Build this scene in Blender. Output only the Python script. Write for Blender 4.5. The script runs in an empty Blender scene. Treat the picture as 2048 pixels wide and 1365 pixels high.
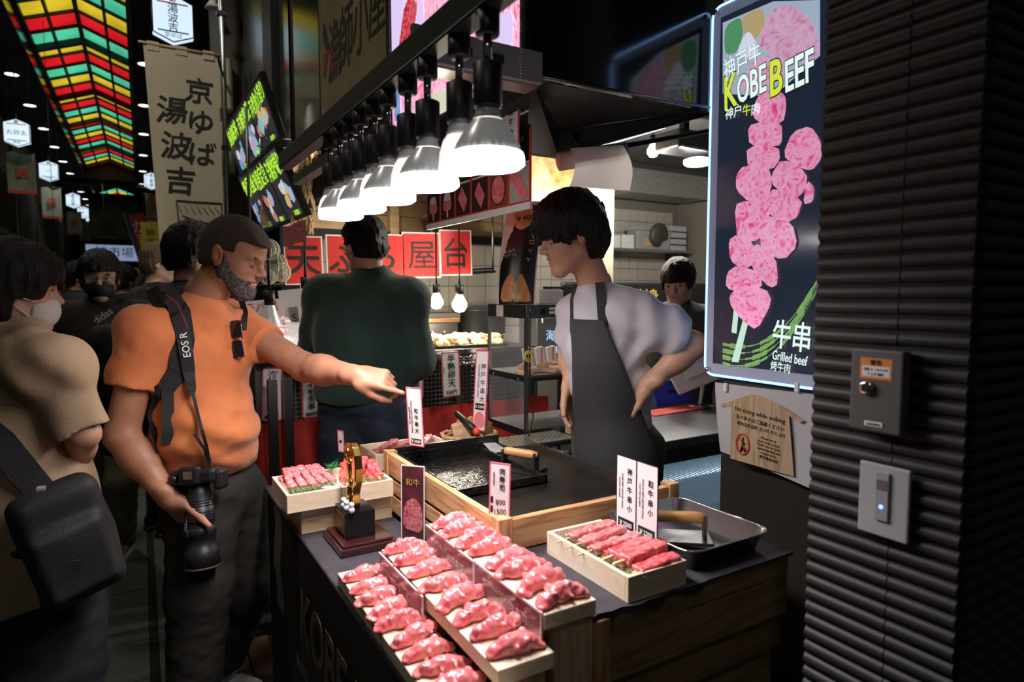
import bpy, bmesh, math, random
import numpy as np
from mathutils import Vector, Matrix, Euler, Quaternion
random.seed(7); np.random.seed(7)
SC = bpy.context.scene
COL = SC.collection
R = math.radians

# ------------------------------------------------------------------ camera, world, exposure
YAW, PITCH, CAMH, FPX = 31.0, -4.3, 1.5, 1280.0
cam_d = bpy.data.cameras.new('camera')
cam_d.sensor_width = 36.0
cam_d.lens = 36.0 * FPX / 2048.0
cam_d.clip_start = 0.02
cam_d.clip_end = 300
cam = bpy.data.objects.new('camera', cam_d)
COL.objects.link(cam)
cam.location = (0, 0, CAMH)
cam.rotation_euler = (R(90 + PITCH), 0, R(-YAW))
cam_d.dof.use_dof = True
cam_d.dof.focus_distance = 2.0
cam_d.dof.aperture_fstop = 3.5
SC.camera = cam
SC.cycles.max_bounces = 5; SC.cycles.diffuse_bounces = 2; SC.cycles.glossy_bounces = 2; SC.cycles.transmission_bounces = 4; SC.cycles.transparent_max_bounces = 8
W = bpy.data.worlds.new('world'); SC.world = W
W.use_nodes = True
W.node_tree.nodes['Background'].inputs[0].default_value = (0.30, 0.33, 0.36, 1)
W.node_tree.nodes['Background'].inputs[1].default_value = 0.05
SC.view_settings.view_transform = 'Standard'
SC.view_settings.look = 'None'
SC.view_settings.exposure = 0.0
SC.view_settings.gamma = 1.0
SC.view_settings.use_curve_mapping = False

_fw = np.array([math.sin(R(YAW))*math.cos(R(PITCH)), math.cos(R(YAW))*math.cos(R(PITCH)), math.sin(R(PITCH))])
_rt = np.array([math.cos(R(YAW)), -math.sin(R(YAW)), 0.0])
_up = np.cross(_rt, _fw)
_C = np.array([0, 0, CAMH])
def ray(x, y): return _fw + _rt*(x-1024)/FPX + _up*(682.5-y)/FPX
def onz(x, y, z): d = ray(x, y); return Vector(_C + d*(z-CAMH)/d[2])
def onx(x, y, X): d = ray(x, y); return Vector(_C + d*X/d[0])
def ony(x, y, Y): d = ray(x, y); return Vector(_C + d*Y/d[1])
def dep(x, y, D): return Vector(_C + ray(x, y)*D)

# ------------------------------------------------------------------ materials
MATS = {}
def nodes_of(m):
    m.use_nodes = True
    return m.node_tree.nodes, m.node_tree.links
def mat(name, col=(.5,.5,.5), rough=.6, metal=0.0, emit=None, es=1.0, noise=None, bump=None, spec=None,
        alpha=None, trans=None, coat=None, sub=None, sheen=None, wave=None):
    """noise=(scale, colour2, detail, (sx,sy,sz)); bump=(scale,strength,(sx,sy,sz)); procedural only"""
    if name in MATS: return MATS[name]
    m = bpy.data.materials.new(name); MATS[name] = m
    N, L = nodes_of(m)
    b = N['Principled BSDF']
    b.inputs['Base Color'].default_value = (*col, 1)
    b.inputs['Roughness'].default_value = rough
    b.inputs['Metallic'].default_value = metal
    if spec is not None: b.inputs['Specular IOR Level'].default_value = spec
    if emit is not None:
        b.inputs['Emission Color'].default_value = (*emit, 1)
        b.inputs['Emission Strength'].default_value = es
    if alpha is not None: b.inputs['Alpha'].default_value = alpha
    if trans is not None: b.inputs['Transmission Weight'].default_value = trans
    if coat is not None:
        b.inputs['Coat Weight'].default_value = coat; b.inputs['Coat Roughness'].default_value = .12
    if sheen is not None: b.inputs['Sheen Weight'].default_value = sheen
    if sub is not None:
        b.inputs['Subsurface Weight'].default_value = sub
        b.inputs['Subsurface Radius'].default_value = (.012, .005, .003)
        b.inputs['Subsurface Scale'].default_value = 1.0
    tc = None
    def coords(sc):
        nonlocal tc
        if tc is None: tc = N.new('ShaderNodeTexCoord')
        mp = N.new('ShaderNodeMapping'); mp.inputs['Scale'].default_value = sc
        L.new(tc.outputs['Object'], mp.inputs['Vector'])
        return mp.outputs[0]
    if noise:
        s, c2, det, sc = (list(noise) + [3, (1,1,1)])[:4] if len(noise) == 2 else (noise if len(noise) == 4 else (*noise, (1,1,1)))
        t = N.new('ShaderNodeTexNoise'); t.inputs['Scale'].default_value = s; t.inputs['Detail'].default_value = det
        L.new(coords(sc), t.inputs['Vector'])
        r = N.new('ShaderNodeValToRGB')
        r.color_ramp.elements[0].position = .35; r.color_ramp.elements[1].position = .65
        r.color_ramp.elements[0].color = (*col, 1); r.color_ramp.elements[1].color = (*c2, 1)
        L.new(t.outputs['Fac'], r.inputs[0]); L.new(r.outputs[0], b.inputs['Base Color'])
    if bump:
        s, st = bump[:2]; sc = bump[2] if len(bump) > 2 else (1,1,1)
        t = N.new('ShaderNodeTexNoise'); t.inputs['Scale'].default_value = s; t.inputs['Detail'].default_value = 3
        L.new(coords(sc), t.inputs['Vector'])
        bp = N.new('ShaderNodeBump'); bp.inputs['Strength'].default_value = st; bp.inputs['Distance'].default_value = .01
        L.new(t.outputs['Fac'], bp.inputs['Height']); L.new(bp.outputs[0], b.inputs['Normal'])
    return m
def wood(name, c1, c2, axis='x', rough=.55, scale=1.0):
    """wood grain running along an object axis"""
    if name in MATS: return MATS[name]
    m = bpy.data.materials.new(name); MATS[name] = m
    N, L = nodes_of(m); b = N['Principled BSDF']; b.inputs['Roughness'].default_value = rough
    tc = N.new('ShaderNodeTexCoord'); mp = N.new('ShaderNodeMapping')
    s = {'x': (1.2, 14, 14), 'y': (14, 1.2, 14), 'z': (14, 14, 1.2)}[axis]
    mp.inputs['Scale'].default_value = [v*scale for v in s]
    L.new(tc.outputs['Object'], mp.inputs[0])
    n1 = N.new('ShaderNodeTexNoise'); n1.inputs['Scale'].default_value = 1.6; n1.inputs['Detail'].default_value = 2
    n1.inputs['Distortion'].default_value = .6
    L.new(mp.outputs[0], n1.inputs['Vector'])
    ml = N.new('ShaderNodeMath'); ml.operation = 'MULTIPLY'; ml.inputs[1].default_value = 26
    L.new(n1.outputs['Fac'], ml.inputs[0])
    sn = N.new('ShaderNodeMath'); sn.operation = 'SINE'; L.new(ml.outputs[0], sn.inputs[0])
    n2 = N.new('ShaderNodeTexNoise'); n2.inputs['Scale'].default_value = 9; n2.inputs['Detail'].default_value = 4
    L.new(mp.outputs[0], n2.inputs['Vector'])
    ad = N.new('ShaderNodeMath'); ad.operation = 'MULTIPLY_ADD'; ad.inputs[1].default_value = .3
    L.new(sn.outputs[0], ad.inputs[0]); L.new(n2.outputs['Fac'], ad.inputs[2])
    r = N.new('ShaderNodeValToRGB')
    r.color_ramp.elements[0].color = (*c1, 1); r.color_ramp.elements[0].position = .35
    r.color_ramp.elements[1].color = (*c2, 1); r.color_ramp.elements[1].position = .85
    L.new(ad.outputs[0], r.inputs[0]); L.new(r.outputs[0], b.inputs['Base Color'])
    bp = N.new('ShaderNodeBump'); bp.inputs['Strength'].default_value = .12; bp.inputs['Distance'].default_value = .002
    L.new(ad.outputs[0], bp.inputs['Height']); L.new(bp.outputs[0], b.inputs['Normal'])
    return m
def marble(name, red, fat, scale=30, thr=.5, rough=.3, emit=0.0, stretch=(1,1,1), coat=.3, width=.12, dist=1.5):
    """marbled meat: fat veins through red flesh"""
    if name in MATS: return MATS[name]
    m = bpy.data.materials.new(name); MATS[name] = m
    N, L = nodes_of(m); b = N['Principled BSDF']; b.inputs['Roughness'].default_value = rough
    b.inputs['Coat Weight'].default_value = coat
    tc = N.new('ShaderNodeTexCoord'); mp = N.new('ShaderNodeMapping'); mp.inputs['Scale'].default_value = stretch
    L.new(tc.outputs['Object'], mp.inputs[0])
    n1 = N.new('ShaderNodeTexNoise'); n1.inputs['Scale'].default_value = scale; n1.inputs['Detail'].default_value = 4
    n1.inputs['Distortion'].default_value = dist
    L.new(mp.outputs[0], n1.inputs['Vector'])
    r = N.new('ShaderNodeValToRGB')
    e = r.color_ramp.elements
    e[0].position = thr-width; e[0].color = (*red, 1)
    e[1].position = thr; e[1].color = (*fat, 1)
    e2 = e.new(thr+width); e2.color = (*red, 1)
    L.new(n1.outputs['Fac'], r.inputs[0])
    L.new(r.outputs[0], b.inputs['Base Color'])
    if emit:
        L.new(r.outputs[0], b.inputs['Emission Color']); b.inputs['Emission Strength'].default_value = emit
    bp = N.new('ShaderNodeBump'); bp.inputs['Strength'].default_value = .25; bp.inputs['Distance'].default_value = .004
    L.new(n1.outputs['Fac'], bp.inputs['Height']); L.new(bp.outputs[0], b.inputs['Normal'])
    return m
def glow(name, col, s): return mat(name, (0, 0, 0), .6, emit=col, es=s)
def glass(name, col=(.9,.95,.95), alpha=.12, rough=.05):
    """thin pane: mostly see-through, with a surface reflection"""
    if name in MATS: return MATS[name]
    m = mat(name, col, rough, alpha=alpha, spec=.6)
    return m

# ------------------------------------------------------------------ mesh building
class MB:
    def __init__(s): s.v = []; s.f = []; s.m = []; s.smooth = []
    def add(s, vs, fs, mi=0, sm=False):
        o = len(s.v); s.v += [tuple(v) for v in vs]
        for f in fs: s.f.append([i+o for i in f]); s.m.append(mi); s.smooth.append(sm)
        return s
    def box(s, c, d, rot=None, mi=0):
        x, y, z = d[0]/2, d[1]/2, d[2]/2
        vs = [Vector(p) for p in ((-x,-y,-z),(x,-y,-z),(x,y,-z),(-x,y,-z),(-x,-y,z),(x,-y,z),(x,y,z),(-x,y,z))]
        if rot is not None:
            M = rot if isinstance(rot, Matrix) else Euler(rot).to_matrix()
            vs = [M @ v for v in vs]
        vs = [v+Vector(c) for v in vs]
        return s.add(vs, [(0,3,2,1),(4,5,6,7),(0,1,5,4),(1,2,6,5),(2,3,7,6),(3,0,4,7)], mi)
    def b2(s, lo, hi, mi=0):
        return s.box([(a+b)/2 for a, b in zip(lo, hi)], [abs(b-a) for a, b in zip(lo, hi)], None, mi)
    def tube(s, pts, r, n=8, mi=0, cap=True, sq=None):
        pts = [Vector(p) for p in pts]; rs = r if hasattr(r, '__len__') else [r]*len(pts)
        ring = []; vs = []; fs = []; u = None
        for i, p in enumerate(pts):
            t = (pts[min(i+1, len(pts)-1)]-pts[max(i-1, 0)])
            if t.length < 1e-9: t = Vector((0,0,1))
            t.normalize()
            if u is None:
                u = t.orthogonal().normalized()
            else:
                u = u - t*u.dot(t)
                u = u.normalized() if u.length > 1e-6 else t.orthogonal().normalized()
            w = t.cross(u)
            for k in range(n):
                a = 2*math.pi*k/n
                vs.append(p+(u*math.cos(a)+w*math.sin(a))*rs[i])
        for i in range(len(pts)-1):
            for k in range(n):
                fs.append((i*n+k, i*n+(k+1) % n, (i+1)*n+(k+1) % n, (i+1)*n+k))
        if cap:
            fs.append(list(range(n))[::-1]); fs.append([(len(pts)-1)*n+k for k in range(n)])
        return s.add(vs, fs, mi, True)
    def lathe(s, prof, n=16, c=(0,0,0), mi=0, M=None, ribs=0, rib=0.0, cap=True):
        """profile [(r,z)] turned around z"""
        vs = []; fs = []
        for (r, z) in prof:
            for k in range(n):
                a = 2*math.pi*k/n
                rr = r*(1+rib*(1 if (k % 2) else -1)) if ribs else r
                v = Vector((rr*math.cos(a), rr*math.sin(a), z))
                if M is not None: v = M @ v
                vs.append(v+Vector(c))
        for i in range(len(prof)-1):
            for k in range(n):
                fs.append((i*n+k, i*n+(k+1) % n, (i+1)*n+(k+1) % n, (i+1)*n+k))
        if cap and prof[0][0] > 1e-5: fs.append(list(range(n))[::-1])
        if cap and prof[-1][0] > 1e-5: fs.append([(len(prof)-1)*n+k for k in range(n)])
        return s.add(vs, fs, mi, True)
    def prism(s, poly, h0, h1, M=None, mi=0):
        """2D polygon (x,y) between z=h0 and z=h1, transformed by M"""
        n = len(poly); vs = [Vector((x, y, h0)) for x, y in poly]+[Vector((x, y, h1)) for x, y in poly]
        if M is not None: vs = [M @ v for v in vs]
        fs = [list(range(n))[::-1], [n+i for i in range(n)]]+[(i, (i+1) % n, n+(i+1) % n, n+i) for i in range(n)]
        return s.add(vs, fs, mi)
    def ell(s, c, r, n=12, m=8, mi=0, M=None):
        prof = [(math.sin(math.pi*i/m), -math.cos(math.pi*i/m)) for i in range(m+1)]
        vs = []; fs = []
        for (q, z) in prof:
            for k in range(n):
                a = 2*math.pi*k/n
                v = Vector((r[0]*q*math.cos(a), r[1]*q*math.sin(a), r[2]*z))
                if M is not None: v = M @ v
                vs.append(v+Vector(c))
        for i in range(m):
            for k in range(n):
                fs.append((i*n+k, i*n+(k+1) % n, (i+1)*n+(k+1) % n, (i+1)*n+k))
        return s.add(vs, fs, mi, True)
    def grid(s, fn, nu, nv, mi=0, sm=True):
        vs = [fn(i/nu, j/nv) for j in range(nv+1) for i in range(nu+1)]
        fs = [(j*(nu+1)+i, j*(nu+1)+i+1, (j+1)*(nu+1)+i+1, (j+1)*(nu+1)+i) for j in range(nv) for i in range(nu)]
        return s.add(vs, fs, mi, sm)
    def mesh(s, name, mats):
        me = bpy.data.meshes.new(name); me.from_pydata(s.v, [], s.f)
        for m in (mats if isinstance(mats, (list, tuple)) else [mats]): me.materials.append(m)
        me.polygons.foreach_set('material_index', s.m)
        me.polygons.foreach_set('use_smooth', s.smooth)
        me.update(); return me
    def build(s, name, mats, parent=None, loc=None, rot=None, bevel=0, M=None):
        return obj(name, s.mesh(name, mats), parent, loc, rot, bevel, M)
def obj(name, me, parent=None, loc=None, rot=None, bevel=0, M=None):
    o = bpy.data.objects.new(name, me); COL.objects.link(o)
    if parent is not None: o.parent = parent
    if M is not None: o.matrix_basis = M
    if loc is not None: o.location = loc
    if rot is not None: o.rotation_euler = rot
    if bevel:
        b = o.modifiers.new('bevel', 'BEVEL'); b.width = bevel; b.segments = 2; b.limit_method = 'ANGLE'
    return o
def tag(o, label=None, cat=None, group=None, kind=None):
    if label: o['label'] = label
    if cat: o['category'] = cat
    if group: o['group'] = group
    if kind: o['kind'] = kind
    return o
def thing(name, label, cat, loc=(0,0,0), rotz=0, group=None, M=None, kind=None):
    o = bpy.data.objects.new(name, None); COL.objects.link(o); o.empty_display_size = .05
    o.location = loc; o.rotation_euler = (0, 0, rotz)
    if M is not None: o.matrix_basis = M
    return tag(o, label, cat, group, kind)
def struct(o): o['kind'] = 'structure'; return o
def dup(root, loc=None, rot=None, label=None, group=None):
    r = root.copy(); COL.objects.link(r)
    if loc is not None: r.location = loc
    if rot is not None: r.rotation_euler = rot
    if label: r['label'] = label
    if group: r['group'] = group
    for ch in root.children:
        c = ch.copy(); COL.objects.link(c); c.parent = r
        for g in ch.children:
            d = g.copy(); COL.objects.link(d); d.parent = c
    return r
def frame(o, right, up):
    """matrix whose x,y,z are right, up, outward normal"""
    r = Vector(right).normalized(); u = Vector(up); n = r.cross(u).normalized(); u = n.cross(r)
    M = Matrix((r, u, n)).transposed().to_4x4(); M.translation = Vector(o); return M
def face_street(o): return frame(o, (0,-1,0), (0,0,1))      # seen from the street side
def face_cam(o): return frame(o, (1,0,0), (0,0,1))          # seen looking along the street
def T(x=0, y=0, z=0): return Matrix.Translation((x, y, z))

FONT = None
def text(s, size, m, parent, x=0, y=0, z=0.0006, bold=0.0, ext=.0003, vertical=False, rot=0, shear=0.0, sx=1.0, name='lettering', step=1.08, align='CENTER', spacing=1.0, sy=1.0, base=None):
    """flat print in the parent's local x-y plane, centred at x,y"""
    cu = bpy.data.curves.new('txt', 'FONT')
    cu.size = size; cu.extrude = ext; cu.offset = bold*size; cu.shear = shear; cu.resolution_u = 3
    cu.align_x = align; cu.align_y = 'CENTER'; cu.space_character = spacing
    if vertical:
        cu.body = '\n'.join(s); cu.space_line = step
    else: cu.body = s
    o = bpy.data.objects.new('txt', cu)
    me = bpy.data.meshes.new_from_object(o)
    bpy.data.objects.remove(o); bpy.data.curves.remove(cu)
    if align == 'CENTER' and len(me.vertices):
        co = np.empty(len(me.vertices)*3, np.float32); me.vertices.foreach_get('co', co); co = co.reshape(-1, 3)
        co[:, :2] -= (co[:, :2].max(0)+co[:, :2].min(0))/2; me.vertices.foreach_set('co', co.ravel())
    me.name = name; me.materials.clear(); me.materials.append(m)
    t = obj(name, me, parent)
    M = T(x, y, z) @ Matrix.Rotation(rot, 4, 'Z') @ Matrix.Diagonal((sx, sy, 1, 1))
    t.matrix_basis = M if base is None else base @ M
    return t
def spot(name, loc, target, power, col=(1,1,1), size=.05, angle=80, blend=.6, parent=None):
    l = bpy.data.lights.new(name, 'SPOT'); l.energy = power; l.color = col; l.shadow_soft_size = size
    l.spot_size = R(angle); l.spot_blend = blend
    o = bpy.data.objects.new(name, l); COL.objects.link(o); o.location = loc
    o.rotation_euler = (Vector(target)-Vector(loc)).to_track_quat('-Z', 'Y').to_euler()
    if parent is not None: o.parent = parent
    return o
def point(name, loc, power, col=(1,1,1), size=.03, parent=None):
    l = bpy.data.lights.new(name, 'POINT'); l.energy = power; l.color = col; l.shadow_soft_size = size
    o = bpy.data.objects.new(name, l); COL.objects.link(o); o.location = loc
    if parent is not None: o.parent = parent
    return o
# ------------------------------------------------------------------ smooth bodies: distance fields meshed with surface nets
def vnoise(x, y, z, seed=0):
    """smooth value noise, vectorised"""
    xi = np.floor(x).astype(np.int64); yi = np.floor(y).astype(np.int64); zi = np.floor(z).astype(np.int64)
    xf = x-xi; yf = y-yi; zf = z-zi
    xf = xf*xf*(3-2*xf); yf = yf*yf*(3-2*yf); zf = zf*zf*(3-2*zf)
    def h(a, b, c):
        n = (a*374761393+b*668265263+c*2147483647+seed*974711) & 0x7fffffff
        n = ((n ^ (n >> 13))*1274126177) & 0x7fffffff
        return ((n ^ (n >> 16)) & 0xffff)/65535.0*2-1
    c = 0
    for dx in (0, 1):
        for dy in (0, 1):
            for dz in (0, 1):
                w = (xf if dx else 1-xf)*(yf if dy else 1-yf)*(zf if dz else 1-zf)
                c = c+w*h(xi+dx, yi+dy, zi+dz)
    return c
class SDF:
    def __init__(s, lo, hi, vox):
        s.lo = np.array(lo, float); s.vox = vox
        s.n = np.ceil((np.array(hi, float)-s.lo)/vox).astype(int)+1
        s.d = np.full(s.n, 1.0, np.float32)
    def win(s, lo, hi):
        a = np.clip(np.floor((np.array(lo)-s.lo)/s.vox).astype(int), 0, s.n)
        b = np.clip(np.ceil((np.array(hi)-s.lo)/s.vox).astype(int)+1, 0, s.n)
        if np.any(b <= a): return None
        ax = [(s.lo[i]+s.vox*np.arange(a[i], b[i])).astype(np.float32) for i in range(3)]
        return (slice(a[0], b[0]), slice(a[1], b[1]), slice(a[2], b[2])), ax[0][:, None, None], ax[1][None, :, None], ax[2][None, None, :]
    def comb(s, w, d, k, op):
        a = s.d[w]
        if op == 'add':
            if k > 0:
                h = np.maximum(k-np.abs(a-d), 0)/k
                s.d[w] = np.minimum(a, d)-h*h*k*.25
            else: s.d[w] = np.minimum(a, d)
        elif op == 'sub':
            d = -d
            if k > 0:
                h = np.maximum(k-np.abs(a-d), 0)/k
                s.d[w] = np.maximum(a, d)+h*h*k*.25
            else: s.d[w] = np.maximum(a, d)
    def cone(s, a, b, ra, rb=None, k=.02, op='add', flat=None, cut=False):
        """tapered capsule; flat=(axis vector, factor): squash across that axis"""
        rb = ra if rb is None else rb
        a = np.array(a, float); b = np.array(b, float); r = max(ra, rb)
        if flat is not None: r *= max(1, 1/flat[1])
        mg = r+k+2*s.vox+.01
        W_ = s.win(np.minimum(a, b)-mg, np.maximum(a, b)+mg)
        if W_ is None: return s
        w, X, Y, Z = W_
        ba = b-a; L2 = max(ba@ba, 1e-9)
        px, py, pz = X-a[0], Y-a[1], Z-a[2]
        tu = (px*ba[0]+py*ba[1]+pz*ba[2])/L2
        t = np.clip(tu, 0, 1)
        qx, qy, qz = px-t*ba[0], py-t*ba[1], pz-t*ba[2]
        if flat is not None:
            n = np.array(flat[0], float); n /= np.linalg.norm(n)
            dn = (qx*n[0]+qy*n[1]+qz*n[2])*(1/flat[1]-1)
            qx, qy, qz = qx+dn*n[0], qy+dn*n[1], qz+dn*n[2]
        d = np.sqrt(qx*qx+qy*qy+qz*qz)-(ra+(rb-ra)*t)
        if flat is not None: d = d*min(1, flat[1]+.15)
        if cut: d = np.maximum(d, (tu-1)*math.sqrt(L2))
        s.comb(w, d.astype(np.float32), k, op); return s
    def ell(s, c, r, M=None, k=.02, op='add'):
        c = np.array(c, float); r = np.array(r, float)
        mg = max(r)+k+2*s.vox+.01
        W_ = s.win(c-mg, c+mg)
        if W_ is None: return s
        w, X, Y, Z = W_
        px, py, pz = X-c[0], Y-c[1], Z-c[2]
        if M is not None:
            M = np.array(M)[:3, :3]
            px, py, pz = (M[0,0]*px+M[1,0]*py+M[2,0]*pz, M[0,1]*px+M[1,1]*py+M[2,1]*pz, M[0,2]*px+M[1,2]*py+M[2,2]*pz)
        k0 = np.sqrt((px/r[0])**2+(py/r[1])**2+(pz/r[2])**2)
        k1 = np.sqrt((px/r[0]**2)**2+(py/r[1]**2)**2+(pz/r[2]**2)**2)
        d = k0*(k0-1)/np.maximum(k1, 1e-6)
        s.comb(w, d.astype(np.float32), k, op); return s
    def box(s, c, h, M=None, rad=.01, k=.01, op='add'):
        c = np.array(c, float); h = np.array(h, float)-rad
        mg = np.linalg.norm(h)+rad+k+2*s.vox
        W_ = s.win(c-mg, c+mg)
        if W_ is None: return s
        w, X, Y, Z = W_
        px, py, pz = X-c[0], Y-c[1], Z-c[2]
        if M is not None:
            M = np.array(M)[:3, :3]
            px, py, pz = (M[0,0]*px+M[1,0]*py+M[2,0]*pz, M[0,1]*px+M[1,1]*py+M[2,1]*pz, M[0,2]*px+M[1,2]*py+M[2,2]*pz)
        qx, qy, qz = np.abs(px)-h[0], np.abs(py)-h[1], np.abs(pz)-h[2]
        d = np.sqrt(np.maximum(qx, 0)**2+np.maximum(qy, 0)**2+np.maximum(qz, 0)**2)+np.minimum(np.maximum(qx, np.maximum(qy, qz)), 0)-rad
        s.comb(w, d.astype(np.float32), k, op); return s
    def half(s, p, n, k=.005):
        """cut away everything on the +n side of point p"""
        p = np.array(p, float); n = np.array(n, float); n /= np.linalg.norm(n)
        w, X, Y, Z = s.win(s.lo, s.lo+s.n*s.vox)
        d = (X-p[0])*n[0]+(Y-p[1])*n[1]+(Z-p[2])*n[2]
        a = s.d; h = np.maximum(k-np.abs(a-d), 0)/k if k > 0 else 0
        s.d = (np.maximum(a, d)+h*h*k*.25).astype(np.float32); return s
    def noise(s, amp, freq, seed=0, stretch=(1,1,1), M=None, sharp=False):
        m = np.abs(s.d) < amp*2+3*s.vox
        idx = np.argwhere(m)
        if len(idx) == 0: return s
        p = s.lo+idx*s.vox
        if M is not None: p = p @ np.array(M)[:3, :3]
        q = p*np.array(stretch)*freq
        v = vnoise(q[:, 0]+11.3, q[:, 1]+5.1, q[:, 2]+7.7, seed)
        if sharp: v = 1-2*np.abs(v)
        s.d[m] += (amp*v).astype(np.float32); return s
    def disp(s, fn, band=.04):
        m = np.abs(s.d) < band
        idx = np.argwhere(m)
        if len(idx): s.d[m] += fn(s.lo+idx*s.vox).astype(np.float32)
        return s
    def mesh(s, name, mats, matfn=None):
        d = s.d; vox = s.vox
        sg = d < 0
        c = np.zeros(np.array(sg.shape)-1, np.uint8)
        for i in (0, 1):
            for j in (0, 1):
                for k in (0, 1):
                    c += sg[i:sg.shape[0]-1+i, j:sg.shape[1]-1+j, k:sg.shape[2]-1+k]
        act = (c > 0) & (c < 8)
        idx = np.argwhere(act); n = len(idx)
        vid = np.full(act.shape, -1, np.int32); vid[act] = np.arange(n)
        acc = np.zeros((n, 3)); cnt = np.zeros(n)
        cor = [(i, j, k) for i in (0, 1) for j in (0, 1) for k in (0, 1)]
        val = {o: d[idx[:, 0]+o[0], idx[:, 1]+o[1], idx[:, 2]+o[2]] for o in cor}
        for a in cor:
            for ax in range(3):
                if a[ax] == 0:
                    b = list(a); b[ax] = 1; b = tuple(b)
                    va, vb = val[a], val[b]
                    m = (va < 0) != (vb < 0)
                    t = va[m]/(va[m]-vb[m])
                    p = np.tile(np.array(a, float), (m.sum(), 1)); p[:, ax] += t
                    acc[m] += p; cnt[m] += 1
        V = s.lo+(idx+acc/np.maximum(cnt, 1)[:, None])*vox
        F = []
        for ax in range(3):
            o1, o2 = [(1, 2), (2, 0), (0, 1)][ax]
            sl0 = [slice(1, -1)]*3; sl1 = [slice(1, -1)]*3
            sl0[ax] = slice(0, -1); sl1[ax] = slice(1, None)
            A = sg[tuple(sl0)]; B = sg[tuple(sl1)]
            e = np.argwhere(A != B)
            if len(e) == 0: continue
            inside = A[e[:, 0], e[:, 1], e[:, 2]]
            e = e+1; e[:, ax] -= 1
            def cell(da, db):
                q = e.copy(); q[:, o1] -= da; q[:, o2] -= db
                return vid[q[:, 0], q[:, 1], q[:, 2]]
            q = np.stack([cell(1, 1), cell(0, 1), cell(0, 0), cell(1, 0)], 1)
            q[~inside] = q[~inside][:, ::-1]
            F.append(q)
        F = np.concatenate(F); F = F[(F >= 0).all(1)]
        me = bpy.data.meshes.new(name)
        me.vertices.add(len(V)); me.vertices.foreach_set('co', V.ravel())
        me.loops.add(len(F)*4); me.loops.foreach_set('vertex_index', F.ravel().astype(np.int32))
        me.polygons.add(len(F)); me.polygons.foreach_set('loop_start', np.arange(len(F), dtype=np.int32)*4)
        me.polygons.foreach_set('use_smooth', np.ones(len(F), bool))
        for m in (mats if isinstance(mats, (list, tuple)) else [mats]): me.materials.append(m)
        if matfn is not None:
            ctr = V[F].mean(1); me.polygons.foreach_set('material_index', matfn(ctr).astype(np.int32))
        me.update(calc_edges=True); me.validate()
        return me
# ------------------------------------------------------------------ palette
M_black = mat('black_paint', (.012,.012,.013), .45)
M_blackgloss = mat('black_gloss_steel', (.008,.009,.012), .10, spec=.9)
M_dark = mat('dark_render', (.03,.028,.026), .8, noise=(4, (.045,.043,.038), 4))
M_darker = mat('dark_wall', (.012,.012,.012), .85)
M_steel = mat('brushed_steel', (.55,.55,.56), .28, 1.0, bump=(60, .05, (1,12,1)))
M_steeld = mat('dark_steel', (.20,.20,.21), .35, 1.0)
M_chrome = mat('chrome', (.8,.8,.82), .12, 1.0)
M_white = mat('white_plastic', (.75,.75,.74), .4)
M_paper = mat('white_paper', (.78,.76,.74), .7)
M_pinkpaper = mat('laminated_card', (.80,.74,.76), .25)
M_red = mat('red_print', (.72,.06,.05), .5)
M_pred = mat('pink_red_print', (.80,.12,.18), .3)
M_ink = mat('black_ink', (.01,.01,.01), .5)
M_grey = mat('grey_paint', (.22,.22,.22), .55)
M_frame = mat('beam_grey', (.09,.10,.10), .45, .3)
M_beige = mat('beige_box', (.42,.37,.28), .6)
M_stone = mat('paving_stone', (.075,.082,.078), .55, noise=(60, (.11,.118,.108), 4), bump=(80, .15))
M_joint = mat('paving_joint', (.012,.012,.012), .9)
M_brown = mat('brown_terrazzo', (.13,.075,.04), .6, noise=(90, (.07,.045,.03), 4))
M_redmat = mat('red_matting', (.22,.012,.008), .9, noise=(120, (.15,.008,.006), 3))
M_carbon = mat('ribbed_tile', (.020,.019,.018), .55, noise=(7, (.027,.025,.023), 3), bump=(40, .05))
PINE1 = ((.75,.56,.36), (.58,.38,.20))
M_pinex = wood('pine_x', *PINE1, 'x'); M_piney = wood('pine_y', *PINE1, 'y'); M_pinez = wood('pine_z', *PINE1, 'z')
CED = ((.62,.36,.17), (.40,.19,.08))
M_cedx = wood('cedar_x', *CED, 'x'); M_cedy = wood('cedar_y', *CED, 'y'); M_cedz = wood('cedar_z', *CED, 'z')
M_palew = wood('hinoki_y', (.90,.78,.60), (.83,.66,.46), 'y', .5)
M_palewx = wood('hinoki_x', (.90,.78,.60), (.80,.62,.42), 'x', .5)
AR = -R(.93)          # the street runs a hair off the stall's axis
def arc(o): o.rotation_euler = (0, 0, AR); return o
def A(x, y, z): return Vector((x*math.cos(AR)-y*math.sin(AR), x*math.sin(AR)+y*math.cos(AR), z))

# ------------------------------------------------------------------ floor
fl = MB().b2((-4, -2, -.2), (7, 60, -.006)).build('floor', M_joint); struct(fl)
slab = MB().b2((-.5,-.5,-.03), (.5,.5,0)).mesh('paving_slab', M_stone)
def slabs(x0, x1, y0, y1, L, off):
    y = y0-off
    while y < y1:
        o = obj('paving_slab', slab, fl)
        o.location = A((x0+x1)/2, y+L/2, random.uniform(-.0015, .0005)); o.rotation_euler = (0, 0, AR)
        o.scale = (x1-x0-.007, L-.007, 1)
        y += L
slabs(.01, .33, 1.9, 7.0, .44, .13); slabs(-.62, -.02, 1.9, 7.5, .44, .0); slabs(-1.25, -.63, 1.9, 7.5, .44, .2)
arc(MB().b2((-3.0, 7.5, -.03), (.33, 60, 0)).build('paving_beyond', M_stone, fl))
arc(MB().b2((-3.0, .2, -.03), (-1.26, 7.5, 0)).build('paving_side', M_stone, fl))
arc(MB().b2((-.02, 1.2, -.03), (.01, 9, -.003)).build('slot_joint', M_joint, fl))
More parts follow.
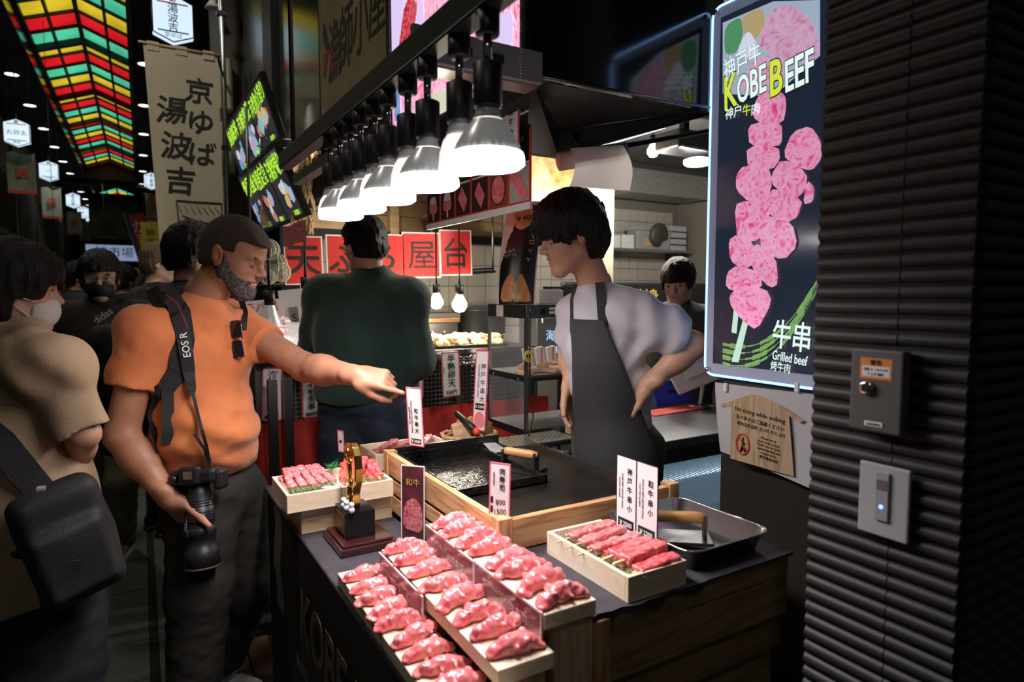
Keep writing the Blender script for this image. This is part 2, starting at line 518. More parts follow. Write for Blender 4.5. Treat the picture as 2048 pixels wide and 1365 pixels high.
arc(MB().b2((.335, 1.0, -.03), (.425, 12, .004)).build('kerb_strip', M_brown, fl))
g = thing('drain_grate', 'dark metal drain grate in the floor beside the red matting', 'grate', (0,0,0)); g.rotation_euler = (0,0,AR)
mb = MB().b2((.43,1.0,-.02), (.44,3.9,.004)).b2((.50,1.0,-.02),(.506,3.9,.004)).b2((.57,1.0,-.02),(.576,3.9,.004)).b2((.63,1.0,-.02),(.64,3.9,.004))
mb.build('grate_frame', M_steeld, g)
mb = MB()
for i in range(190): mb.b2((.44, 1.02+i*.015, -.015), (.63, 1.024+i*.015, .002))
o = mb.build('grate_bar', M_steeld, g); o['kind'] = 'stuff'
tag(MB().b2((.66,3.02,.001), (2.6,4.05,.012)).build('red_mat', M_redmat, None), 'dark red floor mat under the tempura stall front', 'mat')

# ------------------------------------------------------------------ arcade roof of coloured panes
WA, ZE, ZR = .672, 5.50, 5.755
XE0, XR, XE1 = -2*WA, -WA, 0.0
ar = thing('arcade_roof', None, None, kind='structure'); ar.rotation_euler = (0, 0, AR)
PC = {'r': glow('pane_red', (.85,.015,.02), .75), 'y': glow('pane_yellow', (.86,.62,.03), .85), 'g': glow('pane_green', (.10,.72,.42), .8)}
for k, c in (('r', (.9,.02,.03)), ('y', (.95,.68,.05)), ('g', (.12,.78,.47))):
    m = PC[k]; N, L = nodes_of(m); b = N['Principled BSDF']
    t = N.new('ShaderNodeTexNoise'); t.inputs['Scale'].default_value = 1.3; t.inputs['Detail'].default_value = 2
    tc = N.new('ShaderNodeTexCoord'); L.new(tc.outputs['Object'], t.inputs['Vector'])
    mr = N.new('ShaderNodeMapRange'); mr.inputs['From Min'].default_value = .35; mr.inputs['From Max'].default_value = .7
    mr.inputs['To Min'].default_value = .55; mr.inputs['To Max'].default_value = 1.0
    L.new(t.outputs['Fac'], mr.inputs[0]); L.new(mr.outputs[0], b.inputs['Emission Strength'])
def zroof(x): return ZR-(ZR-ZE)*abs(x-XR)/WA
XS = [XE0, XE0+WA*.46, XR, XR+WA*.54, XE1]
seq = 'ygyrgyrgyryrgyrgyrgyrgyrgyrg'
Y0, PITCHY = 10.05, .62
def pane_mesh(x0, x1, c, ov=.62):
    q = .022
    vs = [(x0+q, .03, zroof(x0+q)), (x1-q, .03, zroof(x1-q)), (x1-q, ov-.045, zroof(x1-q)), (x0+q, ov-.045, zroof(x0+q))]
    vs += [(a, b, c_+.012) for a, b, c_ in vs]
    return MB().add(vs, [(3,2,1,0),(4,5,6,7),(0,1,5,4),(1,2,6,5),(2,3,7,6),(3,0,4,7)]).mesh('glass_pane', PC[c])
pm = {}
def roofrow(y, c):
    for i in range(4):
        k = (i, c)
        if k not in pm: pm[k] = pane_mesh(XS[i], XS[i+1], c)
        obj('glass_pane', pm[k], ar, (0, y, 0))
rows = 24
for i in range(rows): roofrow(Y0+i*PITCHY, seq[i])
for i in range(7): roofrow(31.0+i*PITCHY, 'gyrgyrg'[i])
mb = MB()
for x in XS:
    z = zroof(x)
    w_ = .03 if x in (XE0, XR, XE1) else .018
    mb.b2((x-w_, Y0-1.5, z-.05), (x+w_, Y0+rows*PITCHY, z+.01)); mb.b2((x-w_, 30.8, z-.05), (x+w_, 36, z+.01))
mb.build('roof_rib', M_black, ar)
xb = MB()
for (a, b) in ((XE0, XR), (XR, XE1)):
    za, zb = zroof(a), zroof(b)
    vs = [(a,-.02,za-.04),(b,-.02,zb-.04),(b,.02,zb-.04),(a,.02,za-.04)]; vs += [(p,q,r+.05) for p,q,r in vs]
    xb.add(vs, [(3,2,1,0),(4,5,6,7),(0,1,5,4),(1,2,6,5),(2,3,7,6),(3,0,4,7)])
xm = xb.mesh('roof_purlin', M_black)
for i in range(rows+1): obj('roof_purlin', xm, ar, (0, Y0+i*PITCHY-.01, 0))
for i in (5, 10, 14, 19, 23):
    o = obj('roof_arch', xm, ar, (0, Y0+i*PITCHY, -.06)); o.scale = (1, 3.0, 1.0)
# glossy side fascias and soffits
M_fascia = mat('glossy_fascia', (.05,.055,.055), .14, .6)
MB().b2((XE0-.10, 3, ZE-.32), (XE0-.02, 30, ZE+.02)).build('fascia', M_fascia, ar)
MB().b2((XE1+.02, 3, ZE-.32), (XE1+.08, 30, ZE+.02)).build('fascia', M_fascia, ar)
MB().b2((-2.6, 3, ZE-.36), (XE0-.02, 36, ZE-.32)).build('soffit', M_dark, ar)
MB().b2((XE1+.02, 3, ZE-.36), (1.2, 36, ZE-.32)).build('soffit', M_dark, ar)
MB().b2((-2.6, 25.0, ZE-.5), (1.2, 25.3, ZE+.4)).b2((-2.6, 30.4, ZE-.45), (1.2, 30.8, ZE-.05)).build('roof_end_beam', M_dark, ar)
MB().prism([(XE0-.05, ZE-.35), (XE1+.05, ZE-.35), (XE1+.05, ZE-.15), (XR, ZR-.15), (XE0-.05, ZE-.15)], -24.95, -24.7, Matrix.Rotation(R(90), 4, 'X')).build('roof_gable', M_black, ar)
MB().b2((-4, -3, 6.4), (7, 60, 6.5)).build('ceiling', M_darker)['kind'] = 'structure'
M_dl = glow('downlight_glow', (1, .96, .88), 3.0)
dlm = MB().lathe([(.0, -.012), (.10, -.012), (.115, 0), (.115, .01)], 16)
dlr = MB().lathe([(.10, -.013), (.13, -.013), (.13, .012), (.10, .012)], 16, cap=False)
dlm, dlr = dlm.mesh('lens', M_dl), dlr.mesh('rim', M_grey)
ordd = ['nearest','second','third','fourth','fifth','sixth','seventh','eighth','ninth','tenth','eleventh','farthest']
for n, (x, ys) in enumerate(((-1.72, [11.6+2.05*i for i in range(12)]), (.20, [12.0+2.6*i for i in range(6)]))):
    for i, y in enumerate(ys):
        side = 'left soffit of the arcade' if n == 0 else 'right soffit of the arcade'
        t = thing('downlight', ordd[i]+' round recessed downlight in the row along the '+side, 'downlight', A(x, y, ZE-.36), 0, 'downlights in the '+side)
        obj('lens', dlm, t); obj('rim', dlr, t)
# dim light that the downlights shed onto the street, then two added fill spots
for y in (6.5, 11, 17, 24): spot('street_spot', A(-1.2, y, 5.0), A(-.5, y, 0), 110, (1, .93, .82), .15, 120, .8)
spot('street_spot', A(-.9, 2.6, 4.9), A(-.2, 2.5, 0), 60, (1, .90, .76), .2, 120, .9)
spot('street_spot', A(-1.2, -1.6, 4.9), A(.2, 2.0, .8), 34, (1, .92, .82), .2, 90, .9)  # added fill from behind the camera for the stall's front faces, no fitting
spot('street_spot', A(-.5, 3.4, 5.0), A(.15, 5.1, 2.7), 150, (1, .93, .80), .2, 70, .9)  # added spot aimed at the cream banner to brighten it, no fitting

# ------------------------------------------------------------------ walls and shop fronts along the street
wl = MB().b2((-2.75, 2, 0), (-2.6, 60, 6.4)).build('wall_left', M_darker); arc(struct(wl))
wb = MB().b2((-4, 55, 0), (7, 55.2, 6.4)).build('wall_end', M_darker); struct(wb)
wr = MB().b2((1.0, 6.6, 0), (1.2, 55, 6.4)).build('wall_right_far', M_darker); arc(struct(wr))
M_cloth_pic = mat('painted_cloth', (.03,.045,.03), .8, noise=(1.9, (.22,.19,.05), 5))
pc = arc(MB().b2((-1.55, 29.0, 3.55), (.02, 29.03, 5.05)).build('hanging_picture_cloth', M_cloth_pic))
pcr = arc(MB().tube([(-1.4,29.01,5.05),(-1.4,29.01,5.3)], .01, 6).tube([(-.1,29.01,5.05),(-.1,29.01,5.3)], .01, 6).build('hanging_cord', M_black, pc)); pcr.rotation_euler = (0,0,0)
tag(pc, 'dark green and gold painted cloth hung across the arcade far away', 'banner')
# left side shops: eaves, slatted panel, signs
def lshop(y0, y1, z0, x, lab, col):
    t = thing('timber_shop', lab, 'shop', (0,0,0)); t.rotation_euler = (0,0,AR)
    m = mat('shop_'+lab[:14], col, .8, noise=(3, tuple(c*1.6 for c in col), 4))
    MB().b2((x-.4, y0, z0), (x, y1, 4.6)).build('upper_wall', m, t)
    MB().b2((x-.1, y0, z0-.10), (x+.22, y1, z0)).build('eave', M_dark, t)
    mb = MB()
    for i in range(int((y1-y0)/.3)): mb.b2((x+.02, y0+i*.3, z0+.02), (x+.05, y0+.05+i*.3, 3.6))
    mb.build('slat', M_dark, t)
    MB().b2((x-.4, y0+.1, 0), (x-.1, y1-.1, .9)).build('counter', m, t)
    return t
lshop(5.0, 9.6, 2.15, -2.05, 'dark timber shop front nearest on the left of the street', (.035,.033,.03))
lshop(10.2, 15, 2.5, -2.0, 'second dark shop front on the left, past the slatted white panel', (.03,.03,.032))
lshop(15.5, 24, 2.4, -2.0, 'grey shop front far down the left side of the street', (.05,.05,.05))
t = thing('slatted_screen', 'pale slatted lit screen among the dark shop fronts on the left', 'screen', A(-1.75, 10.0, 0)); t.rotation_euler=(0,0,AR)
MB().b2((-.02, 0, 1.9), (0, 1.0, 3.0)).build('backing', mat('lit_paper', (.6,.62,.65), .7, emit=(.6,.65,.75), es=.25), t)
for i in range(6): MB().b2((.0, .05+i*.16, 2.1), (.03, .13+i*.16, 2.9)).build('slat', M_black, t)
# right side: pillar, boxes, pipes, glossy fascia boards
pl = MB().b2((.74, 5.75, 0), (1.05, 6.6, 6.3)).build('pillar', mat('pillar_render', (.085,.07,.055), .8, noise=(2, (.11,.09,.07), 4))); struct(pl)
for z, l in ((2.95, 'upper'), (2.45, 'lower')):
    t = thing('junction_box', l+' beige metal box fixed on the pillar behind the menu screens', 'box', (.69, 5.75, z))
    MB().b2((-.12, -.14, 0), (.10, 0, .40)).build('cover', M_beige, t, bevel=.012)
    MB().b2((-.10, -.145, .18), (-.085, -.139, .22)).build('latch', M_steeld, t)
t = thing('conduit_pipe', 'thin steel conduit running up beside the dark pillar', 'pipe', (.70, 5.45, 0))
MB().tube([(0,0,.1), (0,0,6)], .02, 8).build('pipe', M_steel, t)
for z in (2.6, 3.6, 4.5): MB().b2((-.035,-.03,z), (.035,.03,z+.03)).build('clip', M_steeld, t)
# dark wall behind the fascia
sw = MB().b2((.92, 1.35, 2.02), (1.0, 6.6, 6.3)).build('wall_right', M_darker); struct(sw)
M_gl1 = mat('glossy_green_glass', (.10,.12,.10), .22, .5)
M_gl2 = mat('glossy_dark_panel', (.10,.115,.12), .16, .75)
t = thing('reflective_board', 'tall glossy panel reflecting the coloured roof beside the black post', 'panel', (.90, 4.7, 2.3))
MB().b2((-.02, 0, 0), (0, .46, 2.6)).build('pane', M_gl1, t); MB().b2((-.02, .47, 0), (0, .93, 2.6)).build('pane', M_gl1, t)
MB().b2((-.03, -.02, 2.6), (0, .95, 2.63)).build('rail', M_black, t); MB().b2((-.03, -.02, -.03), (0, .95, 0)).build('rail', M_black, t)
bp_ = MB().b2((.84, 4.34, 2.2), (.95, 4.62, 6.2)).build('trim_1', M_black); struct(bp_)
t = thing('fascia_panel', 'dark glossy metal panel left of the painted fisherman sign', 'panel', (.90, 3.36, 2.2))
MB().b2((-.02, 0, 0), (0, .92, 2.0)).build('sheet', M_gl2, t, bevel=.004)
MB().b2((-.04, -.02, -.03), (0, .94, .0)).build('edge_rail', M_black, t)
# ------------------------------------------------------------------ lanterns and flags over the street
M_lan = mat('lantern_face', (.8,.85,.9), .5, emit=(.66,.83,1.0), es=1.05)
M_lann = mat('lantern_ink', (.01,.012,.02), .5)
M_lanr = mat('lantern_red', (.5,.05,.04), .5, emit=(.5,.08,.05), es=.4)
M_lang = mat('lantern_green', (.03,.22,.12), .5, emit=(.03,.2,.1), es=.4)
def lantern(x, y, z, w, lines, lab, near=False):
    h = w*1.28
    t = thing('hexagon_lantern', lab, 'lantern', M=Matrix.Translation(A(x, y, z)) @ Matrix.Rotation(AR, 4, 'Z') @ Matrix.Rotation(R(90), 4, 'X'), group=None)
    pts = [(-w/2, -h*.34), (0, -h/2), (w/2, -h*.34), (w/2, h*.34), (0, h/2), (-w/2, h*.34)]
    MB().prism(pts, -.10, 0, None).build('lantern_body', M_lan, t)
    mb = MB()
    for i in range(6):
        a, b = pts[i], pts[(i+1) % 6]
        mb.tube([(a[0], a[1], .0), (b[0], b[1], .0)], w*.018, 6); mb.tube([(a[0], a[1], -.1), (b[0], b[1], -.1)], w*.018, 6)
    mb.build('rim', M_black, t)
    MB().b2((-w*.38, h*.29, 0), (w*.38, h*.32, .003)).build('stripe', M_lanr, t)
    MB().b2((-w*.38, -h*.30, 0), (w*.38, -h*.27, .003)).build('stripe', M_lang, t)
    MB().tube([(0, h/2, -.05), (0, max(h/2+.3, 5.16-z), -.05)], .008, 6).build('hanger', M_black, t)
    text('錦', w*.16, M_lann, t, 0, h*.39, .004, bold=.02)
    n = len(lines[0])
    if lines[1] == 'v': text(lines[0], w*.27, M_lann, t, 0, h*.0, .004, vertical=True, step=.95, bold=.01)
    else: text(lines[0], w*.27, M_lann, t, 0, 0, .004)
    if len(lines) > 2: text(lines[2], w*.15, M_lann, t, 0, -h*.36, .004)
    return t
def lant(px, py, wpx, lines, lab):
    a = (px-1024)/FPX; w = .32; D = FPX*w*(.857-a*.515)/wpx
    p = dep(px, py, D); M0 = Matrix.Rotation(-AR, 3, 'Z') @ p
    return lantern(M0.x, M0.y, M0.z, w, lines, lab)
lant(33, 265, 53, ('丸弥太', 'h', '鮮魚'), 'glowing hexagonal lantern lettered in a row, nearest on the left of the street')
lant(97, 342, 39, ('一', 'h', '京都'), 'nearly blank glowing hexagonal lantern, second on the left')
lant(146, 401, 29, ('京丹後', 'v', '錦'), 'glowing hexagonal lantern with a column of letters, third on the left')
lant(166, 425, 23, ('大', 'h', '錦'), 'fourth glowing hexagonal lantern on the left, partly behind the third')
lant(181, 441, 18, ('水', 'h', '錦'), 'farthest small glowing hexagonal lantern on the left')
lant(346, 36, 82, ('湯波吉', 'v', '京ゆば'), 'large glowing hexagonal lantern above the cream banner')
lant(303, 362, 30, ('海鮮焼', 'v', '錦'), 'small glowing hexagonal lantern far off on the right of the street')
M_flag = mat('flag_cloth', (.30,.34,.28), .8, noise=(9, (.24,.28,.25), 3)); M_flagd = mat('flag_cloth_dark', (.22,.24,.16), .8, noise=(14, (.12,.14,.09), 2, (.2,.2,3)))
M_flagr = mat('flag_red', (.45,.05,.035), .7)
def flag(x, y, z, w, h, lab, m=None):
    t = thing('hanging_flag', lab, 'flag', M=Matrix.Translation(A(x, y, z)) @ Matrix.Rotation(AR, 4, 'Z') @ Matrix.Rotation(R(90), 4, 'X'))
    MB().grid(lambda u, v: (w*(u-.5), -h*v, .015*math.sin(u*7+v*3)), 8, 8).build('cloth', m or M_flag, t)
    MB().b2((-w/2, -h, -.012), (w/2, -h*.92, .02)).build('hem', M_flagr, t)
    MB().tube([(-w/2-.03, .0, 0), (w/2+.03, 0, 0)], .01, 6).build('rod', M_black, t)
    MB().tube([(-w*.4, 0, 0), (-w*.4, 5.16-z, 0)], .004, 5).build('cord', M_black, t); MB().tube([(w*.4, 0, 0), (w*.4, 5.16-z, 0)], .004, 5).build('cord', M_black, t)
    text('錦', w*.50, M_flagr, t, 0, -h*.47, .025, bold=.012)
    return t
def flg(px, py, wpx, hpx, lab, m=None):
    a = (px-1024)/FPX; w = .36; D = FPX*w*(.857-a*.515)/wpx
    p = dep(px, py-hpx/2, D); M0 = Matrix.Rotation(-AR, 3, 'Z') @ p
    return flag(M0.x, M0.y, M0.z, w, hpx/FPX*D, lab, m)
flg(41, 346, 58, 82, 'striped olive flag with a red character under the nearest left lantern', M_flagd)
flg(102, 406, 40, 62, 'pale flag with a red character under the second left lantern')
flg(148, 447, 30, 46, 'pale flag with a red character under the third left lantern')
flg(168, 463, 22, 40, 'small dim flag with a red character, fourth on the left')
flg(308, 415, 36, 52, 'pale flag with a red character on the right, beside the cream banner')
flg(300, 452, 32, 36, 'short flag below another flag on the right, beside the cream banner')
# cream banner
t = thing('shop_banner', 'long cream cloth banner with black brush lettering and a framed drawing', 'banner', M=face_cam((.388, 5.06, 3.16)))
M_cream = mat('cream_cloth', (.48,.42,.31), .85, noise=(3, (.44,.39,.29), 4), bump=(9, .1))
bw, bh = .455, 1.56
MB().grid(lambda u, v: (bw*(u-.5)*(1-.10*v)+.035*v, -bh*v, .002*math.sin(u*5+v*2.2)), 14, 30).build('cloth', M_cream, t)
MB().tube([(-bw/2-.03, .012, 0), (bw/2+.02, .012, 0)], .011, 8).build('rod', mat('bamboo', (.45,.30,.14), .5), t)
MB().tube([(bw/2, .012, 0), (.36, .03, -.69)], .010, 6).build('bracket', M_black, t)
for sx in (-.17, .0, .17): MB().b2((sx-.035, -.03, -.006), (sx+.035, .03, .006)).build('loop', M_cream, t)
for i, ch in enumerate('京ゆば'): text(ch, .18, M_ink, t, .100+.006*i, -.25-.215*i, .0045, bold=.008, sx=1.05, shear=.08)
for i, ch in enumerate('湯波吉'): text(ch, .195, M_ink, t, -.072+.02*i, -.41-.235*i, .0045, bold=.016, shear=.1)
mb = MB()
fx0, fx1, fy0, fy1 = -.065, .222, -1.02, -1.36
for a, b in (((fx0,fy0),(fx1,fy0)), ((fx1,fy0),(fx1-.01,fy1)), ((fx1-.01,fy1),(fx0+.02,fy1-.01)), ((fx0+.02,fy1-.01),(fx0,fy0))):
    mb.tube([(a[0],a[1],.003), (b[0],b[1],.003)], .0045, 5)
rr = random.Random(3)
for i in range(11):                                     # ink roofs of the little drawing
    x, y = fx0+.02+rr.random()*.05, fy0-.10-i*.018
    mb.tube([(x,y,.003), (x+.10,y-.05+rr.random()*.03,.003), (x+.2,y-.03-rr.random()*.05,.003)], .0026, 4)
    mb.tube([(x+.16,y-.09,.003), (x+.11,y-.02,.003)], .0022, 4)
for i in range(7): mb.tube([(fx0+.01+i*.038, fy0-.03, .003), (fx0+.03+i*.042, fy0-.085, .003)], .002, 4)
mb.build('ink_drawing', M_ink, t)
# white lamps and odd signs behind the banner
for i, (x, y, z) in enumerate(((.66,5.6,3.70),(.66,5.3,3.86))):
    t = thing('shade_lamp', ('lower','upper')[i]+' small white conical lamp hanging beside the pillar', 'lamp', (x, y, z))
    MB().lathe([(.02,.10),(.025,.05),(.06,0),(.055,-.002)], 16).build('shade', M_white, t)
    MB().lathe([(0,.0),(.05,.0),(.05,.006)], 16).build('bulb', glow('shade_bulb', (1,.95,.85), 4), t)
    MB().tube([(0,0,.1),(0,0,.7)], .006, 6).build('cord', M_black, t)
t = thing('slanted_flag', 'slanted red shop flag with white lettering far down the right side', 'flag', M=Matrix.Translation(A(-.05, 14.0, 3.0)) @ Matrix.Rotation(R(90),4,'X') @ Matrix.Rotation(R(14),4,'Z'))
MB().b2((-.16,-1.5,-.005),(.16,0,.005)).build('cloth', mat('navy_cloth', (.03,.06,.09), .8), t)
MB().b2((-.10,-.95,.005),(.14,-.05,.008)).build('red_field', M_flagr, t)
MB().tube([(-.17,.05,0),(-.17,-3.05,0)], .012, 6).build('pole', M_steeld, t); text('かき小', .26, M_paper, t, .02, -.5, .01, vertical=True, step=.9)
t = thing('small_sign', 'small yellow sign beside the slanted red flag', 'sign', M=Matrix.Translation(A(.18, 12.6, 2.7)) @ Matrix.Rotation(R(90),4,'X'))
MB().b2((-.14,-.5,-.02),(.14,0,0)).build('board', mat('yellow_board', (.45,.33,.03), .6), t); text('錦市', .14, M_ink, t, 0, -.25, .002, vertical=True); MB().tube([(0,-.5,-.01),(0,-2.7,-.01)], .012, 6).build('pole', M_steeld, t)
t = thing('light_sign', 'pale blue illuminated shop sign under the painted cloth far away', 'sign', M=Matrix.Translation(A(-.75, 27.0, 2.95)) @ Matrix.Rotation(R(90),4,'X'))
MB().b2((-.85,-.30,-.1),(.8,.25,0)).build('panel', mat('far_sign', (.3,.35,.5), .6, emit=(.35,.45,.75), es=.5, noise=(5,(.8,.8,.9),4)), t)
text('錦市場', .4, M_ink, t, 0, 0, .01); MB().tube([(-.7,.25,-.05),(-.7,2.2,-.05)], .01, 5).build('hanger', M_black, t); MB().tube([(.7,.25,-.05),(.7,2.2,-.05)], .01, 5).build('hanger', M_black, t)
for i, (x, y, z) in enumerate(((-1.75,8.2,2.28),(-1.72,9.2,2.32),(-1.7,10.6,2.22),(-1.1,12,2.0),(-.5,21,2.0),(-.9,24,2.4))):
    t = thing('shop_lamp', ['bare white lamp bulb under the eave of the dark left shops, nearest','second bare lamp bulb under the left eave','third bare lamp bulb under the left eave','lone lamp bulb above the crowd on the left','tiny distant lamp in the middle of the street','tiny far lamp under the painted cloth'][i], 'lamp', A(x,y,z))
    MB().ell((0,0,0), (.035,.035,.045)).build('bulb', glow('shop_bulb', (.9,.95,1), 3.5), t)
    MB().tube([(0,0,.03),(0,0,.12)], .012, 6).build('socket', M_black, t); MB().tube([(0,0,.12),(0,0,5.55-z if x > -1.5 else 5.14-z)], .004, 5).build('cord', M_black, t)
# ------------------------------------------------------------------ ribbed pillar at the right
t = thing('ribbed_pillar', 'dark ribbed tile pillar at the right edge, closest to the viewer', 'pillar', (0,0,0))
PX, PY0, PY1, PYS = 1.0, .430, .665, .528
MB().b2((PX+.004, PY0+.004, 0), (1.7, PY1, 4.2)).build('core', mat('pillar_core', (.012,.011,.011), .8), t)
PIT = .0238
def rib_mesh(L, name):
    mb = MB(); n = 6; vs = []; r = PIT*.5-.0012
    for k in range(n+1):
        a = math.pi*k/n; vs += [(-math.sin(a)*r*.9, 0, math.cos(a)*r), (-math.sin(a)*r*.9, L, math.cos(a)*r)]
    fs = [(2*k, 2*k+1, 2*k+3, 2*k+2) for k in range(n)]
    mb.add(vs, fs, 0, True); mb.add([vs[2*k] for k in range(n+1)], [list(range(n+1))[::-1]]); mb.add([vs[2*k+1] for k in range(n+1)], [list(range(n+1))])
    return mb.mesh(name, M_carbon)
rmA, rmB, rmC = rib_mesh(PY1-PYS-.002, 'rib_tile'), rib_mesh(PYS-PY0-.002, 'rib_tile'), rib_mesh(.52, 'rib_tile')
for i in range(64):
    z = .62+i*PIT
    obj('rib_tile', rmA, t, (PX+.006, PYS+.001, z)); obj('rib_tile', rmB, t, (PX+.006+random.uniform(-.0006,.0006), PY0+.001, z+.0006))
    obj('rib_tile', rmC, t, (PX+.53, PY0+.004, z), (0, 0, R(90)))
kb = thing('key_switch_box', 'grey metal key switch box with orange sticker on the ribbed pillar', 'switch box', M=face_street((PX-.008, (.582+.503)/2, 1.351)))
MB().b2((-.0395,-.063,0), (.0395,.063,.022)).build('housing', mat('box_grey', (.10,.095,.09), .5), kb, bevel=.003)
MB().b2((-.024,.018,.022), (.024,.05,.0225)).build('sticker', mat('sticker_orange', (.72,.25,.03), .5), kb)
MB().b2((-.021,.022,.0225), (.021,.038,.0230)).build('sticker_panel', M_paper, kb)
text('警告', .009, M_ink, kb, 0, .0435, .0232); text('注意 キースイッチ', .0045, M_ink, kb, 0, .033, .0234); text('↑ 上下 操作', .0045, M_ink, kb, 0, .026, .0234)
MB().lathe([(.011,0),(.011,.006),(.008,.008),(0,.008)], 18, (-.012,.004,.022)).build('key_lock', M_chrome, kb)
MB().b2((-.0135,.001,.0295), (-.0105,.008,.0305)).build('key_slot', M_ink, kb)
MB().b2((-.014,-.055,.022), (.014,-.047,.0235)).build('maker_plate', M_white, kb, bevel=.002); text('SANWA', .006, mat('navy_ink', (.02,.03,.15), .5), kb, 0, -.051, .0238)
sw_ = thing('wall_switch', 'white wall switch plate with a blue light on the ribbed pillar', 'switch', M=face_street((PX-.008, (.57+.494)/2, 1.180)))
MB().b2((-.038,-.056,0), (.038,.056,.007)).build('plate', mat('switch_white', (.42,.42,.43), .4), sw_, bevel=.002)
MB().b2((-.010,-.030,.007), (.010,.046,.011)).build('rocker', mat('switch_rocker', (.34,.34,.36), .4), sw_, bevel=.001)
MB().b2((-.008,.018,.011), (.008,.034,.0115)).build('label', mat('switch_label', (.16,.13,.12), .5), sw_)
MB().lathe([(.003,0),(.003,.001),(0,.001)], 12, (0,-.008,.011)).build('pilot_lamp', glow('pilot_blue', (.1,.2,1.0), 6), sw_)

# ------------------------------------------------------------------ lightbox sign, poster
SX, SY0, SY1, SZ0, SZ1 = 1.45, .88, 1.315, 1.262, 2.30
yc, zc = (SY0+SY1)/2, (SZ0+SZ1)/2
hw, hh = (SY1-SY0)/2, (SZ1-SZ0)/2
lb = thing('illuminated_sign', 'tall illuminated beef skewer sign between the pillar and the hood', 'sign', M=face_street((SX, yc, zc)))
def S(px, py):
    p = onx(px, py, SX); return (yc-p.y, p.z-zc)
def Z4(x, y): return S(1400+x*.5859, y*.5859)
def rrect(w, h, r, n=5):
    pts = []
    for cx, cy, a0 in ((w-r, h-r, 0), (-w+r, h-r, 90), (-w+r, -h+r, 180), (w-r, -h+r, 270)):
        for k in range(n+1):
            a = R(a0+90*k/n); pts.append((cx+r*math.cos(a), cy+r*math.sin(a)))
    return pts
MB().prism(rrect(hw, hh, .03), -.03, -.004).build('acrylic_frame', mat('frosted_acrylic', (.30,.31,.36), .25, emit=(.30,.36,.55), es=.25), lb)
M_led = glow('led_blue', (.25,.50,1.0), 3.0)
out = rrect(hw, hh, .03)
MB().tube([(x, y, -.004) for x, y in out]+[(out[0][0], out[0][1], -.004)], .0035, 6).build('led_edge', M_led, lb)
fw0, fh0 = hw-.032, hh-.035
MB().b2((-fw0,-fh0,-.004), (fw0,fh0,0)).build('print_panel', mat('sign_navy', (.01,.012,.02), .12, emit=(.02,.03,.055), es=.6), lb)
M_smeat = marble('sign_meat', (.72,.055,.22), (.82,.40,.62), 30, .5, .2, .74, coat=0, width=.20)
M_smeat2 = marble('sign_meat_pale', (.62,.20,.38), (.75,.48,.68), 26, .5, .2, .70, coat=0, width=.2)
def poly(name, pts, m, par, z=.0006, d=.0004, conv=None):
    c = conv or (lambda x, y: (x, y))
    q = [c(*p) for p in pts]
    ar_ = sum(q[i][0]*q[(i+1) % len(q)][1]-q[(i+1) % len(q)][0]*q[i][1] for i in range(len(q)))
    if ar_ < 0: q = q[::-1]
    q = [(min(max(x, -9), 9), y) for x, y in q]
    return MB().prism(q, z-d, z).build(name, m, par)
def blob(pts, n=3, amp=.0):
    """round a polygon by corner cutting"""
    for _ in range(n-1):
        q = []
        for i in range(len(pts)):
            a, b = pts[i], pts[(i+1) % len(pts)]
            q += [(a[0]*.8+b[0]*.2, a[1]*.8+b[1]*.2), (a[0]*.2+b[0]*.8, a[1]*.2+b[1]*.8)]
        pts = q
    return pts
poly('food_picture', [(78,78),(78,320),(250,330),(410,190),(410,0),(250,5)], mat('sign_sky', (.2,.25,.3), .15, emit=(.45,.55,.70), es=.7), lb, .0006, conv=Z4)
poly('vegetable_picture', blob([(85,190),(85,90),(140,55),(150,110),(130,180)]), mat('sign_green', (.1,.3,.1), .2, emit=(.10,.36,.16), es=.7, noise=(50,(.02,.12,.05),4)), lb, .0012, conv=Z4)
poly('vegetable_picture', blob([(140,60),(215,20),(225,80),(190,140),(150,120)]), mat('sign_yellow', (.5,.4,.1), .2, emit=(.55,.42,.22), es=.7), lb, .0014, conv=Z4)
poly('dish_picture', blob([(120,190),(165,95),(200,160),(195,200)]), mat('sign_white', (.6,.6,.7), .2, emit=(.75,.80,1.0), es=.75), lb, .0016, conv=Z4)
poly('steak_picture', blob([(205,130),(235,40),(300,12),(375,55),(412,150),(405,200),(300,215),(200,160)]), M_smeat2, lb, .0018, conv=Z4)
poly('steak_picture', blob([(130,290),(200,180),(310,215),(300,260),(160,320)]), M_smeat2, lb, .0016, conv=Z4)
M_sstick = glow('sign_stick', (.62,.95,.72), .85)
poly('skewer_stick', [(118,1040),(135,1040),(125,1140),(108,1135)], M_sstick, lb, .0010, conv=Z4)
poly('skewer_stick', [(148,1090),(166,1098),(132,1238),(108,1236)], M_sstick, lb, .0010, conv=Z4)
cubes = [[(190,345),(215,310),(260,305),(292,325),(295,370),(285,420),(215,425),(180,400)],[(165,430),(215,415),(280,420),(282,480),(270,500),(170,500)],
 [(160,500),(270,500),(275,545),(250,580),(165,575)],[(125,600),(150,565),(235,570),(250,620),(230,690),(170,692),(125,650)],
 [(120,700),(160,685),(240,695),(240,740),(210,822),(130,825)],[(100,820),(130,800),(185,825),(190,900),(150,922),(105,890)],
 [(95,930),(130,905),(210,930),(215,985),(150,1000),(90,985)],[(285,530),(320,450),(380,430),(415,480),(420,540),(385,585),(330,570)],
 [(245,600),(285,540),(370,590),(365,650),(330,680),(255,640)],[(355,700),(370,615),(395,640),(390,690)],[(220,680),(260,640),(355,680),(340,740),(300,762),(235,730)],
 [(205,760),(235,735),(320,760),(338,840),(290,890),(215,860)],[(175,850),(205,830),(265,880),(272,970),(245,985),(185,925)],[(105,1010),(135,980),(230,985),(252,1030),(200,1130),(150,1095),(110,1045)]]
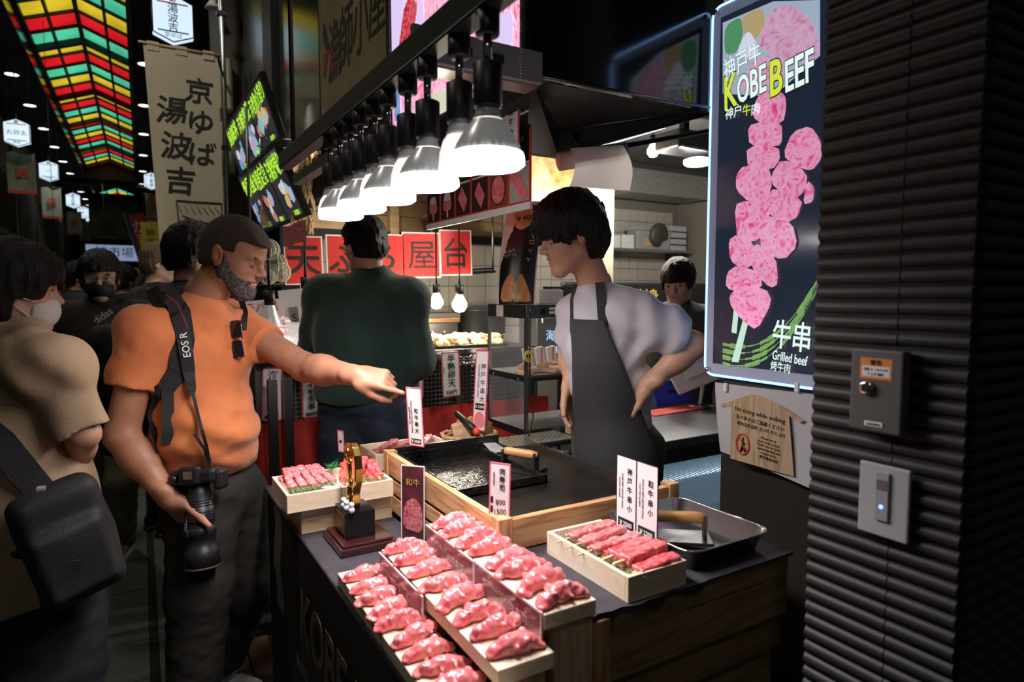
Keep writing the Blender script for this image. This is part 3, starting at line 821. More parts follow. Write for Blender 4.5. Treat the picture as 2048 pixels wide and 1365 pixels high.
for i, c in enumerate(cubes): poly('meat_cube_picture', blob(c, 2), M_smeat, lb, .0014+.0004*i, conv=Z4)
M_sgr = mat('sign_brush_green', (.1,.3,.1), .2, emit=(.30,.55,.16), es=.55, noise=(80,(.02,.05,.03),3))
mb = MB()
for q in range(4):                                      # the brushed arc
    pts = []
    for k in range(14):
        u = k/13; x, y = Z4(78+(330)*u, 1175+q*22-(u**2.2)*(230+q*12)+28*math.sin(u*3.1)); pts.append((x, y, .0008))
    for k in range(13):
        a, b = Vector(pts[k]), Vector(pts[k+1]); n = Vector((0, .004+.003*math.sin(k*1.3+q), 0))
        mb.add([a-n, b-n, b+n, a+n], [(0,1,2,3)])
mb.build('brush_stroke', M_sgr, lb)
M_stw = glow('sign_text_white', (.82,1.0,.95), .95); M_stg = glow('sign_text_lime', (.70,.85,.06), .9); M_stk = glow('sign_text_dark', (.0,.003,.008), .3)
def stext(s, zx, zy, size, m, rot=0., sx=1., bold=0., z=.0085, **k):
    x, y = Z4(zx, zy); return text(s, size, m, lb, x, y, z, bold=bold, rot=rot, sx=sx, **k)
for (m_, z_, b_) in ((M_stk, .0080, .030), (M_stw, .0085, .010)): stext('神戸牛', 150, 212, .066, m_, R(8), .62, b_*.6, z_)
for (m_, z_, b_) in ((M_stk, .0080, .045), (M_stw, .0085, .020)):
    stext('OBE', 184, 288, .100, m_, R(8), .50, b_, z_, shear=.16); stext('EEF', 346, 243, .108, m_, R(8), .52, b_, z_, shear=.16)
for (m_, z_, b_) in ((M_stk, .0080, .045), (M_stg, .0086, .020)):
    stext('K', 110, 314, .125, m_, R(8), .55, b_, z_, shear=.16); stext('B', 264, 266, .125, m_, R(8), .58, b_, z_, shear=.16)
stext('神户', 120, 384, .034, M_stw, 0, .85, .004); stext('牛', 166, 377, .034, M_stg, 0, .85, .004); stext('肉', 197, 372, .034, M_stw, 0, .9, .004)
stext('牛串', 318, 1146, .080, M_stw, R(-4), .72, .010); stext('Grilled beef', 313, 1222, .034, M_stw, R(-5), .62, .010); stext('烤牛肉', 281, 1253, .028, M_stw, R(-4), .72, .003)
for sx, sy in ((-1,-1), (-1,1), (1,-1), (1,1)):
    MB().lathe([(.008,0),(.008,.010),(.005,.013),(0,.013)], 14, (sx*(hw-.016), sy*(hh-.016), -.004)).build('standoff_screw', M_chrome, lb)
MB().b2((-hw+.03,-hh+.03,-.12), (hw-.03,hh-.03,-.03)).build('light_case', M_black, lb)
part_ = MB().b2((SX+.03, .86, 0), (SX+.12, 1.27, 2.6)).build('wall_partition', mat('dark_brown_panel', (.022,.016,.012), .6)); struct(part_)
po = thing('notice_sheet', 'white notice with a wooden signpost picture under the illuminated sign', 'poster', M=face_street((SX-.012, (1.273+.945)/2, 1.14)))
def Q(px, py):
    p = onx(px, py, SX-.012); return ((1.273+.945)/2-p.y, p.z-1.14)
MB().grid(lambda u, v: ((lambda a, b: (a[0]*(1-u)+b[0]*u, (a[1]*(1-u)+b[1]*u), .004*math.sin(u*4+v*3)))([Q(1430,765),Q(1441,903)][0] if v == 0 else tuple(np.array(Q(1430,765))*(1-v)+np.array(Q(1441,903))*v), tuple(np.array(Q(1632,790))*(1-v)+np.array(Q(1628,980))*v))), 8, 6).build('sheet', mat('notice_paper', (.50,.49,.50), .45), po)
def Z7(x, y): return Q(1400+x*.4872, 700+y*.4872)
poly('signpost_picture', [(90,225),(215,182),(255,188),(340,230),(432,290),(415,300),(372,270),(392,520),(130,445),(135,230),(95,235)], wood('print_wood', (.50,.36,.22), (.38,.25,.13), 'y', .5, 1.5), po, .0062, .0003, conv=Z7)
x_, y_ = Z7(250,268); text('No eating while walking', .0165, M_ink, po, x_, y_, .007, bold=.006, rot=R(-4), sx=1.0)
x_, y_ = Z7(250,298); text('食べ歩きはご遠慮ください', .0128, M_ink, po, x_, y_, .007, bold=.008, rot=R(-4))
x_, y_ = Z7(253,325); text('请勿边走边吃 걸으며 취식 금지', .0115, M_ink, po, x_, y_, .007, bold=.006, rot=R(-4))
for i in range(6):
    x_, y_ = Z7(288, 368+i*16); text(['Please eat in','front of the store.','Thank you for your','understanding and','cooperation.','錦市場商店街'][i], .0095, M_ink, po, x_, y_, .007, rot=R(-4))
cx, cy = Z7(183, 387)
ring = [(cx+.021*math.cos(a), cy+.028*math.sin(a), .0075) for a in np.linspace(0, 2*math.pi, 25)]
MB().tube(ring, .0026, 6).tube([(cx-.014, cy+.02, .0075), (cx+.014, cy-.02, .0075)], .0022, 6).build('prohibition_ring', mat('ring_red', (.55,.05,.03), .5), po)
MB().ell((cx, cy+.015, .007), (.004,.005,.0008)).tube([(cx,cy+.01,.007),(cx,cy-.003,.007),(cx-.006,cy-.021,.007)], .0035, 5).tube([(cx,cy-.003,.007),(cx+.008,cy-.02,.007)], .003, 5).tube([(cx,cy+.008,.007),(cx+.008,cy,.007)], .002, 5).build('walker_symbol', M_ink, po)
for px in (1455, 1598):
    x_, y_ = Q(px, 775); MB().b2((x_-.006,y_-.012,.004), (x_+.006,y_+.012,.012)).build('clip', M_white, po, bevel=.002)

# ------------------------------------------------------------------ meat screen, painted sign
ms = thing('meat_screen', 'large glowing screen of marbled raw beef above the lamps', 'screen', M=face_street((.885, 1.89, 2.46)))
def V(px, py):
    p = onx(px, py, .885); return (1.89-p.y, p.z-2.46)
MB().b2((-.475,-.40,-.05), (.475,.40,0)).build('bezel', M_black, ms, bevel=.006)
M_scr = marble('screen_beef', (.80,.05,.16), (.95,.55,.75), 20, .5, .2, 1.0, (1,.45,1), 0, .22, 2.5)
MB().b2((-.455,-.37,0), (.455,.38,.001)).build('picture', M_scr, ms)
M_sfat = mat('screen_fat', (.3,.3,.4), .2, emit=(.75,.62,.95), es=.95); M_sred = marble('screen_red', (.55,.02,.03), (.75,.15,.2), 30, .5, .2, .8, coat=0)
M_spale = mat('screen_plate', (.3,.3,.3), .2, emit=(.80,.78,.62), es=.8, noise=(3,(.5,.7,.6),2)); M_sblue = mat('screen_blue', (.1,.2,.4), .2, emit=(.20,.35,.75), es=.8, noise=(30,(.7,.8,1.),3))
poly('picture_detail', blob([(776,0),(815,0),(812,40),(795,130),(780,100)],2), M_sfat, ms, .002, conv=V)
poly('picture_detail', blob([(812,0),(835,0),(835,40),(815,110),(800,130),(798,100)],2), M_sred, ms, .003, conv=V)
poly('picture_detail', blob([(838,0),(848,0),(850,70),(835,110),(815,125),(828,70)],2), M_sfat, ms, .003, conv=V)
poly('picture_detail', [(784,130),(800,130),(803,235),(792,245)], M_sblue, ms, .004, conv=V)
poly('picture_detail', [(805,240),(870,185),(945,165),(950,195),(860,240),(800,275)], M_spale, ms, .004, conv=V)
poly('picture_detail', blob([(995,40),(1020,15),(1030,40),(1022,120),(1000,150),(992,100)],2), M_sfat, ms, .004, conv=V)
fs_ = thing('fisherman_sign', 'weathered cream sign with brush characters and a red lobster', 'sign', M=face_street((.885, 2.86, 2.70)))
def G(px, py):
    p = onx(px, py, .885); return (2.86-p.y, p.z-2.70)
MB().b2((-.50,-.36,-.04), (.485,.36,0)).build('board', mat('weathered_board', (.36,.31,.16), .55, noise=(3,(.28,.22,.09),5)), fs_)
MB().b2((-.50,-.43,-.045), (.50,-.36,.01)).b2((.487,-.43,-.045), (.52,.4,.012)).build('border', M_black, fs_)
M_gink = mat('grey_brush_ink', (.035,.037,.03), .6)
for i, ch in enumerate('漁師小屋'): text(ch, .30, M_gink, fs_, -.245+.20*i, -.055, .002, bold=.0 if ch == '屋' else .006, sx=.72, shear=.1)
for i, ch in enumerate('漁港直'): text(ch, .15, M_gink, fs_, -.10+.145*i, .225, .002, bold=.004, sx=.9)
M_lob = mat('lobster_red', (.42,.05,.02), .6)
def Z3c(x, y): return G(620+x*.1758, y*.1758)
poly('lobster_picture', blob([(150,900),(155,640),(170,590),(215,590),(205,640),(180,880)],2), M_lob, fs_, .002, conv=Z3c)
poly('lobster_picture', blob([(205,560),(195,470),(225,480),(265,560),(285,760),(255,910),(235,880),(240,660)],2), M_lob, fs_, .002, conv=Z3c)
poly('lobster_picture', blob([(150,440),(150,280),(170,270),(205,440),(215,560),(190,580)],2), M_gink, fs_, .0022, conv=Z3c)
# reflective strip lights seen between beam and sign
tag(MB().b2((.70, 2.30, 2.115), (.73, 2.62, 2.15)).build('label_strip', mat('strip_grey', (.55,.5,.42), .5)), 'short pale strip behind the lamp beam below the fisherman sign', 'strip')

# ------------------------------------------------------------------ menu monitors
def menu_quad(c0, c1, c2, c3, lab, cols):
    """c0 far top, c1 near top, c2 near bottom, c3 far bottom (world)"""
    L_ = (c1-c0).length; up = (c0-c3); M = frame((c0+c2)/2, c1-c0, up); H_ = up.length
    t = thing('menu_monitor', lab, 'monitor', M=M)
    MB().b2((-L_/2,-H_/2,-.03), (L_/2,H_/2,0)).build('bezel', M_black, t, bevel=.004)
    w = (L_-.05)/3
    Mp = mat('menu_dark', (.01,.01,.015), .15, emit=(.012,.016,.03), es=.6)
    Mg = glow('menu_lime', (.50,.95,.05), 1.0)
    for i, (s, seed) in enumerate(cols):
        x = -L_/2+.025+w*(i+.5)
        MB().b2((x-w*.47,-H_/2+.02,0), (x+w*.47,H_/2-.02,.001)).build('screen_page', Mp, t)
        text(s, H_*.31, Mg, t, x, H_*.26, .003, bold=.008, sx=min(1.2, w*.95/(len(s)*H_*.31)), rot=R(3))
        rr = random.Random(seed)
        for k in range(7):
            c = rr.choice([(.2,.5,.9),(.9,.25,.2),(.75,.5,.8),(.3,.8,.8),(.9,.7,.3),(.5,.75,.9),(.9,.9,.95)])
            px_, py_ = x+rr.uniform(-.36,.36)*w, -H_*rr.uniform(.0,.36)
            r_ = rr.uniform(.08,.16)*w
            q = [(px_+r_*rr.uniform(.6,1.2)*math.cos(a), py_+r_*rr.uniform(.5,1.0)*math.sin(a)) for a in np.linspace(0, 2*math.pi, 8)[:-1]]
            q = [(min(max(a, x-w*.46), x+w*.46), max(b, -H_/2+.025)) for a, b in q]
            MB().prism(q, .0012+k*.0003, .0016+k*.0003).build('dish_picture', mat('menu_dish_%.1f_%.1f' % (c[0], c[1]), tuple(v*.3 for v in c), .3, emit=tuple(v*.75 for v in c), es=.8, noise=(40,(.05,.05,.06),4)), t)
        text('¥%d00' % rr.randint(5, 29), H_*.10, Mg, t, x+w*.2, -H_*.40, .005, bold=.01)
    return t
menu_quad(dep(448,257,4.4), dep(520,139,3.25), dep(561,278,3.36), dep(483,353,4.45), 'upper of two slanted menu monitors with lime lettering', [('烏賊丼',1),('海鮮串焼',2),('海老魚介造り',3)])
menu_quad(dep(480,366,4.0), dep(556,300,3.05), dep(607,418,3.13), dep(536,452,3.9), 'lower of two slanted menu monitors with lime lettering', [('焼貝盛',4),('刺身定食',5),('海鮮炉端り',6)])

# ------------------------------------------------------------------ lamp beam with reflector lamps
BX = .51
bm = thing('lamp_beam', 'long grey steel beam carrying the row of reflector lamps', 'beam', (BX, 0, 0))
MB().b2((-.022,.55,1.950), (.022,2.45,1.998)).build('channel', M_frame, bm, bevel=.003)
MB().b2((-.018,.55,1.9455), (.018,2.45,1.950)).build('track', M_black, bm)
MB().b2((.022,1.285,1.99), (.345,1.300,2.06)).build('bracket_arm', M_grey, bm)
MB().b2((.022,1.30,1.985), (.345,1.36,1.991)).build('bracket_arm', M_steel, bm)
for x in (.06, .14, .22): MB().b2((x-.02,1.283,2.016), (x+.02,1.286,2.034)).build('slot', M_ink, bm)
for y in (.7, 2.3): MB().tube([(0,y,2.02), (0,y,3.6)], .008, 6).build('hanger_rod', M_black, bm)
MB().b2((.17,2.25,2.0), (.215,3.1,2.04)).build('cross_rail', M_frame, bm)
M_lampw = mat('lamp_white', (.78,.77,.74), .35); M_lamps = mat('lamp_silver_ribs', (.66,.67,.66), .28, .35, emit=(.9,.9,.88), es=.10)
M_lampface = glow('lamp_face', (1.0,.93,.95), 14); M_lampglow = mat('lamp_opal', (.9,.9,.9), .4, emit=(1.0,.95,.93), es=.9)
sock1 = MB().lathe([(.0,-.036),(.018,-.036),(.020,-.032),(.020,0),(.0,0)], 18).mesh('track_socket', M_black)
stem1 = MB().lathe([(.0075,-.045),(.0075,0)], 10).mesh('stem', M_chrome)
sock2 = MB().lathe([(.0,-.072),(.0225,-.072),(.0235,-.066),(.0235,-.004),(.016,0)], 20).mesh('lamp_socket', M_black)
neck = MB().lathe([(.022,-.026),(.024,-.020),(.0215,-.016),(.020,-.010),(.0185,-.004),(.016,0)], 20).mesh('neck', M_lampw)
cone = MB().lathe([(.056,-.058),(.050,-.040),(.040,-.022),(.030,-.008),(.024,0)], 56, ribs=1, rib=.035, cap=False).mesh('reflector', M_lamps)
face = MB().lathe([(0,-.084),(.03,-.083),(.052,-.080),(.0600,-.074),(.0595,-.062),(.057,-.056)], 28).mesh('lens', M_lampface)
opal = MB().lathe([(.036,-.068),(.038,-.060),(.036,-.035),(.030,-.015),(.02,0)], 24, cap=False).mesh('reflector', M_lampglow)
oface = MB().lathe([(0,-.071),(.02,-.070),(.036,-.067)], 24).mesh('lens', M_lampface)
LY = [.925, 1.034, 1.164, 1.273, 1.382, 1.481, 1.573, 1.667, 1.752, 1.862]
ordn = ['nearest', 'second', 'third', 'fourth', 'fifth', 'sixth', 'seventh', 'eighth', 'ninth', 'farthest']
for i, y in enumerate(LY):
    silver = i % 2 == 0
    zt = 1.945
    t = thing('reflector_lamp', ordn[i]+(' ribbed silver' if silver else ' smooth white')+' reflector lamp on the beam above the meat', 'lamp', (BX+(0 if silver else .004), y, zt), 0, 'reflector lamps on the beam')
    obj('track_socket', sock1, t); obj('stem', stem1, t, (0,0,-.034)); s2 = obj('lamp_socket', sock2, t, (0,0,-.076))
    if silver:
        obj('neck', neck, t, (0,0,-.145)); obj('reflector', cone, t, (0,0,-.168)); obj('lens', face, t, (0,0,-.164))
    else:
        obj('neck', neck, t, (0,0,-.145)); obj('reflector', opal, t, (0,0,-.165)); obj('lens', oface, t, (0,0,-.165))
    spot('lamp_light', (0,0,-.275), (.0+.02,0,-1.3), 9.5 if silver else 4.2, (1.0,.91,.92), .045, 115 if silver else 168, .7 if silver else .35, t)
    if i == 0:
        MB().b2((-.0215,-.012,-.032), (-.0195,.012,-.010)).build('rating_label', M_paper, t)
ch = MB()
for k in range(26): ch.ell((BX+.10, .985+.002*math.sin(k), 2.03-k*.006), (.0022,.0022,.0022), 6, 4)
ch.build('bead_chain', M_steeld).name = 'bead_chain'
o = bpy.data.objects['bead_chain']; tag(o, 'thin bead chain hanging behind the nearest reflector lamp', 'chain')
# ------------------------------------------------------------------ counters
M_cloth = mat('dark_tablecloth', (.030,.027,.034), .75, noise=(30,(.045,.04,.048),4), bump=(60,.12))
M_banner = mat('black_banner_cloth', (.012,.012,.012), .7, noise=(5,(.02,.018,.018),3))
ct = thing('display_counter', 'low front counter under the sushi boards, draped in dark cloth with lettering', 'counter', (0,0,0))
MB().b2((.39,.905,.80), (.675,2.35,.82)).build('table_top', M_cloth, ct, bevel=.006)
MB().b2((.396,.93,0), (.66,1.80,.80)).build('cloth_skirt', M_banner, ct)
MB().grid(lambda u, v: (.389-.006*math.sin(u*9+v*2)-.01*v, .905+.905*u, .815-.78*v), 40, 12).build('front_banner', M_banner, ct)
M_gold = mat('faded_gold_print', (.16,.12,.05), .6, noise=(30,(.05,.04,.02),3)); M_pgrey = mat('faded_grey_print', (.10,.10,.10), .7)
bM = face_street((.374, 1.22, .50))
text('KOBE BEEF', .20, M_gold, ct, -.10, .14, .004, bold=.02, shear=.15, sx=.85, base=bM)
text('神戸牛', .20, M_pgrey, ct, -.12, -.12, .004, bold=.004, base=bM)
for i in range(3): text(['最高級 A5 ランク','Japanese Wagyu','炭火焼 食べ歩き'][i], .045, M_pgrey, ct, -.40+.02*i, -.02-.07*i, .004, base=bM)
MB().b2((.40,1.82,0), (.66,2.34,.80)).build('rear_base', M_darker, ct)
tag(MB().grid(lambda u, v: (.352+.004*math.sin(v*9), 1.87+.10*u, .87-.30*v), 6, 10).build('plastic_sheet', mat('grey_plastic', (.20,.19,.17), .3, alpha=.75)), 'limp grey plastic sheet hanging at the left end of the wooden trays', 'sheet')
cb = thing('grill_counter', 'higher wooden grill counter with dark cloth top and plank front', 'counter', (0,0,0))
MB().b2((.695,.885,.905), (1.245,1.98,.922)).build('table_top', M_cloth, cb)
def ragged(u, v):
    x = .690+.56*u; e = .866+(.006*math.sin(u*23)+.004*math.sin(u*61))*max(0, 1-1.6*u)
    return (x, e+(.30)*v, .924)
MB().grid(ragged, 40, 3).build('cloth_top', M_cloth, cb)
MB().grid(lambda u, v: (.690+.56*u, .8655+(.006*math.sin(u*23)+.004*math.sin(u*61))*max(0, 1-1.6*u), .924-v*(.006+.006*(math.sin(u*31)+1)*(u < .5))), 40, 2).build('cloth_edge', M_cloth, cb)
M_pd1, M_pd2 = wood('plank_dark_x', (.36,.24,.12), (.26,.15,.07), 'x', .6), wood('plank_dark2_x', (.30,.20,.10), (.22,.13,.06), 'x', .6)
for i, (x0, x1, z0, z1, y, m) in enumerate(((.74,.93,.870,.914,.874,M_pd2), (.932,1.245,.872,.914,.873,M_pd1), (.735,1.245,.782,.869,.875,M_pd1), (.74,1.245,.70,.775,.888,M_pd2), (.75,1.24,.60,.695,.905,M_pd2))):
    MB().b2((x0,y,z0), (x1,y+.02,z1)).build('front_plank', m, cb, bevel=.0015)
MB().b2((.692,.868,.775), (.732,.91,.912)).build('corner_post', M_cedz, cb, bevel=.002)
MB().b2((.695,.92,0), (1.20,1.95,.90)).build('base_box', M_darker, cb)

# ------------------------------------------------------------------ sushi boards with step supports
def sboard(x0, x1, y0, y1, zt, lab, sup):
    t = thing('sushi_board', lab, 'board', ((x0+x1)/2, (y0+y1)/2, zt))
    w, l = (x1-x0)/2, (y1-y0)/2
    MB().b2((-w,-l,-.028), (w,l,0)).build('board', M_palew, t, rot=(0,0,R(-.6)), bevel=.002)
    for (a, b, c, d, z0) in sup: MB().b2((a-(x0+x1)/2, b-(y0+y1)/2, z0-zt), (c-(x0+x1)/2, d-(y0+y1)/2, -.029)).build('support', M_pinez, t)
    return t
b1 = sboard(.392, .488, .72, 1.446, .850, 'lowest pale wooden board of beef sushi, at the counter edge', [(.40,.74,.48,.78,.0)])
b2_ = sboard(.478, .585, .833, 1.384, .910, 'middle pale wooden board of beef sushi', [(.50,1.12,.57,1.36,.8205), (.50,.85,.575,.90,.8205)])
b3 = sboard(.579, .687, .853, 1.343, .965, 'highest pale wooden board of beef sushi', [(.592,.905,.672,1.33,.8205), (.600,.864,.686,.900,.45)])
M_strip = mat('printed_strip', (.16,.03,.05), .12, noise=(9,(.32,.20,.22),4))
for (y0, y1, x, zb, zt, lab) in ((1.12,1.365,.470,.852,.912,'printed dark red strip card leaning on the middle sushi board'), (1.10,1.335,.572,.911,.967,'rear printed dark red strip card leaning on the highest sushi board'), (.86,1.095,.574,.911,.967,'front printed dark red strip card leaning on the highest sushi board')):
    t = thing('strip_card', lab, 'card', M=face_street((x, (y0+y1)/2, (zb+zt)/2)))
    h = (zt-zb)/2; w = (y1-y0)/2
    MB().b2((-w,-h,-.001), (w,h,.001)).build('print', M_strip, t)
    MB().b2((-w-.002,h-.003,-.0015), (w+.002,h+.001,.002)).build('clear_edge', mat('acrylic_edge', (.75,.62,.66), .15), t)
    MB().b2((w-.001,-h,-.0015), (w+.003,h,.002)).build('clear_edge', MATS['acrylic_edge'], t)
    text('和牛寿司', .020, mat('strip_text', (.5,.4,.42), .3), t, w*.3, -h*.2, .0016); text('WAGYU SUSHI', .012, MATS['strip_text'], t, -w*.4, h*.2, .0016)
M_beef = marble('raw_beef_slice', (.80,.125,.145), (.84,.27,.28), 26, .52, .27, 0, (1,1.6,1), .45, .16, 1.0)
M_rice = mat('rice', (.82,.80,.76), .6, bump=(300,.4))
nig = []
for k in range(5):
    rr = random.Random(40+k)
    s = SDF((-.064,-.038,-.004), (.064,.038,.052), .0020)
    s.ell((0,0,.014), (.034,.018,.019), k=.006)
    for sg in (-1, 1):
        a = rr.uniform(-.012,.012)
        s.ell((sg*.032, a*.5, .010), (.019,.015,.012), Matrix.Rotation(rr.uniform(-.6,.6),3,'Z'), k=.007)
        s.ell((sg*.046, a, .005), (.012,.014+rr.uniform(0,.005),.006), Matrix.Rotation(rr.uniform(-.6,.6),3,'Z'), k=.006)
    for q in range(3):
        x = rr.uniform(-.035,.035); y = rr.uniform(-.008,.008)
        s.cone((x,y-.016,.018+rr.uniform(-.004,.006)), (x+rr.uniform(-.012,.012),y+.016,.020+rr.uniform(-.004,.004)), .0042, .0055, k=.006)
    s.noise(.0032, 58, k, (1,.5,1)); s.noise(.0020, 130, k+9, (1,.7,1))
    s.half((0,0,.0005), (0,0,-1), .001)
    nig.append(s.mesh('beef_slice', M_beef))
rice_m = MB().ell((0,0,.010), (.027,.012,.010), 10, 6).mesh('rice', M_rice)
def zoom5(x, y): return (560+x*.33203, 1000+y*.33203)
rowsn = [('lowest', .850, [(510,430),(545,510),(590,575),(665,640),(730,720),(820,800),(890,890),(985,985),(1085,1075)], .440),
         ('middle', .910, [(755,270),(775,345),(875,405),(970,495),(1070,575),(1190,670),(1300,760),(1395,870)], .531),
         ('highest', .965, [(1030,120),(1060,175),(1170,220),(1240,280),(1375,345),(1450,410),(1560,475),(1680,560)], .633)]
pos = ['rearmost','second from the back','third from the back','fourth from the back','fifth from the back','sixth from the back','seventh from the back','eighth from the back','ninth from the back']
n_ = 0
for nm, zt, L_, xc in rowsn:
    for i, (x, y) in enumerate(L_):
        px, py = zoom5(x, y)
        p = onz(px, py+4, zt+.012)
        if i == len(L_)-1 and nm != 'lowest': ps = 'frontmost'
        else: ps = pos[i]
        t = thing('beef_sushi', 'pink raw beef sushi, %s on the %s board' % (ps, nm), 'sushi', (xc+(p.x-xc)*.4, p.y, zt+.0005), random.uniform(-.2,.2)-.05, 'beef sushi on the '+nm+' board')
        sc = random.uniform(.92, 1.02)*(.96 if nm == 'lowest' else 1.02); t.scale = (sc, sc, sc*random.uniform(.95,1.1))
        obj('beef_slice', nig[n_ % 5], t); obj('rice', rice_m, t); n_ += 1

# ------------------------------------------------------------------ skewers
M_sk1 = marble('skewer_wagyu', (.68,.045,.06), (.78,.24,.24), 95, .52, .3, 0, (1,1,1), .45, .1, .8)
M_sk2 = marble('skewer_pink', (.66,.13,.15), (.72,.30,.29), 55, .52, .32, 0, (1,1,1), .4, .12, 1.0)
M_stick = mat('bamboo_stick', (.72,.52,.30), .6)
def skewer_meat(seed, n, L_, w, h, m, flat=True):
    rr = random.Random(seed)
    s = SDF((-L_/2-.012,-w-.006,-.003), (L_/2+.012,w+.006,2*h+.012), .0022)
    for k in range(n):
        x = -L_/2+(k+.5)*L_/n
        s.box((x, rr.uniform(-.002,.002), h+rr.uniform(-.001,.001)), (L_/n*.56, w*rr.uniform(.85,1.0), h*rr.uniform(.85,1.02)), Matrix.Rotation(rr.uniform(-.16,.16),3,'Z'), rad=min(w,h)*.55, k=.003)
    s.noise(.0022, 60, seed); s.noise(.0012, 160, seed+3)
    return s.mesh('meat', m)
skA = [skewer_meat(60+i, 3, .105, .0185, .0105, M_sk1) for i in range(2)]
skB = [skewer_meat(70+i, 5, .125, .0145, .0095, M_sk2) for i in range(2)]
skC = [skewer_meat(80+i, 5, .115, .0125, .0115, M_sk2) for i in range(3)]
def skewer(me, loc, M3, lab, group, sl, sr=.0018, flatst=False):
    M = M3.to_4x4(); M.translation = Vector(loc)
    t = thing('meat_skewer', lab, 'skewer', M=M, group=group)
    obj('meat', me, t)
    mb = MB()
    if flatst: mb.b2((-sl,-.0032,.0085), (.03,.0032,.0115))
    else: mb.tube([(-sl,0,.010), (.03,0,.010)], sr, 6)
    mb.build('stick', M_stick, t); return t
def openbox(name, lab, lo, hi, th, zf, mx=None, my=None, cat='box', group=None):
    t = thing(name, lab, cat, (lo[0], lo[1], lo[2]), 0, group)
    X_, Y_, Z_ = hi[0]-lo[0], hi[1]-lo[1], hi[2]-lo[2]
    MB().b2((th*.5,th*.5,.001), (X_-th*.5,Y_-th*.5,zf)).build('bottom', mx or M_palewx, t)
    MB().b2((0,0,0), (X_,th,Z_)).build('side', mx or M_palewx, t, bevel=.001); MB().b2((0,Y_-th,0), (X_,Y_,Z_)).build('side', mx or M_palewx, t, bevel=.001)
    MB().b2((0,th,0), (th,Y_-th,Z_)).build('side', my or M_palew, t, bevel=.001); MB().b2((X_-th,th,0), (X_,Y_-th,Z_)).build('side', my or M_palew, t, bevel=.001)
    return t
def leaf_garnish(loc, sx, sy, lab, seed, n=130, parent=None):
    rr = random.Random(seed); mb = MB()
    for i in range(n):
        x, y = rr.uniform(0,sx), rr.uniform(0,sy); a = rr.uniform(0,6.28); l = rr.uniform(.012,.03); zz = rr.uniform(.0,.012)
        d = Vector((math.cos(a),math.sin(a),rr.uniform(-.2,.5)))*l; w = Vector((-math.sin(a),math.cos(a),.2))*.0013
        p = Vector((x,y,zz)); mb.add([p-w, p+w, p+d], [(0,1,2)])
    o = mb.build('leaf_garnish', mat('garnish_green', (.03,.26,.06), .45), None, loc); o['kind'] = 'stuff'
    return tag(o, lab, 'garnish')
sb = openbox('skewer_box', 'pale wooden box of beef skewers on the right of the grill counter', (.775,.872,.9245), (.925,1.140,.975), .009, .028)
ys = [.893,.930,.968,1.010,1.052,1.092]
nmz = ['frontmost','second','third','fourth','fifth','rearmost']
for i, y in enumerate(ys):
    me = skA[i % 2] if i < 3 else skB[i % 2]
    skewer(me, (.866 if i < 3 else .862, y, .962+.005*(i % 2)+(.006 if i in (1,2,4) else 0)), Matrix.Rotation(R(4+2*(i % 3)-3),3,'Z') @ Matrix.Rotation(R(-3),3,'Y'), nmz[i]+' beef skewer in the pale box on the grill counter', 'beef skewers in the right box', .082 if i < 3 else .10, flatst=i < 3)
for i, y in enumerate((.91,.95,.99,1.03,1.07,1.11)):
    skewer(skA[i % 2] if i < 3 else skB[i % 2], (.868,y,.9535-.0), Matrix.Rotation(R(2*(i % 2)),3,'Z'), 'lower layer beef skewer in the pale box on the grill counter', 'lower layer of beef skewers in the right box', .07)
leaf_garnish((.784,.884,.962), .048, .24, 'green leaf strips along the left side of the right skewer box', 5, 220)
# left trays
lw = thing('wooden_riser', 'plain pine riser box under the left skewer trays', 'box', (.397,1.812,.8205))
MB().b2((0,0,0), (.268,.235,.035)).build('lower_board', M_pinex, lw, bevel=.001); MB().b2((0,0,.036), (.268,.235,.078)).build('upper_board', M_palewx, lw, bevel=.001)
tr = openbox('skewer_tray', 'left pale wooden tray of small pink meat skewers', (.352,1.772,.8995), (.500,1.985,.950), .010, .030)
tr2 = openbox('skewer_tray', 'pale wooden tray of red beef skewers beside the gold trophy', (.502,1.772,.8995), (.655,1.985,.950), .010, .030)
leaf_garnish((.362,1.783,.944), .13, .045, 'green leaf strips at the front of the left skewer tray', 8, 260)
leaf_garnish((.512,1.783,.944), .13, .03, 'green leaf strips at the front of the red beef skewer tray', 9, 160)
leaf_garnish((.508,1.93,.96), .03, .045, 'tuft of green leaf strips standing behind the gold trophy', 10, 90)
k = 0
for layer in range(2):
    for i in range(5):
        x = .372+.025*i+.010*layer; z = .932+.018*layer
        skewer(skC[k % 3], (x, 1.885+.008*layer, z), Matrix.Rotation(R(90+(i-2)*4+6),3,'Z') @ Matrix.Rotation(R(-9-5*layer),3,'Y'), '%s small pink meat skewer in the %s layer of the left tray' % (['leftmost','second','third','fourth','rightmost'][i], ['lower','upper'][layer]), 'small meat skewers in the left tray', .085)
        k += 1
for i in range(5):
    a = [75,100,60,115,88][i]
    skewer(skA[i % 2], (.545+.022*i, 1.885+.006*(i % 2), .934+.014*(i % 3)), Matrix.Rotation(R(a),3,'Z') @ Matrix.Rotation(R(-12),3,'Y'), ['leftmost','second','third','fourth','rightmost'][i]+' red beef skewer in the tray beside the gold trophy', 'red beef skewers beside the trophy', .078, flatst=True)
t = thing('tray_label', 'small white pointed label lying at the front of the left skewer tray', 'label', (.462,1.792,.949), R(3))
MB().prism([(0,-.011),(.045,-.011),(.045,.011),(0,.011),(-.014,0)], 0, .003).build('tag', M_paper, t)
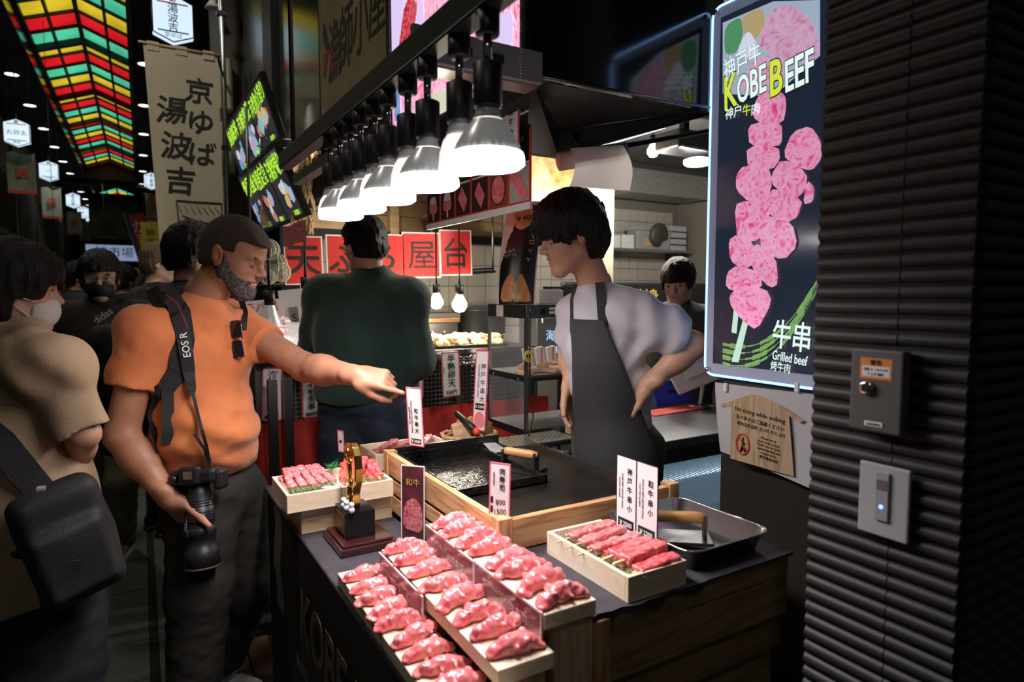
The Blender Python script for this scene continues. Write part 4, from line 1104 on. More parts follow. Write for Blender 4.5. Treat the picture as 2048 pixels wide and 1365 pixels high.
# rear tray past the griddle
rt_ = openbox('skewer_tray', 'pale wooden tray of pale skewers behind the left corner of the griddle', (.69,2.03,.905), (.98,2.20,.962), .01, .035)
for i in range(6):
    skewer(skB[i % 2], (.735+.036*i, 2.115+.012*(i % 2), .945+.012*(i % 2)), Matrix.Rotation(R(40+9*(i % 3)),3,'Z'), ['leftmost','second','third','fourth','fifth','rightmost'][i]+' pale skewer in the tray behind the griddle', 'pale skewers behind the griddle', .06)
leaf_garnish((.70,2.04,.94), .05, .05, 'green leaf strips in the tray behind the griddle', 12, 60)

# ------------------------------------------------------------------ trophy
tp = thing('trophy', 'gold shield trophy on a black block and dark wooden plinth', 'trophy', (.521,1.677,.8205))
MB().b2((-.076,-.088,0), (.076,.088,.020)).b2((-.068,-.080,.020), (.068,.080,.028)).build('plinth', mat('dark_red_wood', (.045,.012,.012), .18, coat=.6), tp, bevel=.003)
MB().b2((-.050,-.044,.028), (.030,.056,.100)).build('block', mat('black_block', (.008,.008,.008), .15), tp, bevel=.0015)
MB().b2((-.0515,-.030,.040), (-.050,.042,.090)).build('plate', mat('brass_plate', (.40,.27,.10), .35, .9), tp)
M_goldm = mat('polished_gold', (.85,.55,.16), .16, 1.0)
prof = [(0,.0),(.020,.005),(.030,.02),(.026,.045),(.034,.06),(.050,.085),(.054,.12),(.047,.155),(.030,.175),(.008,.181)]
pts = [(-y, z) for y, z in prof]+[(y, z) for y, z in prof[::-1]]
Mt = Matrix(((0,0,1,0),(1,0,0,0),(0,1,0,0),(0,0,0,1)))
sh = MB().prism(pts, -.011, .011, T(-.012,.008,.094) @ Mt).build('shield', M_goldm, tp, bevel=.003)
mb = MB()
for q, (y, z, r1, r2) in enumerate(((0,.21,.018,.028),(.012,.255,.012,.012),(-.01,.175,.014,.014),(.0,.235,.026,.010))): mb.ell((-.024,y+.008,z-.006), (.005,r1,r2), 12, 8)
mb.ell((-.026,.008,.134), (.006,.012,.025), 10, 8).build('relief', mat('relief_gold', (.70,.40,.10), .25, 1.0), sh)
fg = thing('figurine', 'tiny white round figurines at the foot of the gold shield', 'figurine', (.476,1.650,.9208))
for i, (x, y) in enumerate(((.004,.03),(.004,.004),(.010,-.022))):
    mb = MB().ell((x,y,.009), (.0085,.0085,.009), 12, 8).ell((x,y,.023), (.0075,.0075,.0075), 12, 8); mb.build('body', M_white, fg)
    MB().ell((x-.007,y-.003,.024), (.001,.001,.001), 6, 4).ell((x-.007,y+.003,.024), (.001,.001,.001), 6, 4).build('eyes', M_ink, fg)

# ------------------------------------------------------------------ griddle in its cedar frame
gf = thing('griddle', 'black iron griddle set in a cedar plank frame', 'griddle', (0,0,0))
GX0, GX1, GY0, GY1 = .683, 1.225, 1.190, 1.925
for z0, z1 in ((.932,1.0), (.883,.922), (.823,.872)): MB().b2((GX0,GY0+.03,z0), (GX0+.018,GY1-.02,z1)).build('side_plank', M_cedy, gf, bevel=.0012)
MB().b2((GX0+.03,GY0,.926), (GX1-.03,GY0+.020,.996)).build('front_plank', M_cedx, gf, bevel=.0012)
for x, y in ((GX0,GY0), (GX1-.03,GY0), (GX0,GY1-.03)): MB().b2((x-.003,y-.004,.823 if x < .7 else .926), (x+.032,y+.032,1.003)).build('corner_post', M_cedz, gf, bevel=.002)
M_iron = mat('seasoned_iron', (.012,.011,.010), .30, .4, noise=(10,(.028,.024,.018),5), bump=(25,.12))
M_oil = mat('oily_iron', (.010,.010,.009), .12, .3, bump=(70,.5), noise=(30,(.02,.02,.018),4))
MB().b2((GX0+.02,GY0+.022,.935), (GX1,GY1,.952)).build('hot_plate', M_iron, gf)
pan = MB().b2((.715,1.50,.953), (1.02,1.90,.957)); pan.b2((.715,1.50,.953), (.722,1.90,.992)).b2((1.012,1.50,.953), (1.02,1.90,.975)).b2((.715,1.894,.953), (1.02,1.90,.992)).b2((.715,1.50,.953), (1.02,1.508,.978))
pan.build('oil_pan', M_oil, gf)
MB().b2((GX1-.004,GY0+.03,.93), (GX1+.004,GY1+.02,.968)).build('steel_edge', M_steel, gf)
MB().b2((GX0+.01,GY1-.004,.93), (1.10,GY1+.006,1.004)).build('rear_splash', M_steeld, gf)
MB().b2((GX1+.004,1.45,.925), (GX1+.10,2.0,.932)).build('steel_ledge', M_steel, gf)
for i, (x, y) in enumerate(((1.262,1.74),(1.285,1.62),(1.29,1.57))):
    MB().lathe([(.018,0),(.018,.02),(.012,.03),(0,.03)], 14, (x,y,.933)).build('gas_knob', M_black, gf); MB().tube([(x-.02,y-.03,.94),(x,y-.03,.945),(x+.03,y-.03,.935)], .006, 8).build('gas_tap', M_chrome, gf)
# spatula and presses
def dirM(loc, d, up=(0,0,1)):
    d = Vector(d).normalized(); u = Vector(up); s = u.cross(d).normalized(); u = d.cross(s)
    M = Matrix((d, s, u)).transposed().to_4x4(); M.translation = Vector(loc); return M
p0 = onz(1000,905,.958); p1 = onz(912,832,1.045)
sp = thing('spatula', 'steel spatula with a black and red handle resting on the oil pan', 'spatula', M=dirM(p0, p1-p0))
Ls = (p1-p0).length
MB().prism([(0,-.032),(.085,-.020),(.095,-.008),(.095,.008),(.085,.020),(0,.032)], 0, .0015).build('blade', mat('worn_blade', (.72,.72,.70), .42, .35, noise=(40,(.55,.53,.48),3)), sp)
MB().tube([(.09,0,.002),(.13,0,.004)], .006, 8).build('neck', M_steel, sp); MB().tube([(.128,0,.004),(.15,0,.005)], .0125, 12).build('collar', mat('spatula_red', (.75,.06,.03), .4), sp)
MB().tube([(.15,0,.005),(.19,0,.007),(Ls,0,.010)], [.012,.013,.010], 12).build('handle', M_black, sp)
def press(loc, rz, lab, w=.075, l=.12):
    t = thing('grill_press', lab, 'press', loc, rz)
    MB().b2((-l/2,-w/2,0), (l/2,w/2,.010)).build('plate', M_iron, t, bevel=.002)
    for s_ in (-1, 1): MB().b2((s_*l*.40-.004,-.014,.010), (s_*l*.40+.004,.014,.062)).build('bracket', M_black, t, bevel=.002)
    MB().tube([(-l*.43,0,.054),(-l*.3,0,.055),(l*.3,0,.055),(l*.43,0,.054)], [.010,.0135,.0135,.010], 14).build('handle', wood('handle_wood', (.62,.36,.14), (.42,.22,.07), 'x', .4), t)
    return t
p = onz(1040,940,.955); press((p.x, p.y, .9525), R(-62), 'iron grill press with a wooden handle on the griddle', .10, .14)
# steel tray with second press
ty = thing('steel_tray', 'deep stainless tray on the dark cloth at the right of the grill counter', 'tray', (1.085,1.030,.9245))
def rr2(w, h, r): return rrect(w, h, r, 4)
o1, o2, o3, o4 = rr2(.108,.122,.03), rr2(.122,.136,.034), rr2(.127,.141,.036), rr2(.105,.119,.03)
vs = [(x,y,0) for x,y in o1]+[(x,y,.048) for x,y in o2]+[(x,y,.0485) for x,y in o3]; n = len(o1)
fs = [list(range(n))[::-1]]+[(j*n+i, j*n+(i+1) % n, (j+1)*n+(i+1) % n, (j+1)*n+i) for j in range(2) for i in range(n)]
o = MB().add(vs, fs, 0, True).build('pan', mat('tray_steel', (.42,.42,.43), .25, 1.0), ty); sm_ = o.modifiers.new('s', 'SOLIDIFY'); sm_.thickness = .0012
MB().tube([(x,y,.0485) for x,y in o3]+[(o3[0][0],o3[0][1],.0485)], .0022, 6).build('rim', M_chrome, ty)
press((1.075,1.045,.9270), R(-38), 'second grill press with a worn wooden handle lying in the stainless tray', .085, .155)

# ------------------------------------------------------------------ price cards
def cardobj(name, lab, M, w, h, mk, base=True, tilt=0):
    t = thing(name, lab, 'price card', M=M)
    MB().b2((-w/2,0,-.0012), (w/2,h,0)).build('card', M_pinkpaper, t)
    mk(t, w, h); return t
def redborder(t, w, h, b=.004):
    for x0, y0, x1, y1 in ((-w/2,0,w/2,b), (-w/2,h-b,w/2,h), (-w/2,0,-w/2+b,h), (w/2-b,0,w/2,h)): MB().b2((x0,y0,0), (x1,y1,.0005)).build('border', M_pred, t)
def vert(t, s, x, y, size, bold=.0, m=None, step=1.05): return text(s, size, m or M_ink, t, x, y, .0010, vertical=True, bold=bold, step=step)
def price(t, s, x, y, w, h, size):
    MB().b2((x-w/2,y-h/2,.0002), (x+w/2,y+h/2,.0007)).build('price_panel', M_ink, t); text(s, size, M_paper, t, x, y, .0012, bold=.012)
# pair in front of the tray
cd = thing('price_card_stand', 'pair of white price cards standing before the stainless tray', 'price card', M=face_street((.952, 1.049, .952)))
for i, (x, jp, en, pr_) in enumerate(((-.0335,'神戸牛串小','KOBE BEEF SKEWER SMALL','￥2500'), (.0335,'和牛串小','WAGYU BEEF SKEWER SMALL','￥2300'))):
    c = MB().b2((x-.0325,0,-.0012), (x+.0325,.178,0)).build('card', M_pinkpaper, cd)
    for (a, b, c1, d) in ((-.0335,-.001,.0335,.0005),(-.0335,.1775,.0335,.179),(-.0335,0,-.0318,.178),(.0318,0,.0335,.178)): MB().b2((x+a,b,-.0016), (x+c1,d,.0005)).build('edge', M_ink, c)
    text(jp, .0175, M_ink, c, x+.012, .105, .0010, vertical=True, bold=.002, step=1.2)
    text(en, .0068, M_pgrey, c, x-.012, .098, .0010, rot=R(-90)); text('%s 100g 串焼き' % en[:9], .0048, M_pgrey, c, x-.022, .105, .0010, rot=R(-90))
    MB().b2((x-.026,.014,.0002), (x+.026,.036,.0007)).build('price_panel', M_ink, c); text(pr_, .0145, M_paper, c, x, .0245, .0012, bold=.012)
MB().b2((-.06,-.008,-.012), (.06,.001,.012)).build('stand_foot', M_white, cd)
def sushi_marks(t, w, h):
    redborder(t, w, h, .003); vert(t, '肉寿司', w*.12, h*.80, .0165, .0015, step=1.1)
    for i, s in enumerate(('800','1500','2000')): text(s, .0165, M_ink, t, w*.06, h*(.52-.115*i), .001, rot=R(4))
    for i, s in enumerate(('二貫','四貫','六貫')): MB().b2((-w*.42,h*(.50-.115*i),.0002), (-w*.30,h*(.58-.115*i),.0007)).build('tick', M_ink, t)
    poly('sushi_picture', blob([(-w*.38,.004),(w*.38,.004),(w*.35,.03),(0,.042),(-w*.3,.034)],2), M_beef, t, .0012)
    text('BEEF SUSHI', .006, M_pgrey, t, -w*.28, h*.80, .001, rot=R(-90))
pA = onx(1000, 1085, .700)
cardobj('price_card', 'tall red bordered price card for sushi behind the highest board', frame((.696, pA.y, .935), (.55,-.83,0), (.06,0,1)), .052, .185, sushi_marks)
def skew_marks(big):
    def f(t, w, h):
        redborder(t, w, h, .0035); vert(t, big, w*.10, h*.44, .017, .0015, step=1.2); text('WAGYU BEEF SKEWER LARGE', .0075, M_pgrey, t, -w*.20, h*.50, .001, rot=R(-90)); text('高級和牛使用 150g', .0065, M_pgrey, t, -w*.34, h*.52, .001, rot=R(-90)); price(t, '￥3000', w*.0, h*.085, w*.66, h*.085, .0125)
    return f
cardobj('price_card', 'pink bordered price card touched by the pointing finger', frame(dep(833,893,1.95), (.42,-.9,.0), (-.08,.02,1)), .062, .182, skew_marks('和牛串大'))
cardobj('price_card', 'red bordered price card leaning beside the basket', frame(dep(957,862,2.35), (.42,-.9,.0), (.10,0,1)), .058, .295, lambda t, w, h: (redborder(t, w, h, .004), vert(t, '神戸牛串大', w*.15, h*.60, .024, .0015, step=1.25), text('KOBE BEEF SKEWER LARGE', .010, M_pgrey, t, -w*.18, h*.62, .001, rot=R(-90)), price(t, '￥3300', 0, h*.30, w*.7, h*.08, .014), poly('meat_picture', blob([(-w*.4,h*.04),(w*.4,h*.04),(w*.38,h*.2),(0,h*.25),(-w*.36,h*.18)],2), M_beef, t, .0012)))
cardobj('price_card', 'small pink price card rising behind the gold trophy', frame(dep(683,905,2.15), (.5,-.8,0), (-.1,.05,1)), .026, .075, lambda t, w, h: (redborder(t, w, h, .003), vert(t, '串', 0, h*.5, .014)))
# dark picture card
Mdk = frame(onz(826,1080,.8215), (.50,-.55,0), (.03,0,1))
dc = thing('picture_card', 'dark glossy picture card of beef standing beside the trophy', 'card', M=Mdk)
MB().b2((-.034,0,-.001), (.034,.205,.001)).build('card', mat('dark_print', (.035,.022,.022), .12, noise=(14,(.16,.03,.04),4)), dc)
for x in (-.034, .034): MB().b2((x-.0015,0,-.0015), (x+.0015,.206,.0015)).build('edge', M_white, dc)
MB().b2((-.034,.204,-.0015), (.034,.207,.0015)).build('edge', M_white, dc)
poly('meat_picture', blob([(-.03,.03),(.03,.02),(.028,.09),(.005,.12),(-.026,.10)],2), marble('card_meat', (.45,.05,.07), (.6,.25,.26), 40), dc, .0016)
text('和牛', .022, mat('gold_print', (.5,.35,.08), .4), dc, 0, .16, .002)
# ------------------------------------------------------------------ hood and kitchen shell
hd = thing('extractor_hood', 'black glossy steel extractor hood over the griddle, mirroring the sign', 'hood', (0,0,0))
hA, hB = Vector((.844,1.318,2.015)), Vector((1.50,1.318,2.03))
hC, hD = ony(1119,261,1.78), ony(1425,216,1.50)
MB().b2((.844,1.318,2.017), (1.50,1.335,3.3)).build('front_sheet', M_blackgloss, hd)
MB().b2((.96,1.336,2.02), (.975,2.2,3.3)).build('side_sheet', M_black, hd)
M_filter = mat('filter_mesh', (.03,.028,.026), .5, .5, bump=(220,.9))
MB().add([hA, hB, hD, hC], [(0,1,2,3)]).add([hA+Vector((0,0,.004)), hC+Vector((0,0,.004)), hC+Vector((0,.5,.3)), hA+Vector((0,.5,.3))], [(0,1,2,3)]).build('filter', M_filter, hd)
c2, d2 = ony(1116,312,1.80), ony(1428,226,1.52); a2 = ony(1052,305,1.72)
MB().add([hC, hD, d2, c2], [(0,1,2,3)]).add([hA, hC, c2, a2], [(0,1,2,3)]).build('skirt', M_black, hd)
MB().tube([hA, hB], .005, 6).build('front_rim', mat('rim_steel', (.16,.16,.17), .3, .9), hd); MB().tube([hC, hD], .004, 6).tube([c2, d2], .004, 6).build('lower_rim', M_steeld, hd)
ap = [ony(1150,264,1.74), ony(1152,285,1.74), ony(1163,300,1.74), ony(1185,303,1.74), ony(1260,290,1.70), ony(1420,262,1.62)]
MB().tube(ap, .009, 8).build('towel_arm', M_blackgloss, hd)
rl = thing('paper_roll', 'white kitchen paper roll with a sheet hanging under the hood', 'paper roll', (0,0,0))
q0, q1 = ony(1118,324,1.74), ony(1250,302,1.68)
MB().tube([q0, q1], .030, 20).build('roll', M_paper, rl)
s0, s1, e0, e1 = ony(1140,297,1.66), ony(1246,290,1.60), ony(1137,376,1.66), ony(1259,382,1.60)
def sheet(u, v):
    a = s0.lerp(s1, u); b = e0.lerp(e1, u); p = a.lerp(b, v); p.y -= .03*math.sin(v*3.1)+.006*math.sin(u*6)
    if v > .999: p.z += .003*(int(u*48) % 2)
    return p
M_tis = mat('tissue', (.85,.83,.84), .8)
_N, _L = nodes_of(M_tis); _tr = _N.new('ShaderNodeBsdfTranslucent'); _tr.inputs[0].default_value = (.9,.88,.88,1); _mx = _N.new('ShaderNodeMixShader'); _mx.inputs[0].default_value = .5
_L.new(_N['Principled BSDF'].outputs[0], _mx.inputs[1]); _L.new(_tr.outputs[0], _mx.inputs[2]); _L.new(_mx.outputs[0], _N['Material Output'].inputs[0])
MB().grid(sheet, 48, 10).build('sheet', M_tis, rl)
kc = MB().b2((.95,1.4,2.55), (5.5,5.0,2.65)).build('ceiling_kitchen', mat('kitchen_ceiling', (.045,.047,.05), .7)); struct(kc)
M_tile = mat('glazed_tile', (.50,.47,.40), .2, noise=(1.5,(.46,.43,.37),2)); M_grout = mat('grout', (.20,.18,.15), .9)
def tilewall(name, x0, x1, z0, z1, y, s):
    w = MB().b2((x0,y,0), (x1,y+.1,2.6)).build(name, M_grout); struct(w)
    me = MB().b2((-s/2+.003,-.006,-s/2+.003), (s/2-.003,0,s/2-.003)).mesh('tile', M_tile)
    nx, nz = int((x1-x0)/s), int((z1-z0)/s)
    for i in range(nx):
        for j in range(nz): obj('tile', me, w, (x0+(i+.5)*s, y+random.uniform(-.0008,.0008), z0+(j+.5)*s))
    return w
tilewall('wall_back_left', .95, 2.60, 1.10, 2.30, 4.22, .15)
tilewall('wall_back', 2.60, 4.45, 1.40, 2.30, 4.40, .105)
rw = MB().b2((4.45,1.2,0), (4.6,5,2.6)).build('wall_kitchen_right', M_grout); struct(rw)
pp = MB().b2((3.30,4.33,1.0), (3.42,4.40,2.5)).build('trim_2', mat('pilaster', (.36,.36,.34), .4)); struct(pp)
d0 = ony(1262,334,4.0); d1 = ony(1500,400,4.0)
du = thing('duct', 'galvanised metal duct running along the kitchen wall', 'duct', (0,4.0,0))
M_galv = mat('galvanised', (.44,.45,.42), .4, .6, noise=(55,(.30,.31,.29),2))
zt, zb = d0.z, ony(1262,384,4.0).z
MB().b2((d0.x,0,zb), (d0.x+.95,.3,zt)).build('section', M_galv, du, bevel=.003); MB().b2((d0.x+.965,0,zb), (4.4,.3,zt)).build('section', M_galv, du, bevel=.003)
MB().b2((d0.x-.01,-.01,zt), (4.42,.30,zt+.06)).build('top_cover', M_dark, du)
# shelf with boxes
sh0 = ony(1180,496,4.28); sx1 = ony(1364,498,4.28).x
sf = thing('wall_shelf', 'steel shelf on the tiled kitchen wall', 'shelf', (sh0.x,4.16,sh0.z-.02))
MB().b2((0,0,0), (sx1-sh0.x,.24,.02)).build('board', M_steel, sf); 
for x in (.1, sx1-sh0.x-.1): MB().b2((x,.06,-.09), (x+.02,.24,0)).build('bracket', M_steeld, sf)
zs = sh0.z
def onshelf(name, lab, cat, px0, px1, pyt, m, build=None):
    a = ony(px0, 490, 4.22); b = ony(px1, 490, 4.22); tz = ony(px0, pyt, 4.22).z
    t = thing(name, lab, cat, (a.x,4.18,zs+.001)); w = b.x-a.x; h = max(tz-zs, .03)
    if build: build(t, w, h)
    else:
        MB().b2((0,0,0), (w,.12,h)).build('body', m, t, bevel=.004); MB().b2((.01,-.002,h*.55), (w-.01,0,h*.9)).build('front_lip', M_paper, t)
    return t
onshelf('carton', 'left small white carton on the steel kitchen shelf', 'box', 1208, 1234, 470, M_white)
onshelf('carton', 'right small white carton on the steel kitchen shelf', 'box', 1239, 1262, 470, M_white)
M_clear = mat('clear_plastic', (.45,.46,.48), .2, alpha=.75)
onshelf('plastic_bin', 'long translucent plastic bin on the steel kitchen shelf', 'bin', 1268, 1335, 456, M_clear, lambda t, w, h: (MB().b2((0,0,0),(w,.14,h*.9)).build('tub', M_clear, t, bevel=.01), MB().b2((-.01,-.01,h*.9),(w+.01,.15,h)).build('lid', M_clear, t), MB().b2((w*.2,-.002,h*.2),(w*.55,0,h*.5)).build('label', mat('tan_label',(.55,.38,.2),.6), t)))
onshelf('bag_bundle', 'dark crumpled bag lying over the bin on the kitchen shelf', 'bag', 1292, 1322, 455, M_dark, lambda t, w, h: (lambda s: (s.ell((w/2,-.03,h*.75),(w*.6,.04,h*.42),k=.02), s.ell((w*.3,-.03,h*.5),(w*.4,.04,h*.3),k=.02), s.noise(.02,14,2), obj('bag', s.mesh('bag', mat('bag_brown',(.06,.05,.04),.5)), t)))(SDF((-.1,-.12,-.02),(w+.1,.08,h*1.4),.008)))
onshelf('container_stack', 'pale stacked plastic containers at the right end of the kitchen shelf', 'containers', 1337, 1366, 450, M_clear, lambda t, w, h: [MB().b2((0,0,i*h/4),(w,.12,(i+.8)*h/4)).build('container', mat('pale_box',(.5,.5,.53),.35), t, bevel=.004) for i in range(4)])
# papers and tags on the wall
def wallflat(name, lab, cat, x0, y0, x1, y1, m, Y=4.3925):
    a, b = ony(x0, y1, Y), ony(x1, y0, Y)
    t = thing(name, lab, cat, M=face_cam(((a.x+b.x)/2, Y, (a.z+b.z)/2))); w, h = (b.x-a.x)/2, (b.z-a.z)/2
    MB().b2((-w,-h,0), (w,h,.006)).build('sheet', m, t); return t, w, h
t, w, h = wallflat('wall_note', 'white handwritten note on the kitchen tiles', 'note', 1358, 465, 1382, 512, M_paper); text('本日の', .03, M_pgrey, t, 0, .02, .008); text('メモ', .04, M_pgrey, t, 0, -.03, .008)
t, w, h = wallflat('name_tag', 'red topped small tag on the kitchen tiles', 'tag', 1389, 466, 1399, 503, M_paper); MB().b2((-w,0,.006),(w,h,.008)).build('field', M_red, t); text('火元', .022, M_paper, t, 0, h*.5, .0085, vertical=True); text('責任', .02, M_ink, t, 0, -h*.5, .0075, vertical=True)
t, w, h = wallflat('name_tag', 'blue topped small tag on the kitchen tiles', 'tag', 1401, 466, 1412, 503, M_paper); MB().b2((-w,0,.006),(w,h,.008)).build('field', mat('tag_blue',(.04,.05,.2),.5), t); text('食品', .022, M_paper, t, 0, h*.5, .0085, vertical=True); text('衛生', .02, M_ink, t, 0, -h*.5, .0075, vertical=True)
# lamps in the kitchen
M_bulb = glow('warm_bulb', (1.0,.93,.80), 9)
def bulb(px, py, Y, r, lab, power, col=(1,.92,.8), drop=.18):
    p = ony(px, py, Y)
    t = thing('light_bulb', lab, 'light bulb', p)
    MB().lathe([(0,-r),(r*.6,-r*.85),(r,-r*.2),(r*.95,r*.3),(r*.5,r*1.1),(r*.42,r*1.4)], 20).build('glass', M_bulb, t)
    MB().lathe([(r*.5,r*1.3),(r*.55,r*1.5),(r*.55,r*2.6),(0,r*2.6)], 16).build('socket', M_black, t)
    MB().tube([(0,0,r*2.5),(0,0,max(drop, 2.555-p.z))], .005, 6).build('cord', M_black, t)
    point('bulb_light', (0,0,-r*1.6), power, col, .03, t)
    return t
bulb(1306, 303, 2.9, .036, 'bare bulb glowing under the kitchen ceiling', 40)
bulb(1198, 384, 3.0, .042, 'bare bulb glowing behind the vendor, by the cream post', 34)
bulb(873, 605, 3.42, .040, 'left of two bare bulbs hanging over the tempura', 10, (1,.9,.72))
bulb(919, 610, 3.36, .045, 'right of two bare bulbs hanging over the tempura', 10, (1,.9,.72))
p = ony(1395,320,2.7)
t = thing('ring_light', 'bright perforated light fitting beside the sign in the kitchen', 'light', p)
MB().lathe([(0,-.03),(.07,-.03),(.08,-.02),(.08,.0),(.05,.01),(0,.01)], 24).build('diffuser', glow('ring_glow', (1,1,1), 5), t)
for k in range(10): MB().ell((.062*math.cos(k*.628),.062*math.sin(k*.628),-.03), (.012,.006,.004), 8, 4).build('vent', M_steeld, t)
point('ring_lamp', (0,0,-.08), 22, (1,.97,.95), .04, t)
t = thing('steel_canister', 'dark steel fan box under the kitchen ceiling beside the sign', 'fan box', ony(1368,285,2.75)); MB().b2((-.14,-.1,-.06), (.16,.1,.05)).build('casing', M_steeld, t, bevel=.015); MB().b2((-.02,-.02,.05), (.02,.02,.4)).build('mount', M_black, t)
t = thing('fluorescent_tube', 'thin bright light tube along the rear of the hood', 'light tube', (0,0,0)); MB().tube([ony(1175,300,2.5), ony(1330,254,2.2)], .008, 8).build('tube', glow('tube_glow', (1,.98,.95), 1.2), t); MB().tube([ony(1175,297,2.53), ony(1330,251,2.23)], .012, 8).build('fitting', M_white, t)
# cream post, picture board behind the vendor
cp = MB().b2((ony(1196,400,3.1).x,3.1,1.0), (ony(1228,400,3.1).x,3.18,2.5)).build('trim_3', mat('cream_post', (.42,.38,.26), .4)); struct(cp)
a, b = ony(1062,470,3.3), ony(1205,330,3.3)
t = thing('food_board', 'orange food picture board behind the vendor', 'picture board', M=face_cam(((a.x+b.x)/2,3.3,(a.z+b.z)/2)))
MB().b2((-(b.x-a.x)/2,-(b.z-a.z)/2,-.02), ((b.x-a.x)/2,(b.z-a.z)/2,0)).build('picture', mat('food_print', (.35,.10,.03), .4, noise=(14,(.62,.34,.14),5)), t); [MB().b2((x_-.02,-(a.z+b.z)/2+.02,-.02), (x_+.02,-(b.z-a.z)/2,0)).build('leg', M_black, t) for x_ in (-.3,.3)]
# ------------------------------------------------------------------ red menu board and paper strips above the griddle
mbx = 1.0
mn = thing('menu_board', 'white edged red menu board with six meat pictures and prices', 'menu board', M=face_street((mbx, 1.93, 1.755)))
mw = .735
MB().b2((-mw/2,-.012,-.004), (mw/2,.26,0)).build('panel', mat('menu_red', (.66,.05,.035), .35), mn)
MB().b2((-mw/2-.004,-.014,-.005), (mw/2+.004,.006,.003)).build('bottom_rail', M_white, mn)
cw = mw/6
for i, (pr_, kind) in enumerate((('¥300','ice'),('¥300','ice'),('¥300','cut'),('¥200','cut'),('¥1000','bowl'),('28 days','slice'))):
    x = -mw/2+cw*(i+.5); wd = cw*.44
    MB().b2((x-wd,.125,0), (x+wd,.255,.0006)).build('caption_panel', M_ink, mn); MB().b2((x-wd,.118,0), (x+wd,.1235,.0008)).build('divider', M_paper, mn)
    MB().b2((x-wd,.012,0), (x+wd,.116,.0006)).build('picture_ground', mat('pic_'+kind, {'ice':(.02,.015,.015),'cut':(.03,.02,.02),'bowl':(.20,.07,.04),'slice':(.42,.40,.36)}[kind], .4), mn)
    text(pr_, .024, M_paper, mn, x, .150, .0012, bold=.01, sx=.9); text(['WAGYU','KOBE','KALBI','ZABUTON','BOWL','AGED'][i], .020, M_paper, mn, x, .190, .0012)
    mm = M_beef
    if kind == 'ice': poly('food_picture', blob([(x-.035,.04),(x+.035,.04),(x+.03,.085),(x,.105),(x-.03,.085)],2), mm, mn, .0012); poly('food_picture', blob([(x-.032,.075),(x+.032,.075),(x+.02,.102),(x-.02,.102)],2), mat('pic_pale', (.75,.55,.58), .4), mn, .0016); MB().b2((x-.006,.016,.0006),(x+.006,.042,.0014)).build('food_picture', mat('pic_cone',(.7,.5,.25),.5), mn)
    elif kind == 'cut': poly('food_picture', [(x-.035,.07),(x-.005,.108),(x+.035,.06),(x+.01,.02)], mm, mn, .0012)
    elif kind == 'bowl':
        poly('food_picture', [(x+.045*math.cos(q),.064+.048*math.sin(q)) for q in np.linspace(0,6.28,17)[:-1]], M_ink, mn, .0010); poly('food_picture', [(x+.04*math.cos(q),.064+.043*math.sin(q)) for q in np.linspace(0,6.28,17)[:-1]], mm, mn, .0014)
    else:
        for k in range(4): poly('food_picture', [(x-.03+.018*k+.024*math.cos(q),.095-.02*k+.02*math.sin(q)) for q in np.linspace(0,6.28,13)[:-1]], mm, mn, .0012+.0004*k)
for x in (-.3, .3): MB().tube([(x,.26,0),(x,.75,0)], .002, 5).build('string', M_steeld, mn)
def paperstrip(px0, px1, py0, py1, X, lab, jp, en):
    a, b = onx(px0, py1, X), onx(px1, py0, X)
    yc_, zc_ = (a.y+b.y)/2, (a.z+b.z)/2; w, h = abs(b.y-a.y)/2, abs(b.z-a.z)/2
    t = thing('paper_strip', lab, 'paper', M=face_street((X, yc_, zc_)))
    MB().grid(lambda u, v: (w*(2*u-1), h*(1-2*v), .012*math.sin(v*3.0)), 4, 12).build('sheet', M_paper, t)
    for x in (-w*.93, w*.93): MB().b2((x-.004,-h,.012), (x+.004,h,.0128)).build('border', M_red, t)
    vert2 = text(jp, .026, M_ink, t, w*.25, 0, .014, vertical=True, step=1.15); text(en, .012, M_pgrey, t, -w*.4, 0, .014, rot=R(-90))
    return t
paperstrip(1003, 1046, 190, 345, .985, 'white paper strip with red borders hanging left of the hood', '和牛肉寿司', 'Seared wagyu sushi')
paperstrip(876, 903, 225, 330, .985, 'second white paper strip with red borders behind the lamps', '焼肉', 'Wagyu')
# ------------------------------------------------------------------ heated display case with poster
HX, HY = 1.325, 2.10
hc = thing('heated_case', 'glass heated display case with a shelf of wrapped croquettes', 'display case', (HX,HY,.93))
MB().b2((0,0,.47), (.42,.30,.525)).build('top_box', M_steel, hc, bevel=.004); MB().b2((-.003,.0,.472), (0,.30,.523)).build('side_cover', M_black, hc)
MB().b2((-.0045,.17,.473), (-.003,.225,.52)).build('rating_sticker', M_paper, hc); MB().b2((.065,-.003,.485), (.09,0,.508)).build('switch', M_black, hc)
for z in (.487, .503): MB().b2((.11,-.003,z), (.15,0,z+.010)).build('vent', M_white, hc, bevel=.002)
for x, y in ((.003,.003),(.417,.003),(.003,.297),(.417,.297)): MB().b2((x-.006,y-.006,.02), (x+.006,y+.006,.47)).build('post', M_steel, hc)
MG = glass('case_glass', (.85,.9,.9), .10)
MB().b2((0,.008,.03), (.003,.292,.47)).build('side_pane', MG, hc); MB().b2((.008,0,.26), (.41,.003,.47)).build('front_pane', MG, hc)
MB().b2((.0,.0,.235), (.42,.30,.245)).build('shelf', M_steel, hc); MB().b2((-.002,-.002,.222), (.42,.30,.236)).build('shelf_edge', M_black, hc); MB().b2((0,0,0), (.42,.30,.03)).build('base', M_steeld, hc)
for k, (x, y) in enumerate(((-.0045,.05),(-.0045,.25),(.02,-.004),(.38,-.004))): MB().ell((x,y,.229), (.004,.004,.004), 8, 6).build('bolt', M_chrome, hc)
